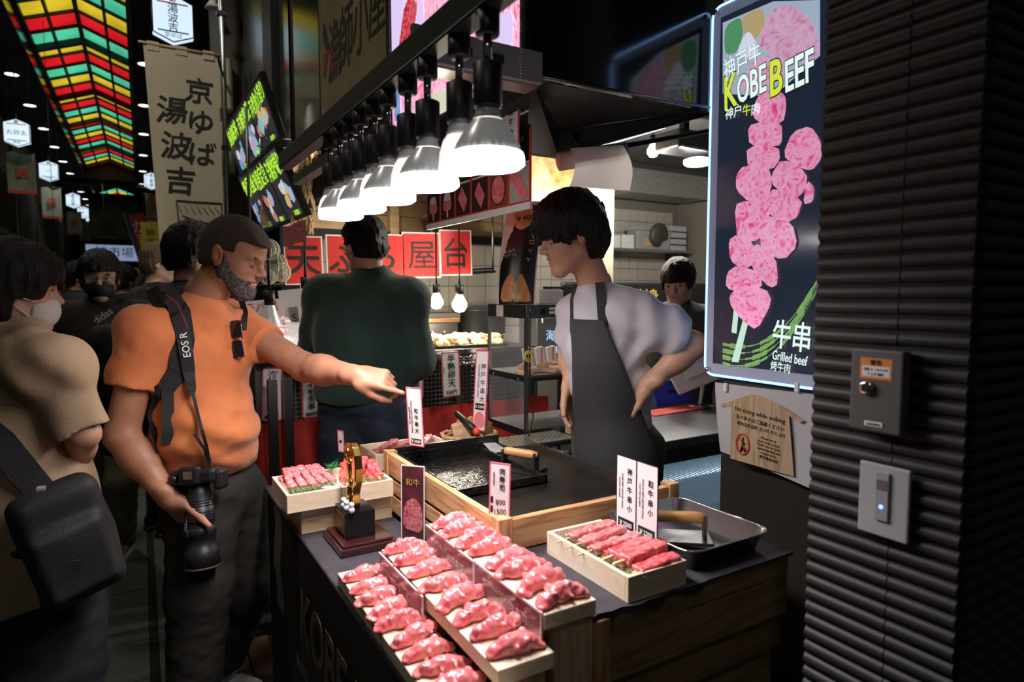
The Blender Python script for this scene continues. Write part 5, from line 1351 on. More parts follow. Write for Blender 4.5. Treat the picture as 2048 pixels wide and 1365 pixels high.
M_kraft = mat('kraft_paper', (.66,.45,.27), .8, noise=(40,(.58,.38,.22),3)); M_croq = mat('fried_crumb', (.55,.22,.06), .7, bump=(160,.8), noise=(60,(.70,.36,.12),3))
for i in range(6):
    t = thing('wrapped_croquette', ['leftmost','second','third','fourth','fifth','rightmost'][i]+' paper wrapped croquette on the shelf of the heated case', 'croquette', (HX+.035+.062*i, HY+.07+.05*(i % 2), 1.176), R(20*(i % 3)-20), 'wrapped croquettes in the heated case')
    MB().prism([(-.03,-.05),(.03,-.05),(.035,.04),(-.035,.04)], 0, .016).build('wrapper', M_kraft, t, bevel=.004); MB().ell((0,.035,.02), (.024,.03,.013), 12, 8).build('croquette', M_croq, t)
for i in range(3):
    t = thing('paper_sleeve', ['left','middle','right'][i]+' striped paper sleeve standing at the back of the heated case shelf', 'sleeve', (HX+.16+.06*i, HY+.22, 1.176), 0, 'paper sleeves in the heated case')
    MB().prism([(-.02,-.012),(.02,-.012),(.02,.012),(-.02,.012)], 0, .09, Matrix.Rotation(R(-12),4,'Y')).build('sleeve', M_paper, t); MB().b2((-.012,-.013,.0), (-.004,-.0125,.085)).build('stripe', M_red, t)
fr = dep(1028,607,2.50)
ps = thing('croquette_poster', 'black curved poster of a split croquette on top of the heated case', 'poster', M=frame((fr.x+.01, fr.y, 1.4555), (.80,-.60,0), (0,0,1)))
def pg(w0, w1, h, z0=0):
    return lambda u, v: ((w0*(1-v)+w1*v)*(u-.5)+.045*v*v, h*v, z0-.03*v*v+.02*math.sin(u*3.14))
MB().grid(pg(.150,.150,.40,-.003), 8, 14).build('white_back', M_paper, ps); MB().grid(pg(.138,.138,.385), 8, 14).build('black_print', mat('poster_black', (.010,.010,.011), .25), ps)
def onp(x, y, dz=.003):
    u = (x-.045*(y/.385)**2)/.138+.5; return (x, y, -.03*(y/.385)**2+.02*math.sin(u*3.14)+dz)
M_crp = mat('print_croquette', (.55,.20,.04), .4, noise=(45,(.68,.36,.12),4)); M_crf = mat('print_filling', (.34,.20,.09), .4, noise=(50,(.55,.45,.2),4))
def pfan(pts, m, nm, dz=.003):
    c = (sum(p[0] for p in pts)/len(pts), sum(p[1] for p in pts)/len(pts))
    MB().add([onp(*c, dz)]+[onp(*p, dz) for p in pts], [(0, i+1, (i+1) % len(pts)+1) for i in range(len(pts))]).build(nm, m, ps)
pfan(blob([(-.062,.01),(-.055,.07),(-.03,.115),(-.012,.12),(-.006,.10),(-.006,.01)],2), M_crp, 'croquette_picture'); pfan(blob([(.004,.01),(.008,.10),(.020,.125),(.038,.09),(.055,.04),(.06,.01)],2), M_crp, 'croquette_picture', .0032)
pfan(blob([(-.014,.01),(-.014,.10),(.0,.085),(.016,.105),(.018,.01)],2), M_crf, 'filling_picture', .0036)
pfan(blob([(-.005,.30),(-.01,.36),(.02,.385),(.07,.37),(.06,.31),(.02,.285)],2), mat('print_bun', (.62,.38,.16), .4, noise=(30,(.72,.5,.25),4)), 'bun_picture')
text('￥400', .030, M_ink, ps, .035, .335, .0, bold=.006, rot=R(6)); M_pgold = mat('print_gold', (.65,.42,.08), .4)
for i, ch_ in enumerate('神戸牛コロッケ'): text(ch_, .022, M_pgold, ps, .085-.006*i, .372-.033*i, -.002+.0025*i)
text('みんなで', .014, M_paper, ps, -.03, .205, .012, rot=R(12)); text('アツアツ！', .014, M_paper, ps, -.03, .188, .012, rot=R(12))
t = thing('napkin_box', 'small white box on the heated case beside the poster', 'box', (HX+.16,HY+.10,1.4555)); MB().b2((-.06,-.04,0), (.06,.04,.055)).build('carton', M_white, t, bevel=.003); MB().b2((-.055,-.03,.055), (.055,.03,.06)).build('napkins', M_paper, t)
cbp = [Vector(v) for v in ((HX+.005,HY-.012,1.44),(HX+.0,HY-.03,1.40),(HX-.002,HY-.03,1.25),(HX+.0,HY-.03,1.10),(HX+.012,HY-.035,1.02),(HX-.01,HY-.05,.98),(HX-.03,HY-.07,.955))]
t = thing('power_cable', 'black cable with a yellow coil hanging down the heated case', 'cable', (0,0,0)); MB().tube(cbp, .0035, 8).build('cable', M_black, t)
yc2 = [(HX-.01+.018*math.cos(k*.8), HY-.035+.004*math.sin(k), 1.265+.016*math.sin(k*.8)-.0006*k) for k in range(26)]
MB().tube(yc2, .0022, 6).build('yellow_tie', mat('yellow_cord', (.55,.50,.03), .5), t)
# perforated steel tray and basket
pt = thing('perforated_tray', 'steel tray with a perforated insert below the heated case', 'tray', (1.245,1.965,.933))
MB().b2((-.10,-.05,0), (.20,.11,.018)).build('body', M_black, pt, bevel=.006); MB().b2((-.095,-.045,.018), (.195,.105,.021)).build('insert', mat('tray_brass', (.60,.54,.42), .3, .8), pt)
mb = MB()
for i in range(12):
    for j in range(6): mb.lathe([(.0045,0),(0,0.0004)], 6, (-.075+i*.0235,-.03+j*.0235,.0213))
o = mb.build('hole', M_ink, pt); o['kind'] = 'stuff'
bk = thing('bamboo_basket', 'round woven basket with kraft bags behind the griddle', 'basket', (1.075,2.10,.905))
M_cane = mat('cane', (.45,.27,.10), .5, noise=(60,(.58,.38,.16),3))
for k in range(7):
    r = .060+.0042*k; MB().tube([(r*1.2*math.cos(a), r*math.sin(a), .006+.011*k+.003*math.sin(a*9+k*3)) for a in np.linspace(0, 2*math.pi, 37)], .0055, 6).build('cane_ring', M_cane, bk)
for a in np.linspace(0, 2*math.pi, 13)[:-1]: MB().tube([(.068*math.cos(a),.055*math.sin(a),0),(.11*math.cos(a),.092*math.sin(a),.078)], .004, 5).build('stake', M_cane, bk)
MB().lathe([(0,0),(.066,0),(.066,.004),(0,.004)], 24).build('bottom', M_cane, bk)
for i, (x, y, a) in enumerate(((-.03,.0,-18),(.015,.01,12),(.05,-.01,30))):
    t = thing('kraft_bag', ['left','middle','right'][i]+' brown kraft bag in the woven basket', 'paper bag', (1.075+x,2.10+y,.925), R(a), 'kraft bags in the basket')
    s = SDF((-.05,-.04,-.01),(.05,.04,.12),.004); s.box((0,0,.05),(.034,.020,.048),Matrix.Rotation(R(a*.6),3,'Y'),rad=.008); s.noise(.006,40,i); obj('bag', s.mesh('bag', M_kraft), t)
    MB().ell((0,0,.098), (.02,.013,.018), 10, 6).build('croquette', M_croq, t)
t = thing('utensil_box', 'small pale wooden box inside the kitchen, under the heated case', 'box', (1.50,1.98,.935)); MB().b2((0,0,0), (.13,.1,.06)).build('body', M_pinex, t, bevel=.002); MB().b2((.02,-.002,.005),(.09,0,.035)).build('container', M_white, t)

# ------------------------------------------------------------------ fridge counter and till
fc = thing('fridge_counter', 'stainless worktop over a lit glass refrigerator', 'fridge counter', (1.62,1.74,0))
MB().b2((-.02,-.03,.915), (1.4,.40,.95)).build('worktop', M_steel, fc, bevel=.004); MB().b2((-.01,-.02,.86), (1.4,.38,.915)).build('rail', M_steeld, fc)
MB().b2((0,.35,.05), (1.4,.38,.86)).build('back_wall', mat('cold_liner', (.30,.34,.36), .4), fc); MB().b2((0,0,.0), (1.4,.38,.10)).build('plinth', M_black, fc); MB().b2((1.36,0,.1), (1.4,.36,.86)).build('side_wall', M_white, fc); MB().b2((0,.01,.1), (.012,.36,.86)).build('side_wall', M_white, fc)
for x in (.0, .48, .96, 1.36): MB().b2((x,-.012,.10), (x+.03,.01,.86)).build('door_frame', M_steel, fc)
MB().b2((.03,-.006,.10), (1.36,-.002,.86)).build('door_pane', glass('fridge_glass', (.8,.9,.95), .12), fc)
M_cold = mat('cold_wire', (.55,.60,.62), .3, .8)
for z in (.64, .77):
    mb = MB()
    for i in range(70): mb.tube([(.03+i*.019,.03,z),(.03+i*.019,.34,z)], .0018, 4, cap=False)
    o = mb.build('wire_shelf', M_cold, fc); o['kind'] = 'stuff'
MB().b2((.04,.03,.845), (1.34,.05,.855)).build('light_strip', glow('cold_strip', (.65,.85,1.0), 4), fc)
l = bpy.data.lights.new('fridge_light', 'AREA'); l.shape = 'RECTANGLE'; l.size = 1.2; l.size_y = .05; l.energy = 3.2; l.color = (.6,.82,1)
lo = bpy.data.objects.new('fridge_light', l); COL.objects.link(lo); lo.location = (.7,.10,.84); lo.parent = fc
tz = .951
t = thing('red_mat', 'red countertop mat under the blue tablet', 'mat', onz(1345,822,tz), R(4)); MB().b2((-.17,-.05,0), (.17,.06,.003)).build('sheet', M_red, t); text('ありがとう', .03, M_paper, t, 0, -.03, .004)
pB = onz(1340,808,tz)
t = thing('blue_tablet', 'blue cased tablet with a paper slip on the stainless worktop', 'tablet', (pB.x,pB.y,tz+.0045), R(-20))
MB().b2((-.095,-.008,-.065), (.095,.008,.065)).build('case', mat('blue_case', (.035,.05,.55), .35), t, loc=(0,0,.052), rot=(R(-38),R(-6),0), bevel=.006)
MB().b2((-.085,.008,-.055), (.085,.010,.055)).build('screen', mat('tablet_screen', (.02,.02,.03), .1, emit=(.5,.5,.8), es=.5), t, loc=(0,0,.052), rot=(R(-38),R(-6),0))
MB().b2((-.02,-.01,-.008), (.02,-.0082,.008)).build('badge', mat('navy_badge', (.01,.015,.12), .4), t, loc=(0,0,.052), rot=(R(-38),R(-6),0))
MB().b2((-.06,0,0), (.04,.0015,.075)).build('paper_slip', M_paper, t, loc=(0,.05,.085), rot=(R(-25),0,0))
pT = onz(1400,812,tz)
t = thing('till_tablet', 'white tablet till tilted on a steel stand on the worktop', 'till', (pT.x,pT.y,tz+.0005), R(-30))
MB().lathe([(.065,0),(.065,.006),(.02,.010),(0,.010)], 20).build('foot', M_steel, t); MB().tube([(.0,0,.01),(.012,0,.10),(-.005,.0,.135)], .009, 10).build('stem', M_white, t)
MB().b2((-.12,-.008,-.08), (.12,.008,.08)).build('tablet', mat('till_white', (.70,.64,.68), .35), t, loc=(-.03,0,.165), rot=(R(-35),R(-22),0), bevel=.006); MB().b2((-.05,-.02,-.03), (.05,-.008,.03)).build('bracket', M_white, t, loc=(-.03,0,.165), rot=(R(-35),R(-22),0), bevel=.004)
# dark board with gold characters and lit sign behind
t = thing('dark_board', 'dark board with gold characters behind the young woman', 'board', M=face_cam((3.05,3.3,1.45))); MB().b2((-.7,-.55,-.03), (.7,.12,0)).build('board', M_black, t, bevel=.03); text('刺身', .10, M_pgold, t, .02, .03, .002, bold=.01); text('盛合せ', .08, M_pgold, t, .05, -.12, .002); MB().b2((-.6,-1.45,-.03), (-.57,-.5,0)).build('leg', M_black, t); MB().b2((.57,-1.45,-.03), (.6,-.5,0)).build('leg', M_black, t)
pL = ony(1120,670,3.15); t = thing('led_sign', 'black sign with glowing blue characters behind the heated case', 'sign', M=face_cam(pL)); MB().b2((-.16,-.22,-.02), (.30,.14,0)).build('board', M_black, t); text('海老天', .070, glow('led_text', (.35,.65,1.0), 1.6), t, .0, -.0, .002); text('350', .06, MATS['led_text'], t, .0, -.09, .002)
pL = ony(1122,610,2.9); t = thing('green_poster', 'dark poster with green brush marks beside the vendor', 'poster', M=face_cam(pL)); MB().b2((-.12,-.10,-.01), (.10,.10,0)).build('sheet', mat('poster_dark', (.03,.035,.04), .4), t); text('茶', .12, mat('mint_print', (.35,.75,.55), .5), t, 0, -.02, .002, bold=.02); MB().b2((-.06,.06,.0),(-.01,.09,.002)).build('stamp', M_red, t); MB().b2((-.01,-pL.z,-.02),(.01,-.08,-.01)).build('stand', M_black, t)

# ------------------------------------------------------------------ tempura stall behind
TY = 3.25
ts = thing('tempura_stall', 'tempura stall counter with wire front and red cloth', 'stall', (0,0,0))
MB().b2((.52,TY,1.155), (2.15,TY+.55,1.18)).build('counter_top', M_steeld, ts); MB().b2((.52,TY-.006,1.125), (2.15,TY+.012,1.158)).build('edge_rail', M_black, ts)
MB().b2((.52,TY+.10,.20), (2.15,TY+.5,1.15)).build('back_panel', mat('stall_inner', (.10,.085,.07), .7, noise=(3,(.05,.045,.04),3)), ts)
for x in (.53, 1.05, 1.6, 2.12): MB().b2((x-.015,TY,.0), (x+.015,TY+.03,1.15)).build('leg', M_steeld, ts)
mb = MB()
for i in range(66): mb.tube([(.53+i*.0245,TY+.01,.86),(.53+i*.0245,TY+.01,1.12)], .0013, 4, cap=False)
for j in range(12): mb.tube([(.53,TY+.012,.86+j*.0235),(2.13,TY+.012,.86+j*.0235)], .0013, 4, cap=False)
o = mb.build('wire_mesh', mat('mesh_wire', (.35,.35,.34), .4, .7), ts); o['kind'] = 'stuff'
M_rcloth = mat('red_cloth', (.50,.022,.012), .75, noise=(6,(.38,.015,.008),3), bump=(8,.3)); M_wcloth = mat('grey_white_cloth', (.30,.27,.25), .8, bump=(8,.3))
def drape(x0, x1, z0, z1, m, y=TY-.01, seed=0): MB().grid(lambda u, v: (x0+(x1-x0)*u, y-.012*math.sin((x0+(x1-x0)*u)*38+seed)-.02*v, z1+(z0-z1)*v), 30, 8).build('cloth', m, ts)
drape(.46, 2.2, .55, .87, M_rcloth); 
for i in range(6): drape(.46+.29*i, .46+.29*(i+1), .22, .56, M_wcloth if i % 2 == 0 else M_rcloth, TY-.012, i)
drape(.46, 2.2, .08, .22, M_black, TY-.02)
def strip(px0, py0, px1, py1, s, pr_, lab, Y=TY-.03, rot=0):
    a, b = ony(px0, py1, Y), ony(px1, py0, Y); w, h = (b.x-a.x), (b.z-a.z)
    t = thing('price_strip', lab, 'price strip', M=face_cam(((a.x+b.x)/2, Y, a.z)) @ Matrix.Rotation(rot,4,'Z'))
    MB().b2((-w/2,0,-.002), (w/2,h,0)).build('card', mat('strip_paper', (.82,.82,.80), .5), t); redborder(t, w, h, .007)
    n = len(s); sz = min(w*.75, h*.76/n)
    text(s, sz, M_ink, t, .004, h*.58, .001, vertical=True, bold=.012, step=.97); text(pr_, w*.27, M_ink, t, 0, h*.10, .001, bold=.012, sx=.95); text('えびてん', .010, M_ink, t, -w*.38, h*.6, .001, vertical=True)
    return t
strip(524, 735, 562, 845, '海老天串', '660円', 'price strip with four characters and 660, at the left end of the tempura stall', rot=R(-1.5))
strip(605, 758, 638, 838, 'イモ天串', '880円', 'price strip reading 880, half behind the man in dark green')
strip(815, 690, 846, 800, 'ホタテ天串', '770円', 'price strip right of the man in dark green, by the pointing hand')
strip(886, 703, 921, 795, '半熟卵天', '330円', 'price strip with 330 in the middle of the tempura stall front', rot=R(2))
strip(953, 698, 982, 792, 'うに天串', '550円', 'price strip half hidden behind the leaning card')
# tempura
M_temp = mat('tempura_batter', (.80,.58,.22), .65, bump=(90,1.0), noise=(40,(.86,.72,.40),4)); M_temp2 = mat('tempura_pink', (.72,.36,.18), .6, bump=(90,.8), noise=(40,(.82,.62,.38),4)); M_trayt = mat('tray_cream', (.70,.64,.52), .5)
tpm = []
for k in range(4):
    s = SDF((-.06,-.045,-.03),(.06,.045,.045),.004); rr = random.Random(k)
    s.ell((0,0,0),(.042,.026,.020)); 
    for q in range(5): s.ell((rr.uniform(-.035,.035),rr.uniform(-.02,.02),rr.uniform(-.005,.015)),(.015,.013,.012),k=.008)
    s.noise(.006,55,k); tpm.append(s.mesh('batter', M_temp if k < 3 else M_temp2))
def tempura_tray(px0, px1, py, n, lab, mix, Y=TY+.10):
    a, b = ony(px0, py, Y), ony(px1, py, Y)
    t = thing('tempura_tray', lab, 'tray', (a.x,Y,1.181)); w = b.x-a.x
    MB().b2((0,-.03,0), (w,.24,.008)).build('base', M_trayt, t); MB().b2((0,-.036,0), (w,-.03,.016)).build('rim', M_black, t); MB().b2((0,.24,0), (w,.246,.016)).build('rim', M_black, t)
    for i in range(n):
        rr = random.Random(i+n*3); lay = i//(n//2+1)
        q = thing('tempura_piece', 'golden battered tempura pieces heaped on the '+('left' if mix == 0 else 'right' if mix == 1 else 'far left')+' tray of the tempura stall', 'tempura', (a.x+w*(.08+.84*rr.random()), Y+.02+.16*rr.random(), 1.207+.030*lay), rr.uniform(0,6.2), 'tempura on the '+str(mix)+' tray')
        obj('batter', tpm[rr.randint(0,2) if mix != 1 or rr.random() < .5 else 3], q); MB().tube([(.03,0,.005),(.075,0,.012)], .002, 5).build('stick', M_stick, q)
tempura_tray(850, 918, 690, 14, 'cream tray of golden tempura under the bulbs', 0)
tempura_tray(918, 1010, 680, 16, 'cream tray of mixed tempura skewers beside the heated case', 1)
tempura_tray(500, 600, 715, 8, 'cream tray of tempura at the left end of the stall', 2)
t = thing('sauce_tub', 'white round tub behind the golden tempura', 'tub', ony(873,672,TY+.30)); t.location.z = 1.1805; MB().lathe([(0,0),(.055,0),(.060,.05),(.063,.055),(.060,.058),(0,.056)], 24).build('tub', M_white, t); MB().lathe([(.064,.05),(.064,.06),(.06,.062)], 24, cap=False).build('rim', M_white, t)
p = ony(870,655,TY+.48); t = thing('fryer', 'stainless fryer box with copper lid behind the tempura', 'fryer', (p.x,TY+.50,1.181)); MB().b2((-.10,-.03,0), (.16,.2,.13)).build('body', M_steeld, t, bevel=.005); MB().b2((-.11,-.04,.13), (.17,.2,.16)).build('lid', mat('copper_dark', (.30,.15,.07), .4, .7), t, bevel=.004); MB().b2((-.11,-.04,.162), (.17,.2,.19)).build('grille', M_dark, t)
for x in (-.02,.06): MB().ell((x,-.035,.07), (.012,.01,.012), 10, 6).build('knob', M_chrome, t)
p = ony(975,640,TY+.5); t = thing('fry_pot', 'big black pot behind the tempura trays', 'pot', (p.x,TY+.62,1.181)); MB().lathe([(0,0),(.16,0),(.18,.05),(.18,.20),(.19,.205),(.185,.21),(0,.20)], 28).build('pot', M_black, t); MB().tube([(-.19,0,.16),(-.24,0,.165),(-.19,.02,.16)], .008, 6).build('handle', M_black, t)
t = thing('foil_sheet', 'crumpled foil hanging on the wire front of the stall', 'foil', ony(932,722,TY-.005)); s = SDF((-.09,-.03,-.05),(.09,.03,.05),.005); s.box((0,0,0),(.075,.012,.035),rad=.006); s.noise(.010,45,1,sharp=True); obj('foil', s.mesh('foil', M_chrome), t)
# rail with red characters
rx0, rx1 = ony(505,574,3.72), ony(990,543,3.72)
rl_ = thing('sign_rail', 'thin rail holding the red character boards', 'rail', (0,0,0)); MB().tube([rx0, rx1], .010, 8).build('rail', M_steeld, rl_); MB().tube([rx0+Vector((0,.02,.02)), rx1+Vector((0,.02,.02))], .006, 6).build('wire', M_black, rl_)
for p_ in (rx0, rx1): MB().tube([(p_.x,p_.y+.03,p_.z),(p_.x,p_.y+.03,2.5)], .008, 6).build('upright', M_steeld, rl_)
M_rb = mat('red_board', (.58,.035,.03), .45)
for i, (ch_, x0, y0, x1, y1, rz) in enumerate((('天',570,474,645,570,1.2), ('ぷ',654,472,724,566,1.0), ('ら',728,470,808,560,0), ('屋',806,467,880,556,1.5), ('台',880,462,943,551,1.5))):
    a, b = ony(x0, y1, 3.69), ony(x1, y0, 3.69); w, h = b.x-a.x, b.z-a.z
    t = thing('character_board', 'red board with black brush character '+['on the far left of the row','second in the row, behind the man in dark green','third in the row, behind the man in dark green','fourth in the row, glossy','on the far right of the row'][i], 'sign board', M=face_cam(((a.x+b.x)/2,3.69,(a.z+b.z)/2)) @ Matrix.Rotation(R(rz),4,'Z'))
    MB().b2((-w/2,-h/2,-.006), (w/2,h/2,0)).build('edge_board', M_paper, t); MB().b2((-w/2+.008,-h/2+.008,0), (w/2-.008,h/2-.008,.001)).build('red_face', M_rb, t)
    text(ch_, h*.68, mat('faded_ink', (.025,.018,.016), .5), t, 0, 0, .0022, bold=.0 if ch_ == '屋' else .005 if ch_ == '台' else .016, sx=1.02)
# warm timber valance, stool, hanging things
M_warm = wood('warm_boards', (.66,.47,.26), (.55,.37,.19), 'x', .6, .6)
tv = thing('timber_valance', 'warm timber boarding above the red character boards', 'boarding', (0,4.05,0))
for i in range(4): MB().b2((.70,0,1.90+i*.105), (2.35,.03,2.0+i*.105)).build('board', M_warm, tv, bevel=.002)
MB().b2((.95,-.05,1.84), (2.4,.03,1.895)).build('beam', M_black, tv); MB().b2((1.48,-.06,1.60), (1.54,0,2.35)).build('post', M_warm, tv)
st = thing('wooden_stool', 'wooden stool hung upside down under the timber boarding', 'stool', (1.80,3.95,1.98)); MB().lathe([(0,0),(.12,0),(.13,.015),(.12,.03),(0,.03)], 20).build('seat', wood('stool_wood', (.34,.18,.08), (.22,.11,.05), 'x'), st)
for a in (.6,2.2,3.8,5.4): MB().tube([(.08*math.cos(a),.08*math.sin(a),0),(.11*math.cos(a),.11*math.sin(a),-.26)], .012, 8).build('leg', MATS['stool_wood'], st)
rp = thing('rope_bundle', 'bundle of pale straw rope hanging beside the menu monitors', 'rope', ony(604,345,3.5))
rr = random.Random(2)
for k in range(9):
    x0 = rr.uniform(-.05,.05); MB().tube([(x0+.02*math.sin(q*1.3+k),.02*math.cos(q+k),.12-q*.055) for q in range(9)], .006, 6).build('rope', mat('straw', (.62,.46,.24), .8), rp)
MB().tube([(.06,-.02,.10),(.04,-.02,-.02)], [.012,.016], 10).build('wooden_grip', mat('grip_wood', (.55,.28,.08), .5), rp)
rk = thing('hanging_rack', 'wire rack and clutter hung above the fish stand', 'rack', ony(640,330,3.9))
for k in range(7): MB().tube([(-.35,.0,.12-.05*k),(.5,.05,.16-.05*k)], .004, 5).build('wire', M_steel, rk)
for k in range(8): MB().tube([(-.33+.11*k,.02,.18),(-.33+.11*k,.02,-.24)], .003, 5).build('wire', M_steel, rk)
for k in range(6): MB().b2((-.3+.13*k,-.03,-.12+.05*(k % 3)), (-.24+.13*k,.03,-.02+.05*(k % 3))).build('small_box', [M_dark,M_warm,M_grey][k % 3], rk)
for i, (px, py, r) in enumerate(((538,500,.055),(552,530,.06),(535,548,.055),(562,545,.05))):
    t = thing('glass_float', ['top','middle','lower left','lower right'][i]+' glass fishing float in rope netting beside the first red board', 'glass float', ony(px,py,3.66)); MB().ell((0,0,0), (r,r,r), 18, 12).build('glass', mat('float_glass', (.45,.5,.48), .08, alpha=.35, spec=.8), t)
    for k in range(4): MB().tube([(r*1.02*math.cos(q)*math.cos(k*.785), r*1.02*math.cos(q)*math.sin(k*.785), r*1.02*math.sin(q)) for q in np.linspace(0,6.28,17)], .0035, 5).build('net_cord', mat('net_cord', (.6,.5,.33), .8), t)
# fish stand
fsX = ony(560,690,3.0)
fd = thing('fish_stand', 'bright slanted fish display stand behind the man in orange', 'stand', (0,0,0))
e0, e1, e2, e3 = ony(490,700,3.02), ony(612,695,3.10), ony(600,630,3.5), ony(490,640,3.5)
MB().add([e0,e1,e2,e3,e0-Vector((0,0,.05)),e1-Vector((0,0,.05)),e2-Vector((0,0,.05)),e3-Vector((0,0,.05))], [(0,1,2,3),(7,6,5,4),(0,4,5,1),(1,5,6,2),(2,6,7,3),(3,7,4,0)]).build('ice_bed', mat('crushed_ice', (.75,.75,.80), .3, bump=(60,.8)), fd)
MB().b2((e0.x+.1,3.06,0), (e0.x+.14,3.10,1.1)).build('stand_leg', M_steeld, fd); MB().b2((e1.x-.1,3.12,0), (e1.x-.06,3.16,1.1)).build('stand_leg', M_steeld, fd)
M_fish = mat('pink_fish', (.75,.28,.32), .25, noise=(14,(.80,.66,.72),4), coat=.5)
for i in range(10):
    rr = random.Random(i); p = e0.lerp(e1, .1+.8*rr.random()).lerp(e3.lerp(e2, .5), .1+.8*rr.random())
    t = thing('fish_pack', 'pink wrapped fish pack on the bright slanted stand', 'fish pack', p+Vector((0,0,.012)), rr.uniform(-.5,.5), 'fish packs on the stand'); s = SDF((-.08,-.05,-.03),(.08,.05,.05),.006); s.ell((0,0,.01),(.065,.032,.022)); s.noise(.006,30,i); obj('fillet', s.mesh('fillet', M_fish), t); MB().b2((-.03,-.012,.028),(.005,.012,.032)).build('sticker', M_paper, t)
def hanglamp(px, py, Y, lab, power):
    t = thing('spot_lamp', lab, 'lamp', ony(px,py,Y)); MB().lathe([(.048,-.05),(.046,-.03),(.028,.03),(.022,.05)], 20, cap=False).build('shade', M_lamps, t); MB().lathe([(0,-.048),(.045,-.048),(.046,-.045)], 20).build('lens', M_lampface, t); MB().lathe([(.024,.05),(.026,.12),(.0,.12)], 16).build('socket', M_black, t); MB().tube([(0,0,.12),(0,0,.32)], .007, 6).build('stem', M_black, t)
    spot('spot_light', (0,0,-.06), (0,.02,-1), power, (1,.94,.95), .03, 110, .6, t)
hanglamp(540, 632, 3.15, 'silver reflector lamp over the fish stand', 9)
hanglamp(612, 600, 3.45, 'second reflector lamp over the fish stand, behind the man in dark green', 9)
pS = ony(603,632,3.40); t = thing('white_placard', 'bright white placard with a letter tag behind the man in dark green', 'placard', M=face_cam(pS) @ Matrix.Rotation(R(6),4,'Z')); MB().b2((-.10,-.14,-.004), (.12,.14,0)).build('sheet', M_paper, t); MB().b2((-.06,-.06,.0),(-.015,.05,.004)).build('tag', M_grey, t); text('S', .06, M_ink, t, -.037, -.005, .0048); text('ずわい', .035, M_flagr, t, .05, .05, .002); text('¥1500', .03, M_flagr, t, .04, -.03, .002)
pS = ony(512,626,3.38); t = thing('crab_placard', 'white placard with red and black lettering above the fish', 'placard', M=face_cam(pS) @ Matrix.Rotation(R(5),4,'Z')); MB().b2((-.12,-.10,-.004), (.12,.06,0)).build('sheet', M_paper, t); text('タラバ風', .055, M_red, t, 0, .025, .002, bold=.012); text('かに蒲鉾', .040, M_ink, t, 0, -.04, .002, bold=.01)
t = thing('red_cloth_strip', 'short red patterned cloth under the lower menu monitor', 'cloth', M=face_street((.72,3.35,1.78))); MB().grid(lambda u, v: (-.2+.5*u,.06-.10*v,.006*math.sin(u*12)), 10, 3).build('cloth', mat('red_pattern', (.50,.05,.06), .7, noise=(60,(.7,.3,.3),2)), t)
spot('stall_downlight', (1.25,3.55,2.45), (1.2,3.4,1), 28, (1,.86,.66), .08, 130, .8)
spot('stall_downlight', (1.1,2.75,2.5), (1.1,3.4,.9), 14, (1,.88,.72), .08, 110, .8)
spot('stall_downlight', (.85,3.6,2.5), (.9,3.5,1), 16, (1,.88,.72), .08, 130, .8)
# ------------------------------------------------------------------ people
from mathutils.bvhtree import BVHTree
V3 = lambda v: np.array(v, float)
def nrm(v): v = V3(v); return v/np.linalg.norm(v)
RT, FW = _rt, nrm((_fw[0], _fw[1], 0)); TOC = -FW; UP = np.array([0, 0, 1.0])
def D_(px, py, D): return V3(dep(px, py, D))
def axes(f, u=UP):
    f = nrm(f); l = nrm(np.cross(u, f)); u = np.cross(f, l); return np.stack([f, l, u], 1)     # columns: forward, left, up
def skin(name, c, c2): return mat(name, c, .5, noise=(25, c2, 4), bump=(220, .06))
SK_tan = skin('skin_tan', (.46,.22,.13), (.40,.18,.105)); SK_light = skin('skin_light', (.62,.37,.26), (.56,.31,.21)); SK_pale = skin('skin_pale', (.68,.44,.36), (.62,.37,.30)); SK_dim = skin('skin_olive', (.48,.28,.18), (.42,.23,.15))
M_hairb = mat('hair_black', (.006,.005,.005), .5, spec=.25, bump=(60,.6,(6,6,.6))); M_hairbr = mat('hair_brown', (.10,.05,.022), .45, bump=(60,.6,(6,6,.6))); M_buzz = mat('hair_buzz', (.022,.017,.014), .7, noise=(320,(.06,.038,.028),2), bump=(500,.6))
M_beard = mat('beard_grey', (.035,.028,.026), .75, noise=(160,(.16,.14,.14),3), bump=(350,.9)); M_eye = mat('eye_white', (.70,.68,.66), .2); M_iris = mat('eye_dark', (.015,.01,.008), .1); M_lip = mat('lip', (.48,.20,.17), .4); M_lash = mat('lash', (.012,.010,.010), .6)
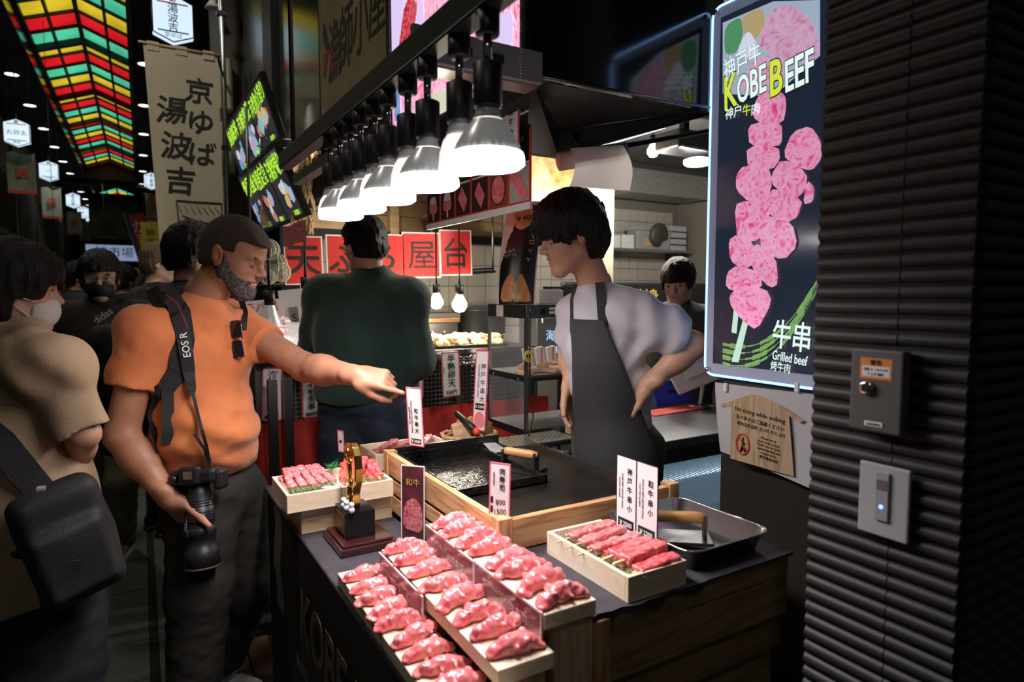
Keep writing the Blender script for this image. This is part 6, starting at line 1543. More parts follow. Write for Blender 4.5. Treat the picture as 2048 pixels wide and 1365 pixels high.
def head(s, c, M, k=1.0, ear=True, nose=1.0, jaw=1.0):
    c = V3(c); P = lambda x, y, z: c+M @ (V3((x, y, z))*k)
    E = lambda p, r, kk=.02, op='add', m=None: s.ell(P(*p), V3(r)*k, M if m is None else M @ m, k=kk, op=op)
    E((-.006,0,.03), (.093,.076,.087)); E((.035,0,.035), (.050,.060,.053)); E((.030,0,-.03), (.056,.058,.075))
    for q in (-1, 1):
        s.cone(P(.0,q*.046*jaw,-.052), P(.066,q*.012,-.096), .022*k, .020*k, k=.025)
        E((.050,q*.036,-.022), (.029,.024,.028), .02)
        s.cone(P(.073,q*.040,.017), P(.081,q*.010,.015), .010*k, k=.016)
    E((.069,0,-.095), (.020,.022,.018), .02); E((.066,0,-.056), (.025,.031,.028), .02)
    for q in (-1, 1): E((.088,q*.032,-.001), (.013,.018,.011), .014, 'sub')
    for q in (-1, 1): E((.066,q*.031,-.001), (.0165,.017,.0135), .005)
    s.cone(P(.080,0,.010), P(.101+.004*nose,0,-.024), .0075*k, .0112*k, k=.012)
    for q in (-1, 1): E((.094,q*.0105,-.030), (.011,.008,.0078), .008)
    E((.088,0,-.0515), (.0085,.022,.0052), .006); E((.085,0,-.0650), (.009,.019,.0066), .006); E((.096,0,-.0582), (.012,.024,.0016), .003, 'sub')
    if ear:
        for q in (-1, 1):
            me = np.array(Matrix.Rotation(R(-14), 3, 'Y')) @ np.array(Matrix.Rotation(R(18*q), 3, 'Z'))
            E((-.010,q*.079,-.006), (.021,.0085,.033), .006, m=me); E((-.002,q*.090,-.006), (.009,.007,.018), .006, 'sub', m=me)
def face_bits(par, c, M, k=1.0, eyes='down', lips=True, brow=M_lash, mask=None, lipc=None):
    c = V3(c)
    B = Matrix([list(M[i])+[c[i]] for i in range(3)]+[[0,0,0,1]]) @ Matrix.Diagonal((k,k,k,1))
    def el(nm, p, r, m, rot=None): return MB().ell((0,0,0), r, 14, 10).build(nm, m, par, M=B @ T(*p) @ (rot or Matrix.Identity(4)))
    for q in (-1, 1):
        el('eyebrow', (.0855,q*.032,.0205), (.0042,.0175,.0038), brow, Matrix.Rotation(R(-14*q),4,'Z') @ Matrix.Rotation(R(6*q),4,'X'))
        if eyes == 'down': el('eyelash', (.0805,q*.0315,-.0085), (.0034,.0135,.0018), M_lash, Matrix.Rotation(R(-18*q),4,'Z'))
        else:
            el('eyeball', (.0790,q*.0310,-.0020), (.0042,.0115,.0050), M_eye, Matrix.Rotation(R(-18*q),4,'Z')); el('iris', (.0825,q*.0310,-.0020), (.0022,.0050,.0050), M_iris)
            el('eyelash', (.0815,q*.0315,.0035), (.0034,.0130,.0016), M_lash, Matrix.Rotation(R(-18*q),4,'Z'))
    if lips:
        el('lip', (.0895,0,-.0525), (.0075,.0195,.0042), lipc or M_lip); el('lip', (.0870,0,-.0640), (.0080,.0165,.0055), lipc or M_lip)
def hair_short(c, M, k=1.0, t=.018, fringe=.03, nape=-.075, vox=.004, seed=1, m=None, amp=.004, side=-.02, strand=(5,5,1), part=0., top=0., freq=26):
    """hair cap: skull plus t, with the face and the neck cut free"""
    c = V3(c); r = .16*k; s = SDF(c-r, c+r, vox); P = lambda x, y, z: c+M @ (V3((x, y, z))*k)
    s.ell(P(-.008,0,.034), V3((.095+t,.077+t,.090+t+top))*k, M, k=0); s.ell(P(-.03,0,-.02), V3((.070+t*.8,.068+t,.07+t*.5))*k, M, k=.02)
    if fringe < .06: s.ell(P(.045,0,.052), V3((.052+t*.8,.060+t*.6,.045+t))*k, M, k=.02)
    s.noise(amp, freq, seed, strand, M); s.noise(amp*.5, freq*2.3, seed+5, strand, M)
    s.box(P(.110,0,-.10+fringe), V3((.075,.12,.10))*k, M, rad=.012, k=.008, op='sub')          # face
    s.box(P(.045,0,-.16+side), V3((.058,.14,.16))*k, M, rad=.01, k=.008, op='sub')               # cheeks and ears
    mm = M @ np.array(Matrix.Rotation(R(-12),3,'Y')); s.box(P(-.05,0,nape-.15), V3((.16,.14,.15))*k, mm, rad=.01, k=.01, op='sub')
    return s.mesh('hair', m or M_hairb)
def hand(s, w, X, Y, Z, curls, thumb=(.75,.55,-.30), tc=.3, sc=1.0, spread=.05, tw=None):
    w, X, Y, Z = V3(w), nrm(X), V3(Y), V3(Z); Y = nrm(Y-X*(Y@X)); Z0 = np.cross(X, Y); Z = Z0 if Z0@Z > 0 else -Z0
    M = np.stack([X, Y, Z], 1); P = lambda x, y, z: w+M @ (V3((x, y, z))*sc)
    s.box(P(.048,0,0), V3((.046,.038,.0135))*sc, M, rad=.012*sc, k=.012); s.cone(P(-.03,0,0), P(.02,0,0), .027*sc, .027*sc, k=.02, flat=(Z,.78))
    s.ell(P(.03,.026,-.008), V3((.032,.017,.014))*sc, M, k=.012)
    base = [(.088,.028),(.093,.0095),(.089,-.0095),(.080,-.0275)]; Ls = [.074,.082,.076,.060]
    for i in range(4):
        p = V3((base[i][0], base[i][1], .001)); a = 0; sp = (1.5-i)*spread
        for j, fr in enumerate((.45,.30,.25)):
            a += curls[i]*(1.0 if j == 0 else .95)
            d = V3((math.cos(a)*math.cos(sp), math.sin(sp)*math.cos(a), -math.sin(a)))
            q = p+d*Ls[i]*fr; r0 = (.0092,.0084,.0078)[j]*(.9 if i == 3 else 1); s.cone(P(*p), P(*q), r0*sc, (r0-.0007)*sc, k=.0035 if j else .008); p = q
    p = V3((.018,.032,-.006)); d = nrm(thumb) if tw is None else nrm(M.T @ nrm(tw))
    for j, l in enumerate((.042,.034,.027)):
        q = p+d*l; s.cone(P(*p), P(*q), (.0135,.0110,.0098)[j]*sc, (.0112,.0100,.0082)[j]*sc, k=.006 if j else .014); p = q; d = nrm(d+V3((tc*.9,-tc*.6,-tc*.2)))
    return P(*p), M
def bounds(pts, m):
    a = np.array([V3(p) for p in pts]); return a.min(0)-m, a.max(0)+m
def joinmesh(a, b):
    bm = bmesh.new(); bm.from_mesh(a); bm.from_mesh(b); bm.to_mesh(a); bm.free()
    a.polygons.foreach_set('use_smooth', [True]*len(a.polygons)); bpy.data.meshes.remove(b); return a
def body_mesh(J, M, Mt, k, hv, bv, sk, hands, headkw={}, neck_r=.056, torso=True, arm=(.047,.040,.030), legs=False):
    """skin: head and neck (fine) with chest, arms and hands"""
    H = V3(J['head']); nb = V3(J['neck'])
    lo, hi = bounds([H, nb], .15*k); s = SDF(lo, hi, hv); head(s, H, M, k, **headkw)
    s.cone(H+M @ V3((-.022,0,-.055))*k, nb, neck_r*.96, neck_r*1.06, k=.03); me = s.mesh('body', sk)
    pts = [nb]+[J[q] for q in ('sl','sr','el','er','wl','wr')]
    lo, hi = bounds(pts, .20); s = SDF(lo, hi, bv)
    s.cone(J['sl'], J['sr'], .042, k=.0); s.cone(nb, (V3(J['sl'])+V3(J['sr']))/2-V3((0,0,.12)), .045, .07, k=.02)
    s.cone(nb+V3((0,0,.02)), nb-V3((0,0,.03)), neck_r*.98, .055, k=.02)
    for q in 'lr':
        s.cone(J['s'+q], J['e'+q], arm[0], arm[1], k=.02); e, w = V3(J['e'+q]), V3(J['w'+q])
        s.cone(e, e+(w-e)*.4, arm[1], arm[1]*1.05, k=.02); s.cone(e+(w-e)*.3, w, arm[1]*1.02, arm[2]*.88, k=.02)
        if q in hands: hands[q](s)
    return joinmesh(me, s.mesh('body', sk))
def torso_sdf(s, J, Mt, g=0.0, belly=0.0, w=1.0, k=.05):
    sl, sr, nb, hp = V3(J['sl']), V3(J['sr']), V3(J['neck']), V3(J['hip'])
    mid = (sl+sr)/2; u = nrm(mid-hp); L = np.linalg.norm(mid-hp); M = axes(Mt[:, 0], u)
    s.ell(mid-u*.15+M[:, 0]*.01, (.118+g, .165*w+g, .20+g), M, k=k); s.ell(hp+u*L*.34+M[:, 0]*belly*.5, (.112+g+belly, .150*w+g, .20+g), M, k=k)
    s.ell(hp+u*.03, (.115+g, .158*w+g, .13+g), M, k=k); s.cone(sl, sr, .062+g, k=k); s.cone(nb-u*.018, mid-u*.05, .066+g*.6, .10+g, k=.04)
    for a in (sl, sr): s.cone(nb-u*.035, a-u*.005, .048+g, .056+g, k=.04)
    return M, u
def legs_mesh(J, m, g=0.0, vox=.008, r=(.088,.066,.052), cut=True, fold=.006, seed=3, extra=None, name='trousers', zlow=None, amp=1.0):
    pts = [J['hip']]+[J[a+b] for a in ('h','k','a') for b in 'lr']; lo, hi = bounds(pts, .2); lo[2] = max(lo[2], -.01) if zlow is None else zlow; hi[2] = J['hip'][2]+.14
    s = SDF(lo, hi, vox)
    s.ell(V3(J['hip'])+V3((0,0,.02)), (.125+g,.155+g,.13), axes(J['f']), k=.04)
    for q in 'lr':
        h, kn, a = V3(J['h'+q]), V3(J['k'+q]), V3(J['a'+q]); s.cone(h, kn, r[0]+g, r[1]+g, k=.05); s.cone(kn, a, r[1]+g, r[2]+g, k=.03, cut=cut)
        if extra: extra(s, h, kn, a)
    s.noise(fold, 9, seed, (1,1,2.0)); s.noise(fold*.6, 22, seed+1, (1,1,1.8))
    return s.mesh(name, m)
def shoe(par, a, f, m, sole, L=.27, lace=None):
    t = MB(); M = axes(f); B = Matrix([list(M[i])+[V3(a)[i]] for i in range(3)]+[[0,0,0,1]]); B[2][3] = 0
    s = SDF((-.11,-.07,-.005), (.22,.07,.14), .004)
    s.ell((-.03,0,.055), (.058,.036,.058), k=.02); s.ell((.09,0,.035), (.105,.044,.042), k=.03); s.cone((-.03,0,.06), (-.02,0,.11), .036, .040, k=.02, cut=True); s.box((.05,0,.012), (.135,.043,.012), rad=.010, k=.006)
    s.half((0,0,.001), (0,0,-1), .001); s.ell((-.025,0,.125), (.03,.026,.03), k=.006, op='sub')
    o = obj('shoe', s.mesh('shoe', m), par, M=B)
    MB().prism([(x*1.02+.05, y) for x, y in rrect(.135,.046,.04)], .0005, .024).build('sole', sole, o)
    if lace:
        for i in range(4): MB().tube([(.035+.022*i,-.030,.072-.008*i),(.045+.022*i,0,.083-.009*i),(.035+.022*i,.030,.072-.008*i)], .003, 6).build('lace', lace, o)
    return o
def bvh_of(o):
    me = o.data; mw = o.matrix_basis
    return BVHTree.FromPolygons([mw @ v.co for v in me.vertices], [tuple(p.vertices) for p in me.polygons])
def hit(b, px, py, off=.006):
    d = Vector(ray(px, py)).normalized(); h = b.ray_cast(Vector(_C), d)
    return None if h[0] is None else h[0]+h[1]*off
def ribbon(name, par, b, pts, w, th, m, D=2.0, off=.006):
    """strap laid over a surface along picture points; w in metres (number or list)"""
    P = []
    for i in range(len(pts)-1):
        n = 5
        for j in range(n+(i == len(pts)-2)):
            u = j/n; px = pts[i][0]*(1-u)+pts[i+1][0]*u; py = pts[i][1]*(1-u)+pts[i+1][1]*u; wd = (w[i]*(1-u)+w[i+1]*u) if hasattr(w, '__len__') else w
            h = hit(b, px, py, off) if b else None
            P.append((h, px, py, wd))
    last = None; Q = []
    for h, px, py, wd in P:
        dd = (Vector(h)-Vector(_C)).dot(Vector(_fw)) if h is not None else (last or D)
        last = dd; Q.append((dd, px, py, wd))
    ds = [q[0] for q in Q]; ds = [sum(ds[max(0,i-2):i+3])/len(ds[max(0,i-2):i+3])-.004 for i in range(len(ds))]
    C_ = [dep(q[1], q[2], d) for q, d in zip(Q, ds)]
    vs = []; fs = []
    for i, p in enumerate(C_):
        tg = (C_[min(i+1, len(C_)-1)]-C_[max(i-1, 0)]).normalized(); vw = (Vector(_C)-p).normalized(); sd = tg.cross(vw).normalized(); nn = sd.cross(tg).normalized(); ww = Q[i][3]/2
        vs += [p-sd*ww-nn*th, p+sd*ww-nn*th, p+sd*ww+nn*th*.3, p-sd*ww+nn*th*.3]
    for i in range(len(C_)-1):
        a, b_ = 4*i, 4*i+4
        for k in range(4): fs.append((a+k, a+(k+1) % 4, b_+(k+1) % 4, b_+k))
    fs += [(3,2,1,0), tuple(4*(len(C_)-1)+k for k in range(4))]
    return MB().add(vs, fs, 0, False).build(name, m, par), C_
# ---- man in the orange shirt
def M3(yawv, pitch=0, roll=0):
    """forward vector (horizontal) pitched down by degrees, head leaning by roll"""
    f = nrm(yawv); M = axes(f)
    M = M @ np.array(Matrix.Rotation(R(pitch), 3, 'Y')) @ np.array(Matrix.Rotation(R(roll), 3, 'X')); return M
fO = nrm(RT*.90+TOC*.42)
om = thing('person', 'bearded man in an orange t-shirt pointing at the price card, camera in hand', 'person', (0,0,0))
J = dict(head=D_(468,512,2.12), neck=D_(408,600,2.14), sr=D_(292,662,2.02), sl=D_(468,648,2.36), er=D_(243,872,1.98), wr=D_(340,1000,1.955), el=D_(610,735,2.20), wl=D_(716,752,2.0), hip=D_(420,985,2.20))
J.update(hr=D_(405,1000,2.13), hl=D_(470,1000,2.30), kr=D_(400,1175,2.08), kl=D_(492,1165,2.34), ar=D_(385,1400,2.10), al=D_(446,1318,2.40), f=fO)
MhO = M3(nrm(RT*.985+TOC*.08), 20, 0); MtO = axes(fO)
tip = D_(814,768,1.955)
def handL(s):
    X = nrm(tip-J['wl']); hand(s, J['wl'], X, TOC*.75-UP*.65, UP*.8+TOC*.3, (.03,.85,.95,1.0), thumb=(.85,.20,-.45), tc=.35, sc=1.04)
def handR(s):
    hand(s, J['wr'], RT*.30-UP*.80+FW*.45, RT*.75+UP*.35+TOC*.45, TOC*.75-RT*.65, (.45,.55,.6,.6), tw=RT*.80-UP*.60+TOC*.22, tc=.0, sc=1.08)
me = body_mesh(J, MhO, MtO, 1.06, .0034, .0045, SK_tan, {'l': handL, 'r': handR}, dict(nose=1.2), .062, arm=(.056,.048,.034))
obj('body', me, om)
face_bits(om, J['head'], MhO, 1.06, 'down', lips=True, brow=M_lash)
me = hair_short(J['head'], MhO, 1.06, .004, .058, -.055, .0036, 1, M_buzz, .0008, .015); obj('hair', me, om)
# beard
c, M, k = J['head'], MhO, 1.06
s = SDF(c-.15, c+.15, .0034); P = lambda x, y, z: c+M @ (V3((x, y, z))*k)
for q in (-1, 1):
    s.cone(P(.004,q*.048,-.042), P(.062,q*.018,-.092), .0275*k, .0275*k, k=.02); s.cone(P(.004,q*.0665,.004), P(.012,q*.056,-.045), .0085, .021, k=.015); s.cone(P(.02,q*.050,-.040), P(.060,q*.034,-.066), .017, .018, k=.015); s.cone(P(.090,q*.002,-.0455), P(.080,q*.026,-.060), .0068, .0075, k=.008)
s.ell(P(.068,0,-.100), V3((.030,.032,.028))*k, M, k=.02); s.ell(P(.070,0,-.082), V3((.022,.026,.016))*k, M, k=.01)
s.ell(P(.097,0,-.060), V3((.014,.019,.0075))*k, M, k=.004, op='sub'); s.noise(.003, 90, 4); s.noise(.002, 200, 5); obj('beard', s.mesh('beard', M_beard), om)
# shirt
M_orange = mat('orange_jersey', (.66,.205,.065), .8, bump=(300,.08), noise=(6,(.62,.185,.055),3), sheen=.2)
lo, hi = bounds([J['neck'], J['sr'], J['sl'], J['hip'], J['er']], .24); s = SDF(lo, hi, .0055)
Mx, ux = torso_sdf(s, J, MtO, .010, .020, 1.10)
s.ell(D_(412,862,2.12), (.150,.165,.15), axes(fO), k=.08)
for q, t_ in (('r', .56), ('l', .50)):
    a, e = V3(J['s'+q]), V3(J['e'+q]); s.cone(a, a+(e-a)*t_, .080, .080 if q == 'r' else .072, k=.045, cut=True)
def folds(p):
    q = (p-V3(J['hip'])); f = q @ fO; z = q[:, 2]; l = q @ MtO[:, 1]
    w = np.exp(-((z-.22)/.16)**2); return .0055*w*np.sin(z*62+f*9+2.2*np.sin(l*11+f*7))+.004*np.exp(-((z-.48)/.14)**2)*np.sin(z*38-f*24+l*8)
s.disp(folds); s.noise(.005, 6, 8, (1,1,1.5), sharp=True); s.noise(.003, 12, 3, (1,1,1.6)); s.noise(.002, 34, 4)
nb = V3(J['neck']); hb = J['head']+MhO @ V3((-.022,0,-.055))
s.half(V3(J['hip'])+V3((0,0,.075)), nrm(-UP+RT*.10), .006)
sho = obj('shirt', s.mesh('shirt', M_orange), om); bo = bvh_of(sho)
# sleeve hem and collar bands
# trousers and shoes
M_olive = mat('dark_olive_trousers', (.014,.012,.008), .85, noise=(5,(.019,.016,.011),4), bump=(120,.15))
def knee(s, h, kn, a): s.cone(kn+V3((0,0,.02)), kn-V3((0,0,.04)), .092, .088, k=.03)
obj('trousers', legs_mesh(J, M_olive, .012, .007, (.108,.086,.068), True, .005, 5, knee, zlow=.02), om)
M_shoew = mat('pale_mesh_shoe', (.42,.40,.42), .7, bump=(260,.3)); shoe(om, J['al'], nrm(RT*.93+TOC*.3), M_shoew, M_white, lace=M_paper); shoe(om, J['ar'], nrm(RT*.93+TOC*.3), M_shoew, M_white, lace=M_paper)
# backpack
M_pack = mat('black_nylon', (.005,.005,.006), .7, noise=(6,(.008,.008,.009),3), bump=(160,.15))
bpk = thing('backpack', 'black backpack worn by the man in orange', 'backpack', (0,0,0))
bc = D_(268,775,2.34); s = SDF(bc-.36, bc+.36, .008); Mb = axes(fO)
s.box(bc, (.10,.15,.23), Mb, rad=.07, k=.03); s.box(bc-fO*.10-UP*.06, (.05,.12,.13), Mb, rad=.04, k=.03); s.noise(.008, 8, 2); s.noise(.004, 22, 3); obj('bag', s.mesh('bag', M_pack), bpk)
ribbon('shoulder_strap', bpk, bo, [(300,600),(330,590),(355,625),(365,680),(360,740),(335,775),(312,790)], [.055,.07,.075,.07,.06,.05,.045], .010, M_pack, 2.0, .008)
ribbon('webbing', bpk, bo, [(335,770),(336,830),(334,890)], .034, .004, M_pack, 2.0, .006); ribbon('webbing', bpk, bo, [(318,780),(300,830),(318,905)], .016, .003, M_pack, 2.0, .005)
ribbon('shoulder_strap', bpk, bo, [(482,598),(490,625),(487,660)], .02, .006, M_pack, 2.2, .006)
# camera on its strap
cm = thing('telephoto_camera', 'black camera with a long telephoto lens hanging from a lettered strap', 'camera', (0,0,0))
M_cam = mat('camera_black', (.011,.011,.012), .42, bump=(200,.1)); M_camg = mat('camera_gloss', (.02,.02,.022), .2)
lc, lt = D_(398,985,1.985), D_(404,1108,1.975); ax_ = nrm(lt-lc); cb_ = D_(392,938,1.99)
Mc = dirM(Vector(lc), Vector(ax_), Vector(TOC))                                     # x along the lens
cs = cm
MB().b2((-.075,-.068,-.028), (-.030,.068,.045)).build('camera_body', M_cam, cs, M=Mc, bevel=.012)
MB().b2((-.085,-.030,.035), (-.030,.030,.062)).build('viewfinder', M_cam, cs, M=Mc, bevel=.008); MB().b2((-.072,-.013,.062), (-.048,.013,.066)).build('hot_shoe', M_steel, cs, M=Mc, bevel=.001)
MB().b2((-.07,.055,-.03), (-.005,.085,.03)).build('grip', M_cam, cs, M=Mc, bevel=.012)
MB().lathe([(.012,0),(.012,.010),(0,.011)], 16, (-.05,-.052,.045)).build('dial', M_camg, cs, M=Mc)
LM = Matrix(((0,0,1,0),(1,0,0,0),(0,1,0,0),(0,0,0,1)))
ln = MB().lathe([(.034,-.032),(.036,.0),(.040,.01),(.040,.045),(.0425,.047),(.0425,.085),(.041,.088),(.041,.105),(.0445,.108),(.0445,.128),(.042,.131),(.043,.165),(.050,.172),(.052,.228),(.049,.229),(.046,.18),(0,.178)], 32).build('lens', M_cam, cs, M=Mc @ LM)
for z in (.020,.028,.036,.055,.063,.071,.079): MB().lathe([(.0405+(.0025 if z > .05 else 0),z),(.0418+(.0025 if z > .05 else 0),z+.001),(.0405+(.0025 if z > .05 else 0),z+.004)], 32, cap=False).build('grip_rib', M_camg, ln)
MB().lathe([(.0522,.222),(.0528,.224),(.0522,.227)], 32, cap=False).build('front_ring', mat('lens_ring', (.35,.20,.16), .3, .6), ln)
text('70-200mm 1:2.8', .0075, M_paper, cs, .092, 0, .0435, rot=R(0), base=Mc @ Matrix.Rotation(R(35),4,'X')); text('IS USM', .0075, M_paper, cs, .10, -.010, .0435, base=Mc @ Matrix.Rotation(R(35),4,'X'))
MB().b2((.108,-.013,.043), (.126,.013,.052)).build('switch_panel', M_camg, cs, M=Mc @ Matrix.Rotation(R(35),4,'X'), bevel=.002)
st_, cl = ribbon('neck_strap', cm, bo, [(322,590),(345,605),(362,650),(372,700),(378,745)], [.028,.036,.040,.040,.036], .004, M_black, 2.0, .026)
MR = mat('strap_red', (.35,.02,.03), .5)
ribbon('strap_piping', cm, bo, [(331,588),(355,608),(374,652),(384,700),(389,742)], .003, .002, MR, 2.0, .032)
ribbon('strap_end', cm, bo, [(378,745),(383,775),(386,790)], [.034,.026,.012], .004, M_black, 2.0, .026)
ribbon('strap_end', cm, bo, [(386,788),(398,840),(412,890),(420,928)], .010, .003, M_black, 1.98, .020); ribbon('strap_end', cm, bo, [(388,868),(410,900),(418,935)], .009, .003, M_black, 1.98, .03)
i_ = len(cl)-7; tg = (cl[i_+2]-cl[i_-2]).normalized(); vw = (Vector(_C)-cl[i_]).normalized()
Mst = frame(cl[i_]+vw*.006, -tg, tg.cross(vw) if False else Vector(RT)*-1); Mst = frame(cl[i_]+vw*.007, -tg, vw.cross(-tg)); text('EOS R', .030, M_paper, cm, 0, 0, .001, bold=.012, base=Mst)
# sunglasses on the collar
sg = thing('sunglasses', 'folded dark sunglasses hooked on the neck of the orange shirt', 'sunglasses', (0,0,0))
h0, h1 = hit(bo, 462, 640, .012), hit(bo, 470, 718, .014)
if h0 is not None and h1 is not None:
    Mg = frame((h0+h1)/2, (h1-h0), Vector(np.cross(TOC, nrm(np.array(h1-h0)))))
    Lg = (h1-h0).length
    for q in (-1, 1):
        MB().prism([(q*Lg*.26+x, y) for x, y in rrect(Lg*.21,.019,.014)], -.002, .002).build('lens', mat('dark_lens', (.02,.012,.012), .08, coat=.5), sg, M=Mg, bevel=.001)
        pts = [(q*Lg*.26+x, y, .001) for x, y in rrect(Lg*.22,.021,.015)]; MB().tube(pts+[pts[0]], .0022, 6).build('rim', M_blackgloss, sg, M=Mg)
        MB().tube([(q*Lg*.48,.012,0),(q*Lg*.48,.016,-.01),(0,.014,-.014),(-q*Lg*.3,.006,-.015)], .002, 6).build('temple', M_blackgloss, sg, M=Mg)
    MB().tube([(-Lg*.06,.004,.001),(0,.008,.002),(Lg*.06,.004,.001)], .0022, 6).build('bridge', M_blackgloss, sg, M=Mg)
# ---- the vendor
vd = thing('person', 'young vendor in a white t-shirt and dark apron leaning over the griddle', 'person', (0,0,0))
fV = nrm(-RT*.72+TOC*.69); fVh = nrm(-RT*.975+TOC*.22)
J = dict(head=D_(1142,470,2.02), neck=D_(1192,577,2.06), sl=D_(1256,625,2.02), sr=D_(1160,628,2.18), el=D_(1390,690,1.99), wl=D_(1296,768,1.99), er=D_(1140,705,2.24), wr=D_(1142,762,2.16), hip=D_(1236,905,2.15))
J.update(hl=D_(1264,930,2.12), hr=D_(1206,930,2.20), kl=D_(1272,1130,2.14), kr=D_(1212,1130,2.20), al=D_(1275,1370,2.08), ar=D_(1215,1360,2.16), f=fV)
MhV = M3(fVh, 17); MtV = axes(fV)
def vL(s): hand(s, J['wl'], -RT*.75-UP*.45+FW*.5, -UP*.6-RT*.2+TOC*.6, TOC*.7+RT*.4, (.5,.55,.6,.6), tc=.2)
def vR(s): hand(s, J['wr'], -UP*.9-RT*.1, -RT*.5+TOC*.6, TOC*.5-RT*.8, (.35,.4,.45,.5), tc=.2)
SK_v = skin('skin_vendor', (.60,.34,.22), (.55,.29,.18))
obj('body', body_mesh(J, MhV, MtV, 1.0, .0034, .0048, SK_v, {'l': vL, 'r': vR}, dict(nose=.9, jaw=.92), .050, arm=(.042,.037,.029)), vd)
face_bits(vd, J['head'], MhV, 1.0, 'down')
# mop of black hair with fringe
c, M, k = J['head'], MhV, 1.0
s = SDF(c-.18, c+.18, .0036); P = lambda x, y, z: c+M @ (V3((x, y, z))*k)
s.ell(P(-.010,0,.038), (.116,.098,.108), M, k=0); s.ell(P(.046,0,.058), (.062,.074,.060), M, k=.02); s.ell(P(-.045,0,-.020), (.075,.086,.085), M, k=.03)
for i in range(15):                                     # fringe and temple locks
    a = -1.15+2.3*i/14; x, y = .040+.060*math.cos(a), .078*math.sin(a)
    s.cone(P(x*.8,y*.9,.085), P(x+.008,y*1.06,.030+.010*math.sin(i*2.1)-.025*(abs(a) > .8)), .016, .007, k=.010)
for q in (-1, 1):
    s.cone(P(.030,q*.078,.05), P(.038,q*.083,-.012), .016, .006, k=.012); s.cone(P(-.045,q*.078,.03), P(-.052,q*.070,-.085), .020, .010, k=.015)
s.box(P(.135,0,-.092), (.060,.066,.10), M, rad=.01, k=.006, op='sub'); s.box(P(.008,0,-.130), (.022,.14,.115), M, rad=.012, k=.008, op='sub'); s.box(P(.060,0,-.145), (.040,.14,.115), M, rad=.012, k=.008, op='sub')
s.noise(.0050, 22, 4, (4,4,.8), M); s.noise(.003, 55, 6, (3,3,.6), M); obj('hair', s.mesh('hair', M_hairb), vd)
# t-shirt
M_tee = mat('white_tee', (.56,.54,.57), .85, noise=(5,(.52,.50,.53),3), bump=(260,.06))
lo, hi = bounds([J['neck'], J['sr'], J['sl'], J['hip'], J['el']], .22); s = SDF(lo, hi, .0055)
Mx, ux = torso_sdf(s, J, MtV, .002, .0, .86)
a, e = V3(J['sl']), V3(J['el']); s.cone(a, a+(e-a)*.5, .070, .076, k=.05); s.cone(a+(e-a)*.3, a+(e-a)*.90+V3((0,0,.012)), .076, .070, k=.04, cut=True)
a, e = V3(J['sr']), V3(J['er']); s.cone(a, a+(e-a)*.75, .074, .072, k=.04, cut=True)
def foldv(p):
    q = p-V3(J['sl']); a_ = nrm(V3(J['el'])-V3(J['sl'])); t_ = q @ a_; z = p[:, 2]-J['hip'][2]
    ar_ = np.clip((t_+.02)/.08, 0, 1); return .007*ar_*np.sin(t_*78+3.0*np.sin(q[:, 2]*16))+(1-ar_)*(.003*np.sin((q @ RT)*42+q[:, 2]*30+2*np.sin(q[:, 2]*13)))
s.disp(foldv); s.noise(.006, 7, 8, sharp=True); s.noise(.004, 11, 5); s.noise(.003, 26, 6)
nb = V3(J['neck']); s.half(V3(J['hip'])+V3((0,0,-.02)), -UP, .006)
tee = obj('t_shirt', s.mesh('t_shirt', M_tee), vd); bt = bvh_of(tee)
# apron
M_apron = mat('charcoal_apron', (.030,.030,.033), .8, noise=(4,(.038,.038,.041),3), bump=(200,.1))
lo, hi = bounds([J['neck'], J['hip'], J['kl'], J['kr']], .26); s = SDF(lo, hi, .0065)
torso_sdf(s, J, MtV, .024, .0, .88); hp = V3(J['hip'])
s.cone(hp, (V3(J['kl'])+V3(J['kr']))/2, .155, .165, k=.05, flat=(MtV[:, 0], .82)); s.noise(.005, 9, 8, (1,1,.6))
bibz = D_(1170,640,2.0)[2]
s.half(hp-fV*.02+UP*.0, -fV, .004); s.half((0,0,bibz), UP, .004)
pr1, pr2 = D_(1214,655,1.98), D_(1302,865,1.98); nrm1 = nrm(np.cross(pr2-pr1, TOC)); nrm1 = nrm1 if nrm1 @ RT > 0 else -nrm1
s.half(pr1, nrm1, .006)
pl1, pl2 = D_(1139,640,2.1), D_(1147,860,2.1); nrm2 = nrm(np.cross(pl2-pl1, TOC)); nrm2 = nrm2 if nrm2 @ RT < 0 else -nrm2
s.half(pl1, nrm2, .006); s.half(V3((0,0,.42)), -UP, .004)
ap_ = obj('apron', s.mesh('apron', M_apron), vd)
# skirt of the apron below the slanted side
s = SDF(lo, hi, .0065); s.cone(hp+V3((0,0,.06)), (V3(J['kl'])+V3(J['kr']))/2, .150, .172, k=.05, flat=(MtV[:, 0], .82)); s.noise(.005, 9, 8, (1,1,.6)); s.half(hp-fV*.03, -fV, .004); s.half(hp+V3((0,0,.075)), nrm(UP*.8+RT*.6), .01); s.half(V3((0,0,.42)), -UP, .004); obj('apron_skirt', s.mesh('apron_skirt', M_apron), vd)
ribbon('apron_strap', vd, bt, [(1200,565),(1202,590),(1204,620),(1207,655)], .030, .004, M_apron, 2.0, .005); ribbon('apron_strap', vd, bt, [(1151,570),(1145,600),(1145,640)], .016, .004, M_apron, 2.1, .006)
h = hit(bt, 1219, 663, .002)
if h is not None: text('Alen', .010, M_pgrey, vd, 0, 0, .001, base=frame(h, Vector(RT), Vector(UP)))
obj('trousers', legs_mesh(J, M_apron, .005, .009, zlow=.02), vd)
shoe(vd, J['al'], fV, M_black, M_dark); shoe(vd, J['ar'], fV, M_black, M_dark)
fl2 = MB().b2((1.27,1.0,0), (1.60,2.9,.02)).build('floor_kitchen', M_dark); struct(fl2)

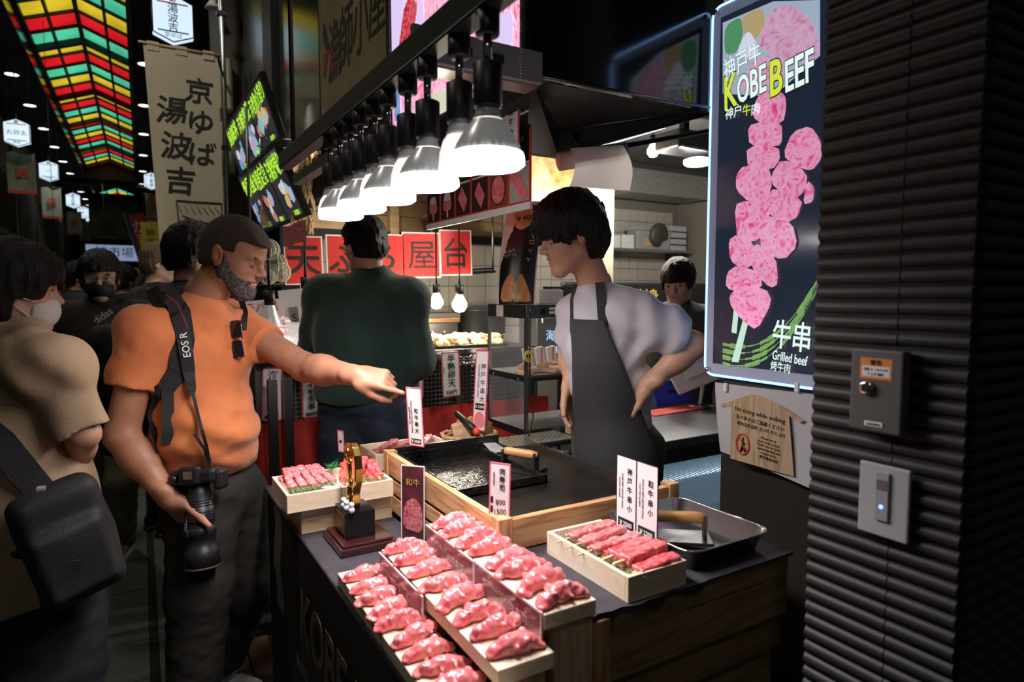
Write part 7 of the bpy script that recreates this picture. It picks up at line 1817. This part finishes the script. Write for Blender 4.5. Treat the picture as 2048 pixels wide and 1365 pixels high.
# ---- man in the dark green sweater, from behind
gm = thing('person', 'man in a dark green sweater and jeans seen from behind at the tempura stall', 'person', (0,0,0))
fG = nrm(FW*.96-RT*.28); fGh = nrm(FW*.62-RT*.78)
J = dict(head=D_(729,492,2.82), neck=D_(745,560,2.84), sl=D_(652,598,2.86), sr=D_(812,600,2.80), el=D_(625,716,2.92), er=D_(838,722,2.84), wl=D_(672,752,3.12), wr=D_(790,755,3.08), hip=D_(728,800,2.84))
J.update(hl=D_(690,815,2.86), hr=D_(768,815,2.84), kl=D_(678,1030,2.84), kr=D_(785,1030,2.84), al=D_(672,1225,2.84), ar=D_(790,1225,2.84), f=fG)
MhG = M3(fGh, 8); MtG = axes(fG)
def gL(s): hand(s, J['wl'], FW*.6+RT*.6, UP, -RT, (.4,.5,.5,.5))
def gR(s): hand(s, J['wr'], FW*.6-RT*.6, UP, RT, (.4,.5,.5,.5))
obj('body', body_mesh(J, MhG, MtG, .98, .0045, .007, SK_light, {'l': gL, 'r': gR}, {}, .056), gm); face_bits(gm, J['head'], MhG, .98, 'down')
obj('hair', hair_short(J['head'], MhG, .98, .017, .055, -.070, .0045, 3, M_hairb, .004, .0, top=.008), gm)
M_green = mat('dark_green_sweater', (.008,.030,.020), .85, noise=(4,(.011,.036,.025),3), bump=(180,.12), sheen=.15)
lo, hi = bounds([J[q] for q in ('neck','sl','sr','el','er','wl','wr','hip')], .22); s = SDF(lo, hi, .0065)
Mx, ux = torso_sdf(s, J, MtG, .040, .0, 1.12)
for q in 'lr':
    a, e, w = V3(J['s'+q]), V3(J['e'+q]), V3(J['w'+q]); s.cone(a, e, .090, .080, k=.035); s.cone(e, w-(w-e)*.05, .080, .058, k=.03)
s.disp(lambda p: .006*np.sin((p-V3(J['hip'])) @ RT*30+np.sin((p[:, 2])*9)*2.2)*np.clip((1.45-p[:, 2])/.3, 0, 1)); s.noise(.008, 5, 6, (1,1,.8), sharp=True); s.noise(.004, 12, 2); s.noise(.002, 25, 3)
nb = V3(J['neck']); s.half(V3(J['hip'])+V3((0,0,-.005)), -UP, .02)
obj('sweater', s.mesh('sweater', M_green), gm)
s = SDF(nb-.14, nb+.14, .005); s.cone(nb-V3((0,0,.03)), nb+V3((0,0,.028)), .078, .066, k=.0, cut=True); s.cone(nb-V3((0,0,.1)), nb+V3((0,0,.12)), .060, .058, k=.0, op='sub'); obj('collar', s.mesh('collar', M_green), gm)
M_jean = mat('dark_denim', (.013,.020,.036), .8, noise=(9,(.022,.032,.052),4), bump=(200,.15))
obj('jeans', legs_mesh(J, M_jean, .012, .008, (.105,.078,.066), True, .006, 7, zlow=.02), gm)
b_ = bvh_of(gm.children[-1])
for px, py in ((700,830), (782,832)):
    h = hit(b_, px, py, .003)
    if h is not None: MB().prism([(-.055,.05),(.055,.05),(.052,-.05),(0,-.075),(-.052,-.05)], -.001, .0015).build('back_pocket', M_jean, gm, M=frame(h, Vector(RT), Vector(UP)))
shoe(gm, J['al'], fG, M_black, M_dark); shoe(gm, J['ar'], fG, M_black, M_dark)

# ---- woman in the tan shirt at the left edge
tw_ = thing('person', 'person in a tan shirt with a dark bob and white mask at the left edge', 'person', (0,0,0))
fT = nrm(FW*.80+RT*.35); fTh = nrm(FW*.62+RT*.78)
J = dict(head=D_(28,578,1.72), neck=D_(22,668,1.72), sl=D_(-70,725,1.82), sr=D_(102,735,1.64), er=D_(166,868,1.66), wr=D_(140,950,1.84), el=D_(-110,880,1.82), wl=D_(-60,1000,1.95), hip=D_(40,1080,1.72))
J.update(hl=D_(0,1100,1.76), hr=D_(90,1100,1.70), kl=D_(0,1330,1.78), kr=D_(100,1330,1.72), al=D_(0,1620,1.80), ar=D_(95,1640,1.74), f=fT)
MhT = M3(fTh, 6); MtT = axes(fT)
def tR(s): hand(s, J['wr'], FW*.8, UP, RT, (.5,.5,.5,.5), sc=.92)
obj('body', body_mesh(J, MhT, MtT, .98, .0045, .007, SK_dim, {'r': tR}, {}, .050, arm=(.044,.038,.029)), tw_); face_bits(tw_, J['head'], MhT, .98, 'open')
c, M = J['head'], MhT; s = SDF(c-.20, c+.20, .0045); P = lambda x, y, z: c+M @ V3((x, y, z))
s.ell(P(-.010,0,.035), (.118,.100,.106), M, k=0); s.ell(P(-.045,0,-.030), (.088,.094,.095), M, k=.03); s.ell(P(.04,0,.05), (.065,.075,.06), M, k=.02)
s.box(P(.135,0,-.10), (.065,.13,.12), M, rad=.01, k=.008, op='sub'); s.box(P(.045,0,-.145), (.045,.14,.12), M, rad=.01, k=.008, op='sub'); s.noise(.005, 20, 2, (4,4,.8), M); obj('hair', s.mesh('hair', M_hairb), tw_)
s = SDF(c-.16, c+.16, .004); s.ell(P(.050,0,-.052), (.058,.062,.058), M, k=0); s.box(P(.0,0,-.04), (.038,.12,.12), M, rad=.005, k=.004, op='sub'); s.half(P(0,0,-.018), M[:, 2], .004); obj('face_mask', s.mesh('face_mask', mat('mask_white', (.50,.46,.42), .8)), tw_)
MB().tube([P(.045,-.060,-.03), P(.01,-.078,-.02), P(-.012,-.084,.0)], .002, 6).tube([P(.04,-.058,-.075), P(.01,-.074,-.05), P(-.012,-.082,-.03)], .002, 6).build('mask_loop', MATS['mask_white'], tw_)
M_tan = mat('tan_cotton', (.34,.245,.145), .85, noise=(3,(.31,.22,.13),3), bump=(160,.1))
lo, hi = bounds([J[q] for q in ('neck','sl','sr','el','er','hip')], .30); lo[2] -= .1; s = SDF(lo, hi, .007)
Mx, ux = torso_sdf(s, J, MtT, .030, .0, 1.02); s.cone(V3(J['hip'])+V3((0,0,.1)), V3(J['hip'])-V3((0,0,.16)), .20, .235, k=.06, flat=(MtT[:, 0], .85))
for q in 'lr':
    a, e = V3(J['s'+q]), V3(J['e'+q]); s.cone(a, a+(e-a)*.96, .076, .066, k=.022, cut=True)
s.disp(lambda p: .005*np.sin((p @ RT)*44+p[:, 2]*20+1.8*np.sin(p[:, 2]*11)))
s.disp(lambda p: .003*np.sin(p[:, 2]*34+(p @ RT)*26+2.5*np.sin(p[:, 2]*8+(p @ RT)*9))*np.clip((p @ RT-(J['hip'] @ RT)+.06)/.15, .2, 1)); s.noise(.006, 7, 4, (1.4,1.4,.8), sharp=True); s.noise(.004, 12, 9); s.noise(.002, 22, 10)
nb = V3(J['neck']); s.half(V3(J['hip'])-V3((0,0,.15)), nrm(-UP+RT*.22), .006)
tso = obj('shirt', s.mesh('shirt', M_tan), tw_); bts = bvh_of(tso)
s = SDF(nb-.16, nb+.16, .005); s.cone(nb-V3((0,0,.03)), nb+V3((0,0,.035)), .082, .072, k=.0, cut=True); s.cone(nb-V3((0,0,.1)), nb+V3((0,0,.12)), .064, .060, k=.0, op='sub'); obj('collar', s.mesh('collar', M_tan), tw_)
M_navy = mat('navy_trousers', (.006,.007,.010), .85, noise=(8,(.009,.010,.014),3)); obj('trousers', legs_mesh(J, M_navy, .03, .010, (.115,.098,.085), True, .006, 4, zlow=.02), tw_)
shoe(tw_, J['al'], fT, M_black, M_dark); shoe(tw_, J['ar'], fT, M_black, M_dark)
sbg = thing('shoulder_bag', 'black shoulder bag with a wide strap worn over the tan shirt', 'bag', (0,0,0))
bc = D_(138,1085,1.56); s = SDF(bc-.26, bc+.26, .007); Mb = axes(nrm(RT*.75+TOC*.66)); Mb2 = Mb @ np.array(Matrix.Rotation(R(14),3,'X')); s.box(bc, (.045,.095,.150), Mb2, rad=.035, k=.02); s.box(bc+Mb[:, 0]*.04-UP*.03, (.03,.08,.09), Mb2, rad=.02, k=.02); s.noise(.007, 9, 2); obj('bag', s.mesh('bag', M_pack), sbg)
ribbon('strap', sbg, bts, [(-75,735),(-62,790),(-40,850),(0,885),(45,940),(85,985),(115,1010)], [.06,.06,.06,.065,.065,.06,.05], .008, M_pack, 1.5, .010); MB().b2((-.008,-.014,-.003), (.008,.014,.003)).build('buckle', M_grey, sbg, M=Matrix.Translation(D_(82,978,1.46)))
MB().b2((-.02,-.004,-.03), (.02,.004,.03)).build('zip_pull', M_steel, sbg, M=Matrix.Translation(D_(152,1135,1.455)) @ Matrix.Scale(.5,4)); MB().ell((0,0,0), (.02,.012,.010), 12, 8).build('red_lining', M_red, sbg, M=Matrix.Translation(D_(140,960,1.60)))

# ---- generic standing people
def stander(label, hx, hy, D, f, fh, hairm, topm, botm, skm, hair='short', k=.98, vox=.008, eyes='open', shoes=True, lean=0, hood=False, sleeves='long', pitch=4, feet=None, h_t=.018, fringe=.04, shoec=None):
    t = thing('person', label, 'person', (0,0,0)); H = D_(hx, hy, D); l = axes(f)[:, 1]; f = nrm(f); g = V3((H[0], H[1], 0))-f*.03; zt = H[2]+.115
    sc = zt/1.75; Z = lambda z: z*sc
    J = dict(head=H, neck=V3((g[0],g[1],Z(1.475)))-f*.0, hip=V3((g[0],g[1],Z(.93))), f=f)
    for q, sg in (('l', 1), ('r', -1)):
        b = g+l*sg*.18; J['s'+q] = V3((b[0],b[1],Z(1.41))); b = g+l*sg*.23; J['e'+q] = V3((b[0],b[1],Z(1.12))); b = g+l*sg*.21+f*.12; J['w'+q] = V3((b[0],b[1],Z(.90)))
        b = g+l*sg*.09; J['h'+q] = V3((b[0],b[1],Z(.90))); J['k'+q] = V3((b[0],b[1],Z(.49)))+f*.02; J['a'+q] = V3((b[0],b[1],Z(.10)))
    if feet:
        for q in feet: J['k'+q], J['a'+q] = feet[q]
    M = M3(fh, pitch); Mt = axes(f)
    hands = {q: (lambda s, q=q: hand(s, J['w'+q], -UP*.9+f*.3, f, l*(1 if q == 'l' else -1), (.3,.35,.4,.4), sc=.95)) for q in 'lr'}
    obj('body', body_mesh(J, M, Mt, k, vox*.65, vox, skm, hands, {}, .052), t); face_bits(t, H, M, k, eyes, lips=eyes != 'mask')
    obj('hair', hair_short(H, M, k, h_t, fringe, -.07, vox*.7, int(abs(hx)) % 9, hairm, .005, -.01, top=.006), t)
    lo, hi = bounds([J[q] for q in ('neck','sl','sr','el','er','wl','wr','hip')], .22); s = SDF(lo, hi, vox); Mx, ux = torso_sdf(s, J, Mt, .028, .0, 1.05)
    for q in 'lr':
        a, e, w = J['s'+q], J['e'+q], J['w'+q]
        if sleeves == 'long': s.cone(a, e, .078, .066, k=.05); s.cone(e, w, .066, .05, k=.03, cut=True)
        else: s.cone(a, a+(e-a)*.6, .075, .072, k=.05, cut=True)
    if hood: s.cone(J['neck']-f*.06+V3((0,0,-.02)), J['neck']+f*.03+V3((0,0,.015)), .085, .065, k=.03)
    s.noise(.008, 8, int(abs(hx)) % 7); s.noise(.004, 20, 3); s.half(J['hip']-V3((0,0,.06)), -UP, .01); obj('top', s.mesh('top', topm), t)
    obj('trousers', legs_mesh(J, botm, .012, vox*1.2, zlow=.02), t)
    for q in 'lr': shoe(t, J['a'+q], f, shoec or M_black, M_white if shoec else M_dark, lace=M_paper if shoec else None)
    return t, J, M, s
# masked man in the dark hoodie
M_hood = mat('dark_brown_hoodie', (.016,.012,.010), .85, noise=(5,(.022,.017,.014),3), bump=(150,.15)); M_khaki = mat('khaki_trousers', (.13,.115,.065), .85, noise=(7,(.16,.14,.085),3)); M_shk = mat('khaki_shoe', (.20,.19,.13), .7)
fM = nrm(TOC*.90+RT*.30)
mm_, J, M, _s = stander('man in a dark hoodie with glasses and a black mask', 200, 556, 3.35, fM, nrm(TOC*.86+RT*.5), M_hairb, M_hood, M_khaki, SK_dim, hood=True, k=1.02, eyes='open', h_t=.022, fringe=.035, feet={'l': (D_(245,960,3.45), D_(246,1085,3.72)), 'r': (D_(205,980,3.6), D_(205,1080,3.95))}, shoec=M_shk)
c = J['head']; s = SDF(c-.16, c+.16, .0045); P = lambda x, y, z: c+M @ (V3((x, y, z))*1.02)
s.ell(P(.046,0,-.052), (.062,.066,.062), M, k=0); s.ell(P(.085,0,-.040), (.025,.03,.035), M, k=.02); s.box(P(-.01,0,-.04), (.038,.12,.12), M, rad=.005, k=.004, op='sub'); s.half(P(0,0,-.014), M[:, 2], .004); obj('face_mask', s.mesh('face_mask', mat('mask_black', (.008,.008,.009), .75)), mm_)
for q in (-1, 1): MB().tube([P(.045,q*.064,-.03), P(.0,q*.082,-.005)], .002, 6).tube([P(.02,q*.062,-.08), P(-.005,q*.080,-.03)], .002, 6).build('mask_loop', MATS['mask_black'], mm_)
gs = thing('glasses', 'thin metal glasses worn by the man in the black mask', 'glasses', (0,0,0))
for q in (-1, 1):
    ring = [P(.094,q*.034+.022*math.cos(a),-.004+.020*math.sin(a)) for a in np.linspace(0, 2*math.pi, 21)]; MB().tube(ring, .0013, 6).build('rim', M_chrome, gs); MB().add(ring[:-1], [list(range(20))]).build('lens', glass('lens_glass', (.9,.95,1), .08), gs); MB().tube([P(.092,q*.056,.004), P(.04,q*.080,.006), P(-.01,q*.083,.004)], .0013, 6).build('temple', M_chrome, gs)
MB().tube([P(.096,-.012,.0), P(.100,0,.002), P(.096,.012,.0)], .0013, 6).build('bridge', M_chrome, gs)
tb = bvh_of([o for o in mm_.children if o.name.startswith('top')][0]); h = hit(tb, 196, 640, .006)
if h is not None: text('adidas', .055, M_paper, mm_, .02, 0, .002, bold=.008, base=frame(h, Vector(nrm(RT*.82+UP*.55)), Vector(UP)))
M_tblk = mat('black_tee', (.010,.012,.012), .85, noise=(5,(.014,.016,.016),3)); M_tgrey = mat('white_top', (.40,.40,.38), .85); M_tdark = mat('dark_navy_top', (.012,.014,.02), .85)
stander('fair man in a black t-shirt behind the man in orange', 318, 528, 3.95, nrm(RT*.6+FW*.7), nrm(RT*.86+FW*.45), M_hairbr, M_tblk, M_tdark, SK_pale, sleeves='short', vox=.009, eyes='down', h_t=.012, fringe=.05)
stander('dark haired person mostly hidden behind the man in orange', 386, 512, 2.78, nrm(RT*.9+FW*.4), nrm(RT*.75+FW*.6), M_hairb, M_tdark, M_tblk, SK_light, vox=.010, eyes='down', h_t=.026, fringe=.03, feet={'l': (D_(480,960,2.80), D_(505,1215,2.82)), 'r': (D_(400,960,2.78), D_(400,1225,2.78))})
stander('person with round black hair and a white top in the crowd', 90, 578, 4.2, nrm(FW*.9+RT*.2), nrm(FW*.9+RT*.1), M_hairb, M_tgrey, M_tdark, SK_light, vox=.011, h_t=.030, fringe=.03)
stander('dark haired man turned aside behind the masked man', 160, 556, 5.3, nrm(FW*.7+RT*.6), nrm(RT*.86+FW*.4), M_hairb, M_tdark, M_tdark, SK_dim, vox=.011, eyes='down')
stander('person with short black hair between the mask and the fair man', 246, 562, 5.0, nrm(FW*.9-RT*.2), nrm(FW*.9+RT*.3), M_hairb, M_tblk, M_tdark, SK_dim, vox=.011)
stander('distant person behind the round haired one', 112, 548, 5.6, nrm(TOC*.9+RT*.2), nrm(TOC*.9), M_hairb, M_tblk, M_tdark, SK_dim, vox=.012)
stander('small distant person in the middle of the street', 272, 565, 6.4, nrm(FW), nrm(FW), M_hairbr, M_tdark, M_tdark, SK_dim, vox=.012)
# ---- the young woman at the till
fW = nrm(TOC*.9-RT*.35)
M_gr = mat('grey_apron', (.055,.056,.062), .85, noise=(6,(.07,.07,.078),3))
wm, J, M, _s = stander('young woman with a fringe and ponytail working at the till', 1357, 566, 3.3, fW, nrm(TOC*.86-RT*.50), M_hairb, M_gr, M_gr, SK_pale, vox=.0075, k=.95, sleeves='short', h_t=.014, fringe=.03, pitch=14)
c = J['head']; s = SDF(c-.24, c+.22, .0045); P = lambda x, y, z: c+M @ (V3((x, y, z))*.95)
s.ell(P(-.004,0,.040), (.106,.088,.098), M, k=0); s.ell(P(.042,0,.050), (.056,.066,.056), M, k=.02)
for i in range(13):
    a = -1.05+2.1*i/12; x, y = .044+.052*math.cos(a), .070*math.sin(a); s.cone(P(x*.8,y*.9,.075), P(x+.006,y*1.05,.020-.0*(i % 2)), .014, .008, k=.010)
for q in (-1, 1): s.cone(P(.052,q*.066,.02), P(.058,q*.068,-.075), .010, .004, k=.008)
s.cone(P(-.085,-.03,.03), P(-.10,-.05,-.14), .030, .018, k=.02); s.box(P(.120,0,-.099), (.060,.064,.115), M, rad=.01, k=.006, op='sub'); s.box(P(.0,0,-.155), (.06,.14,.12), M, rad=.012, k=.008, op='sub'); s.cone(P(-.085,-.03,.02), P(-.10,-.06,-.16), .028, .016, k=.02); s.noise(.004, 22, 4, (4,4,.8), M)
for o in list(wm.children):
    if o.name.startswith('hair'): bpy.data.objects.remove(o)
obj('hair', s.mesh('hair', M_hairb), wm)
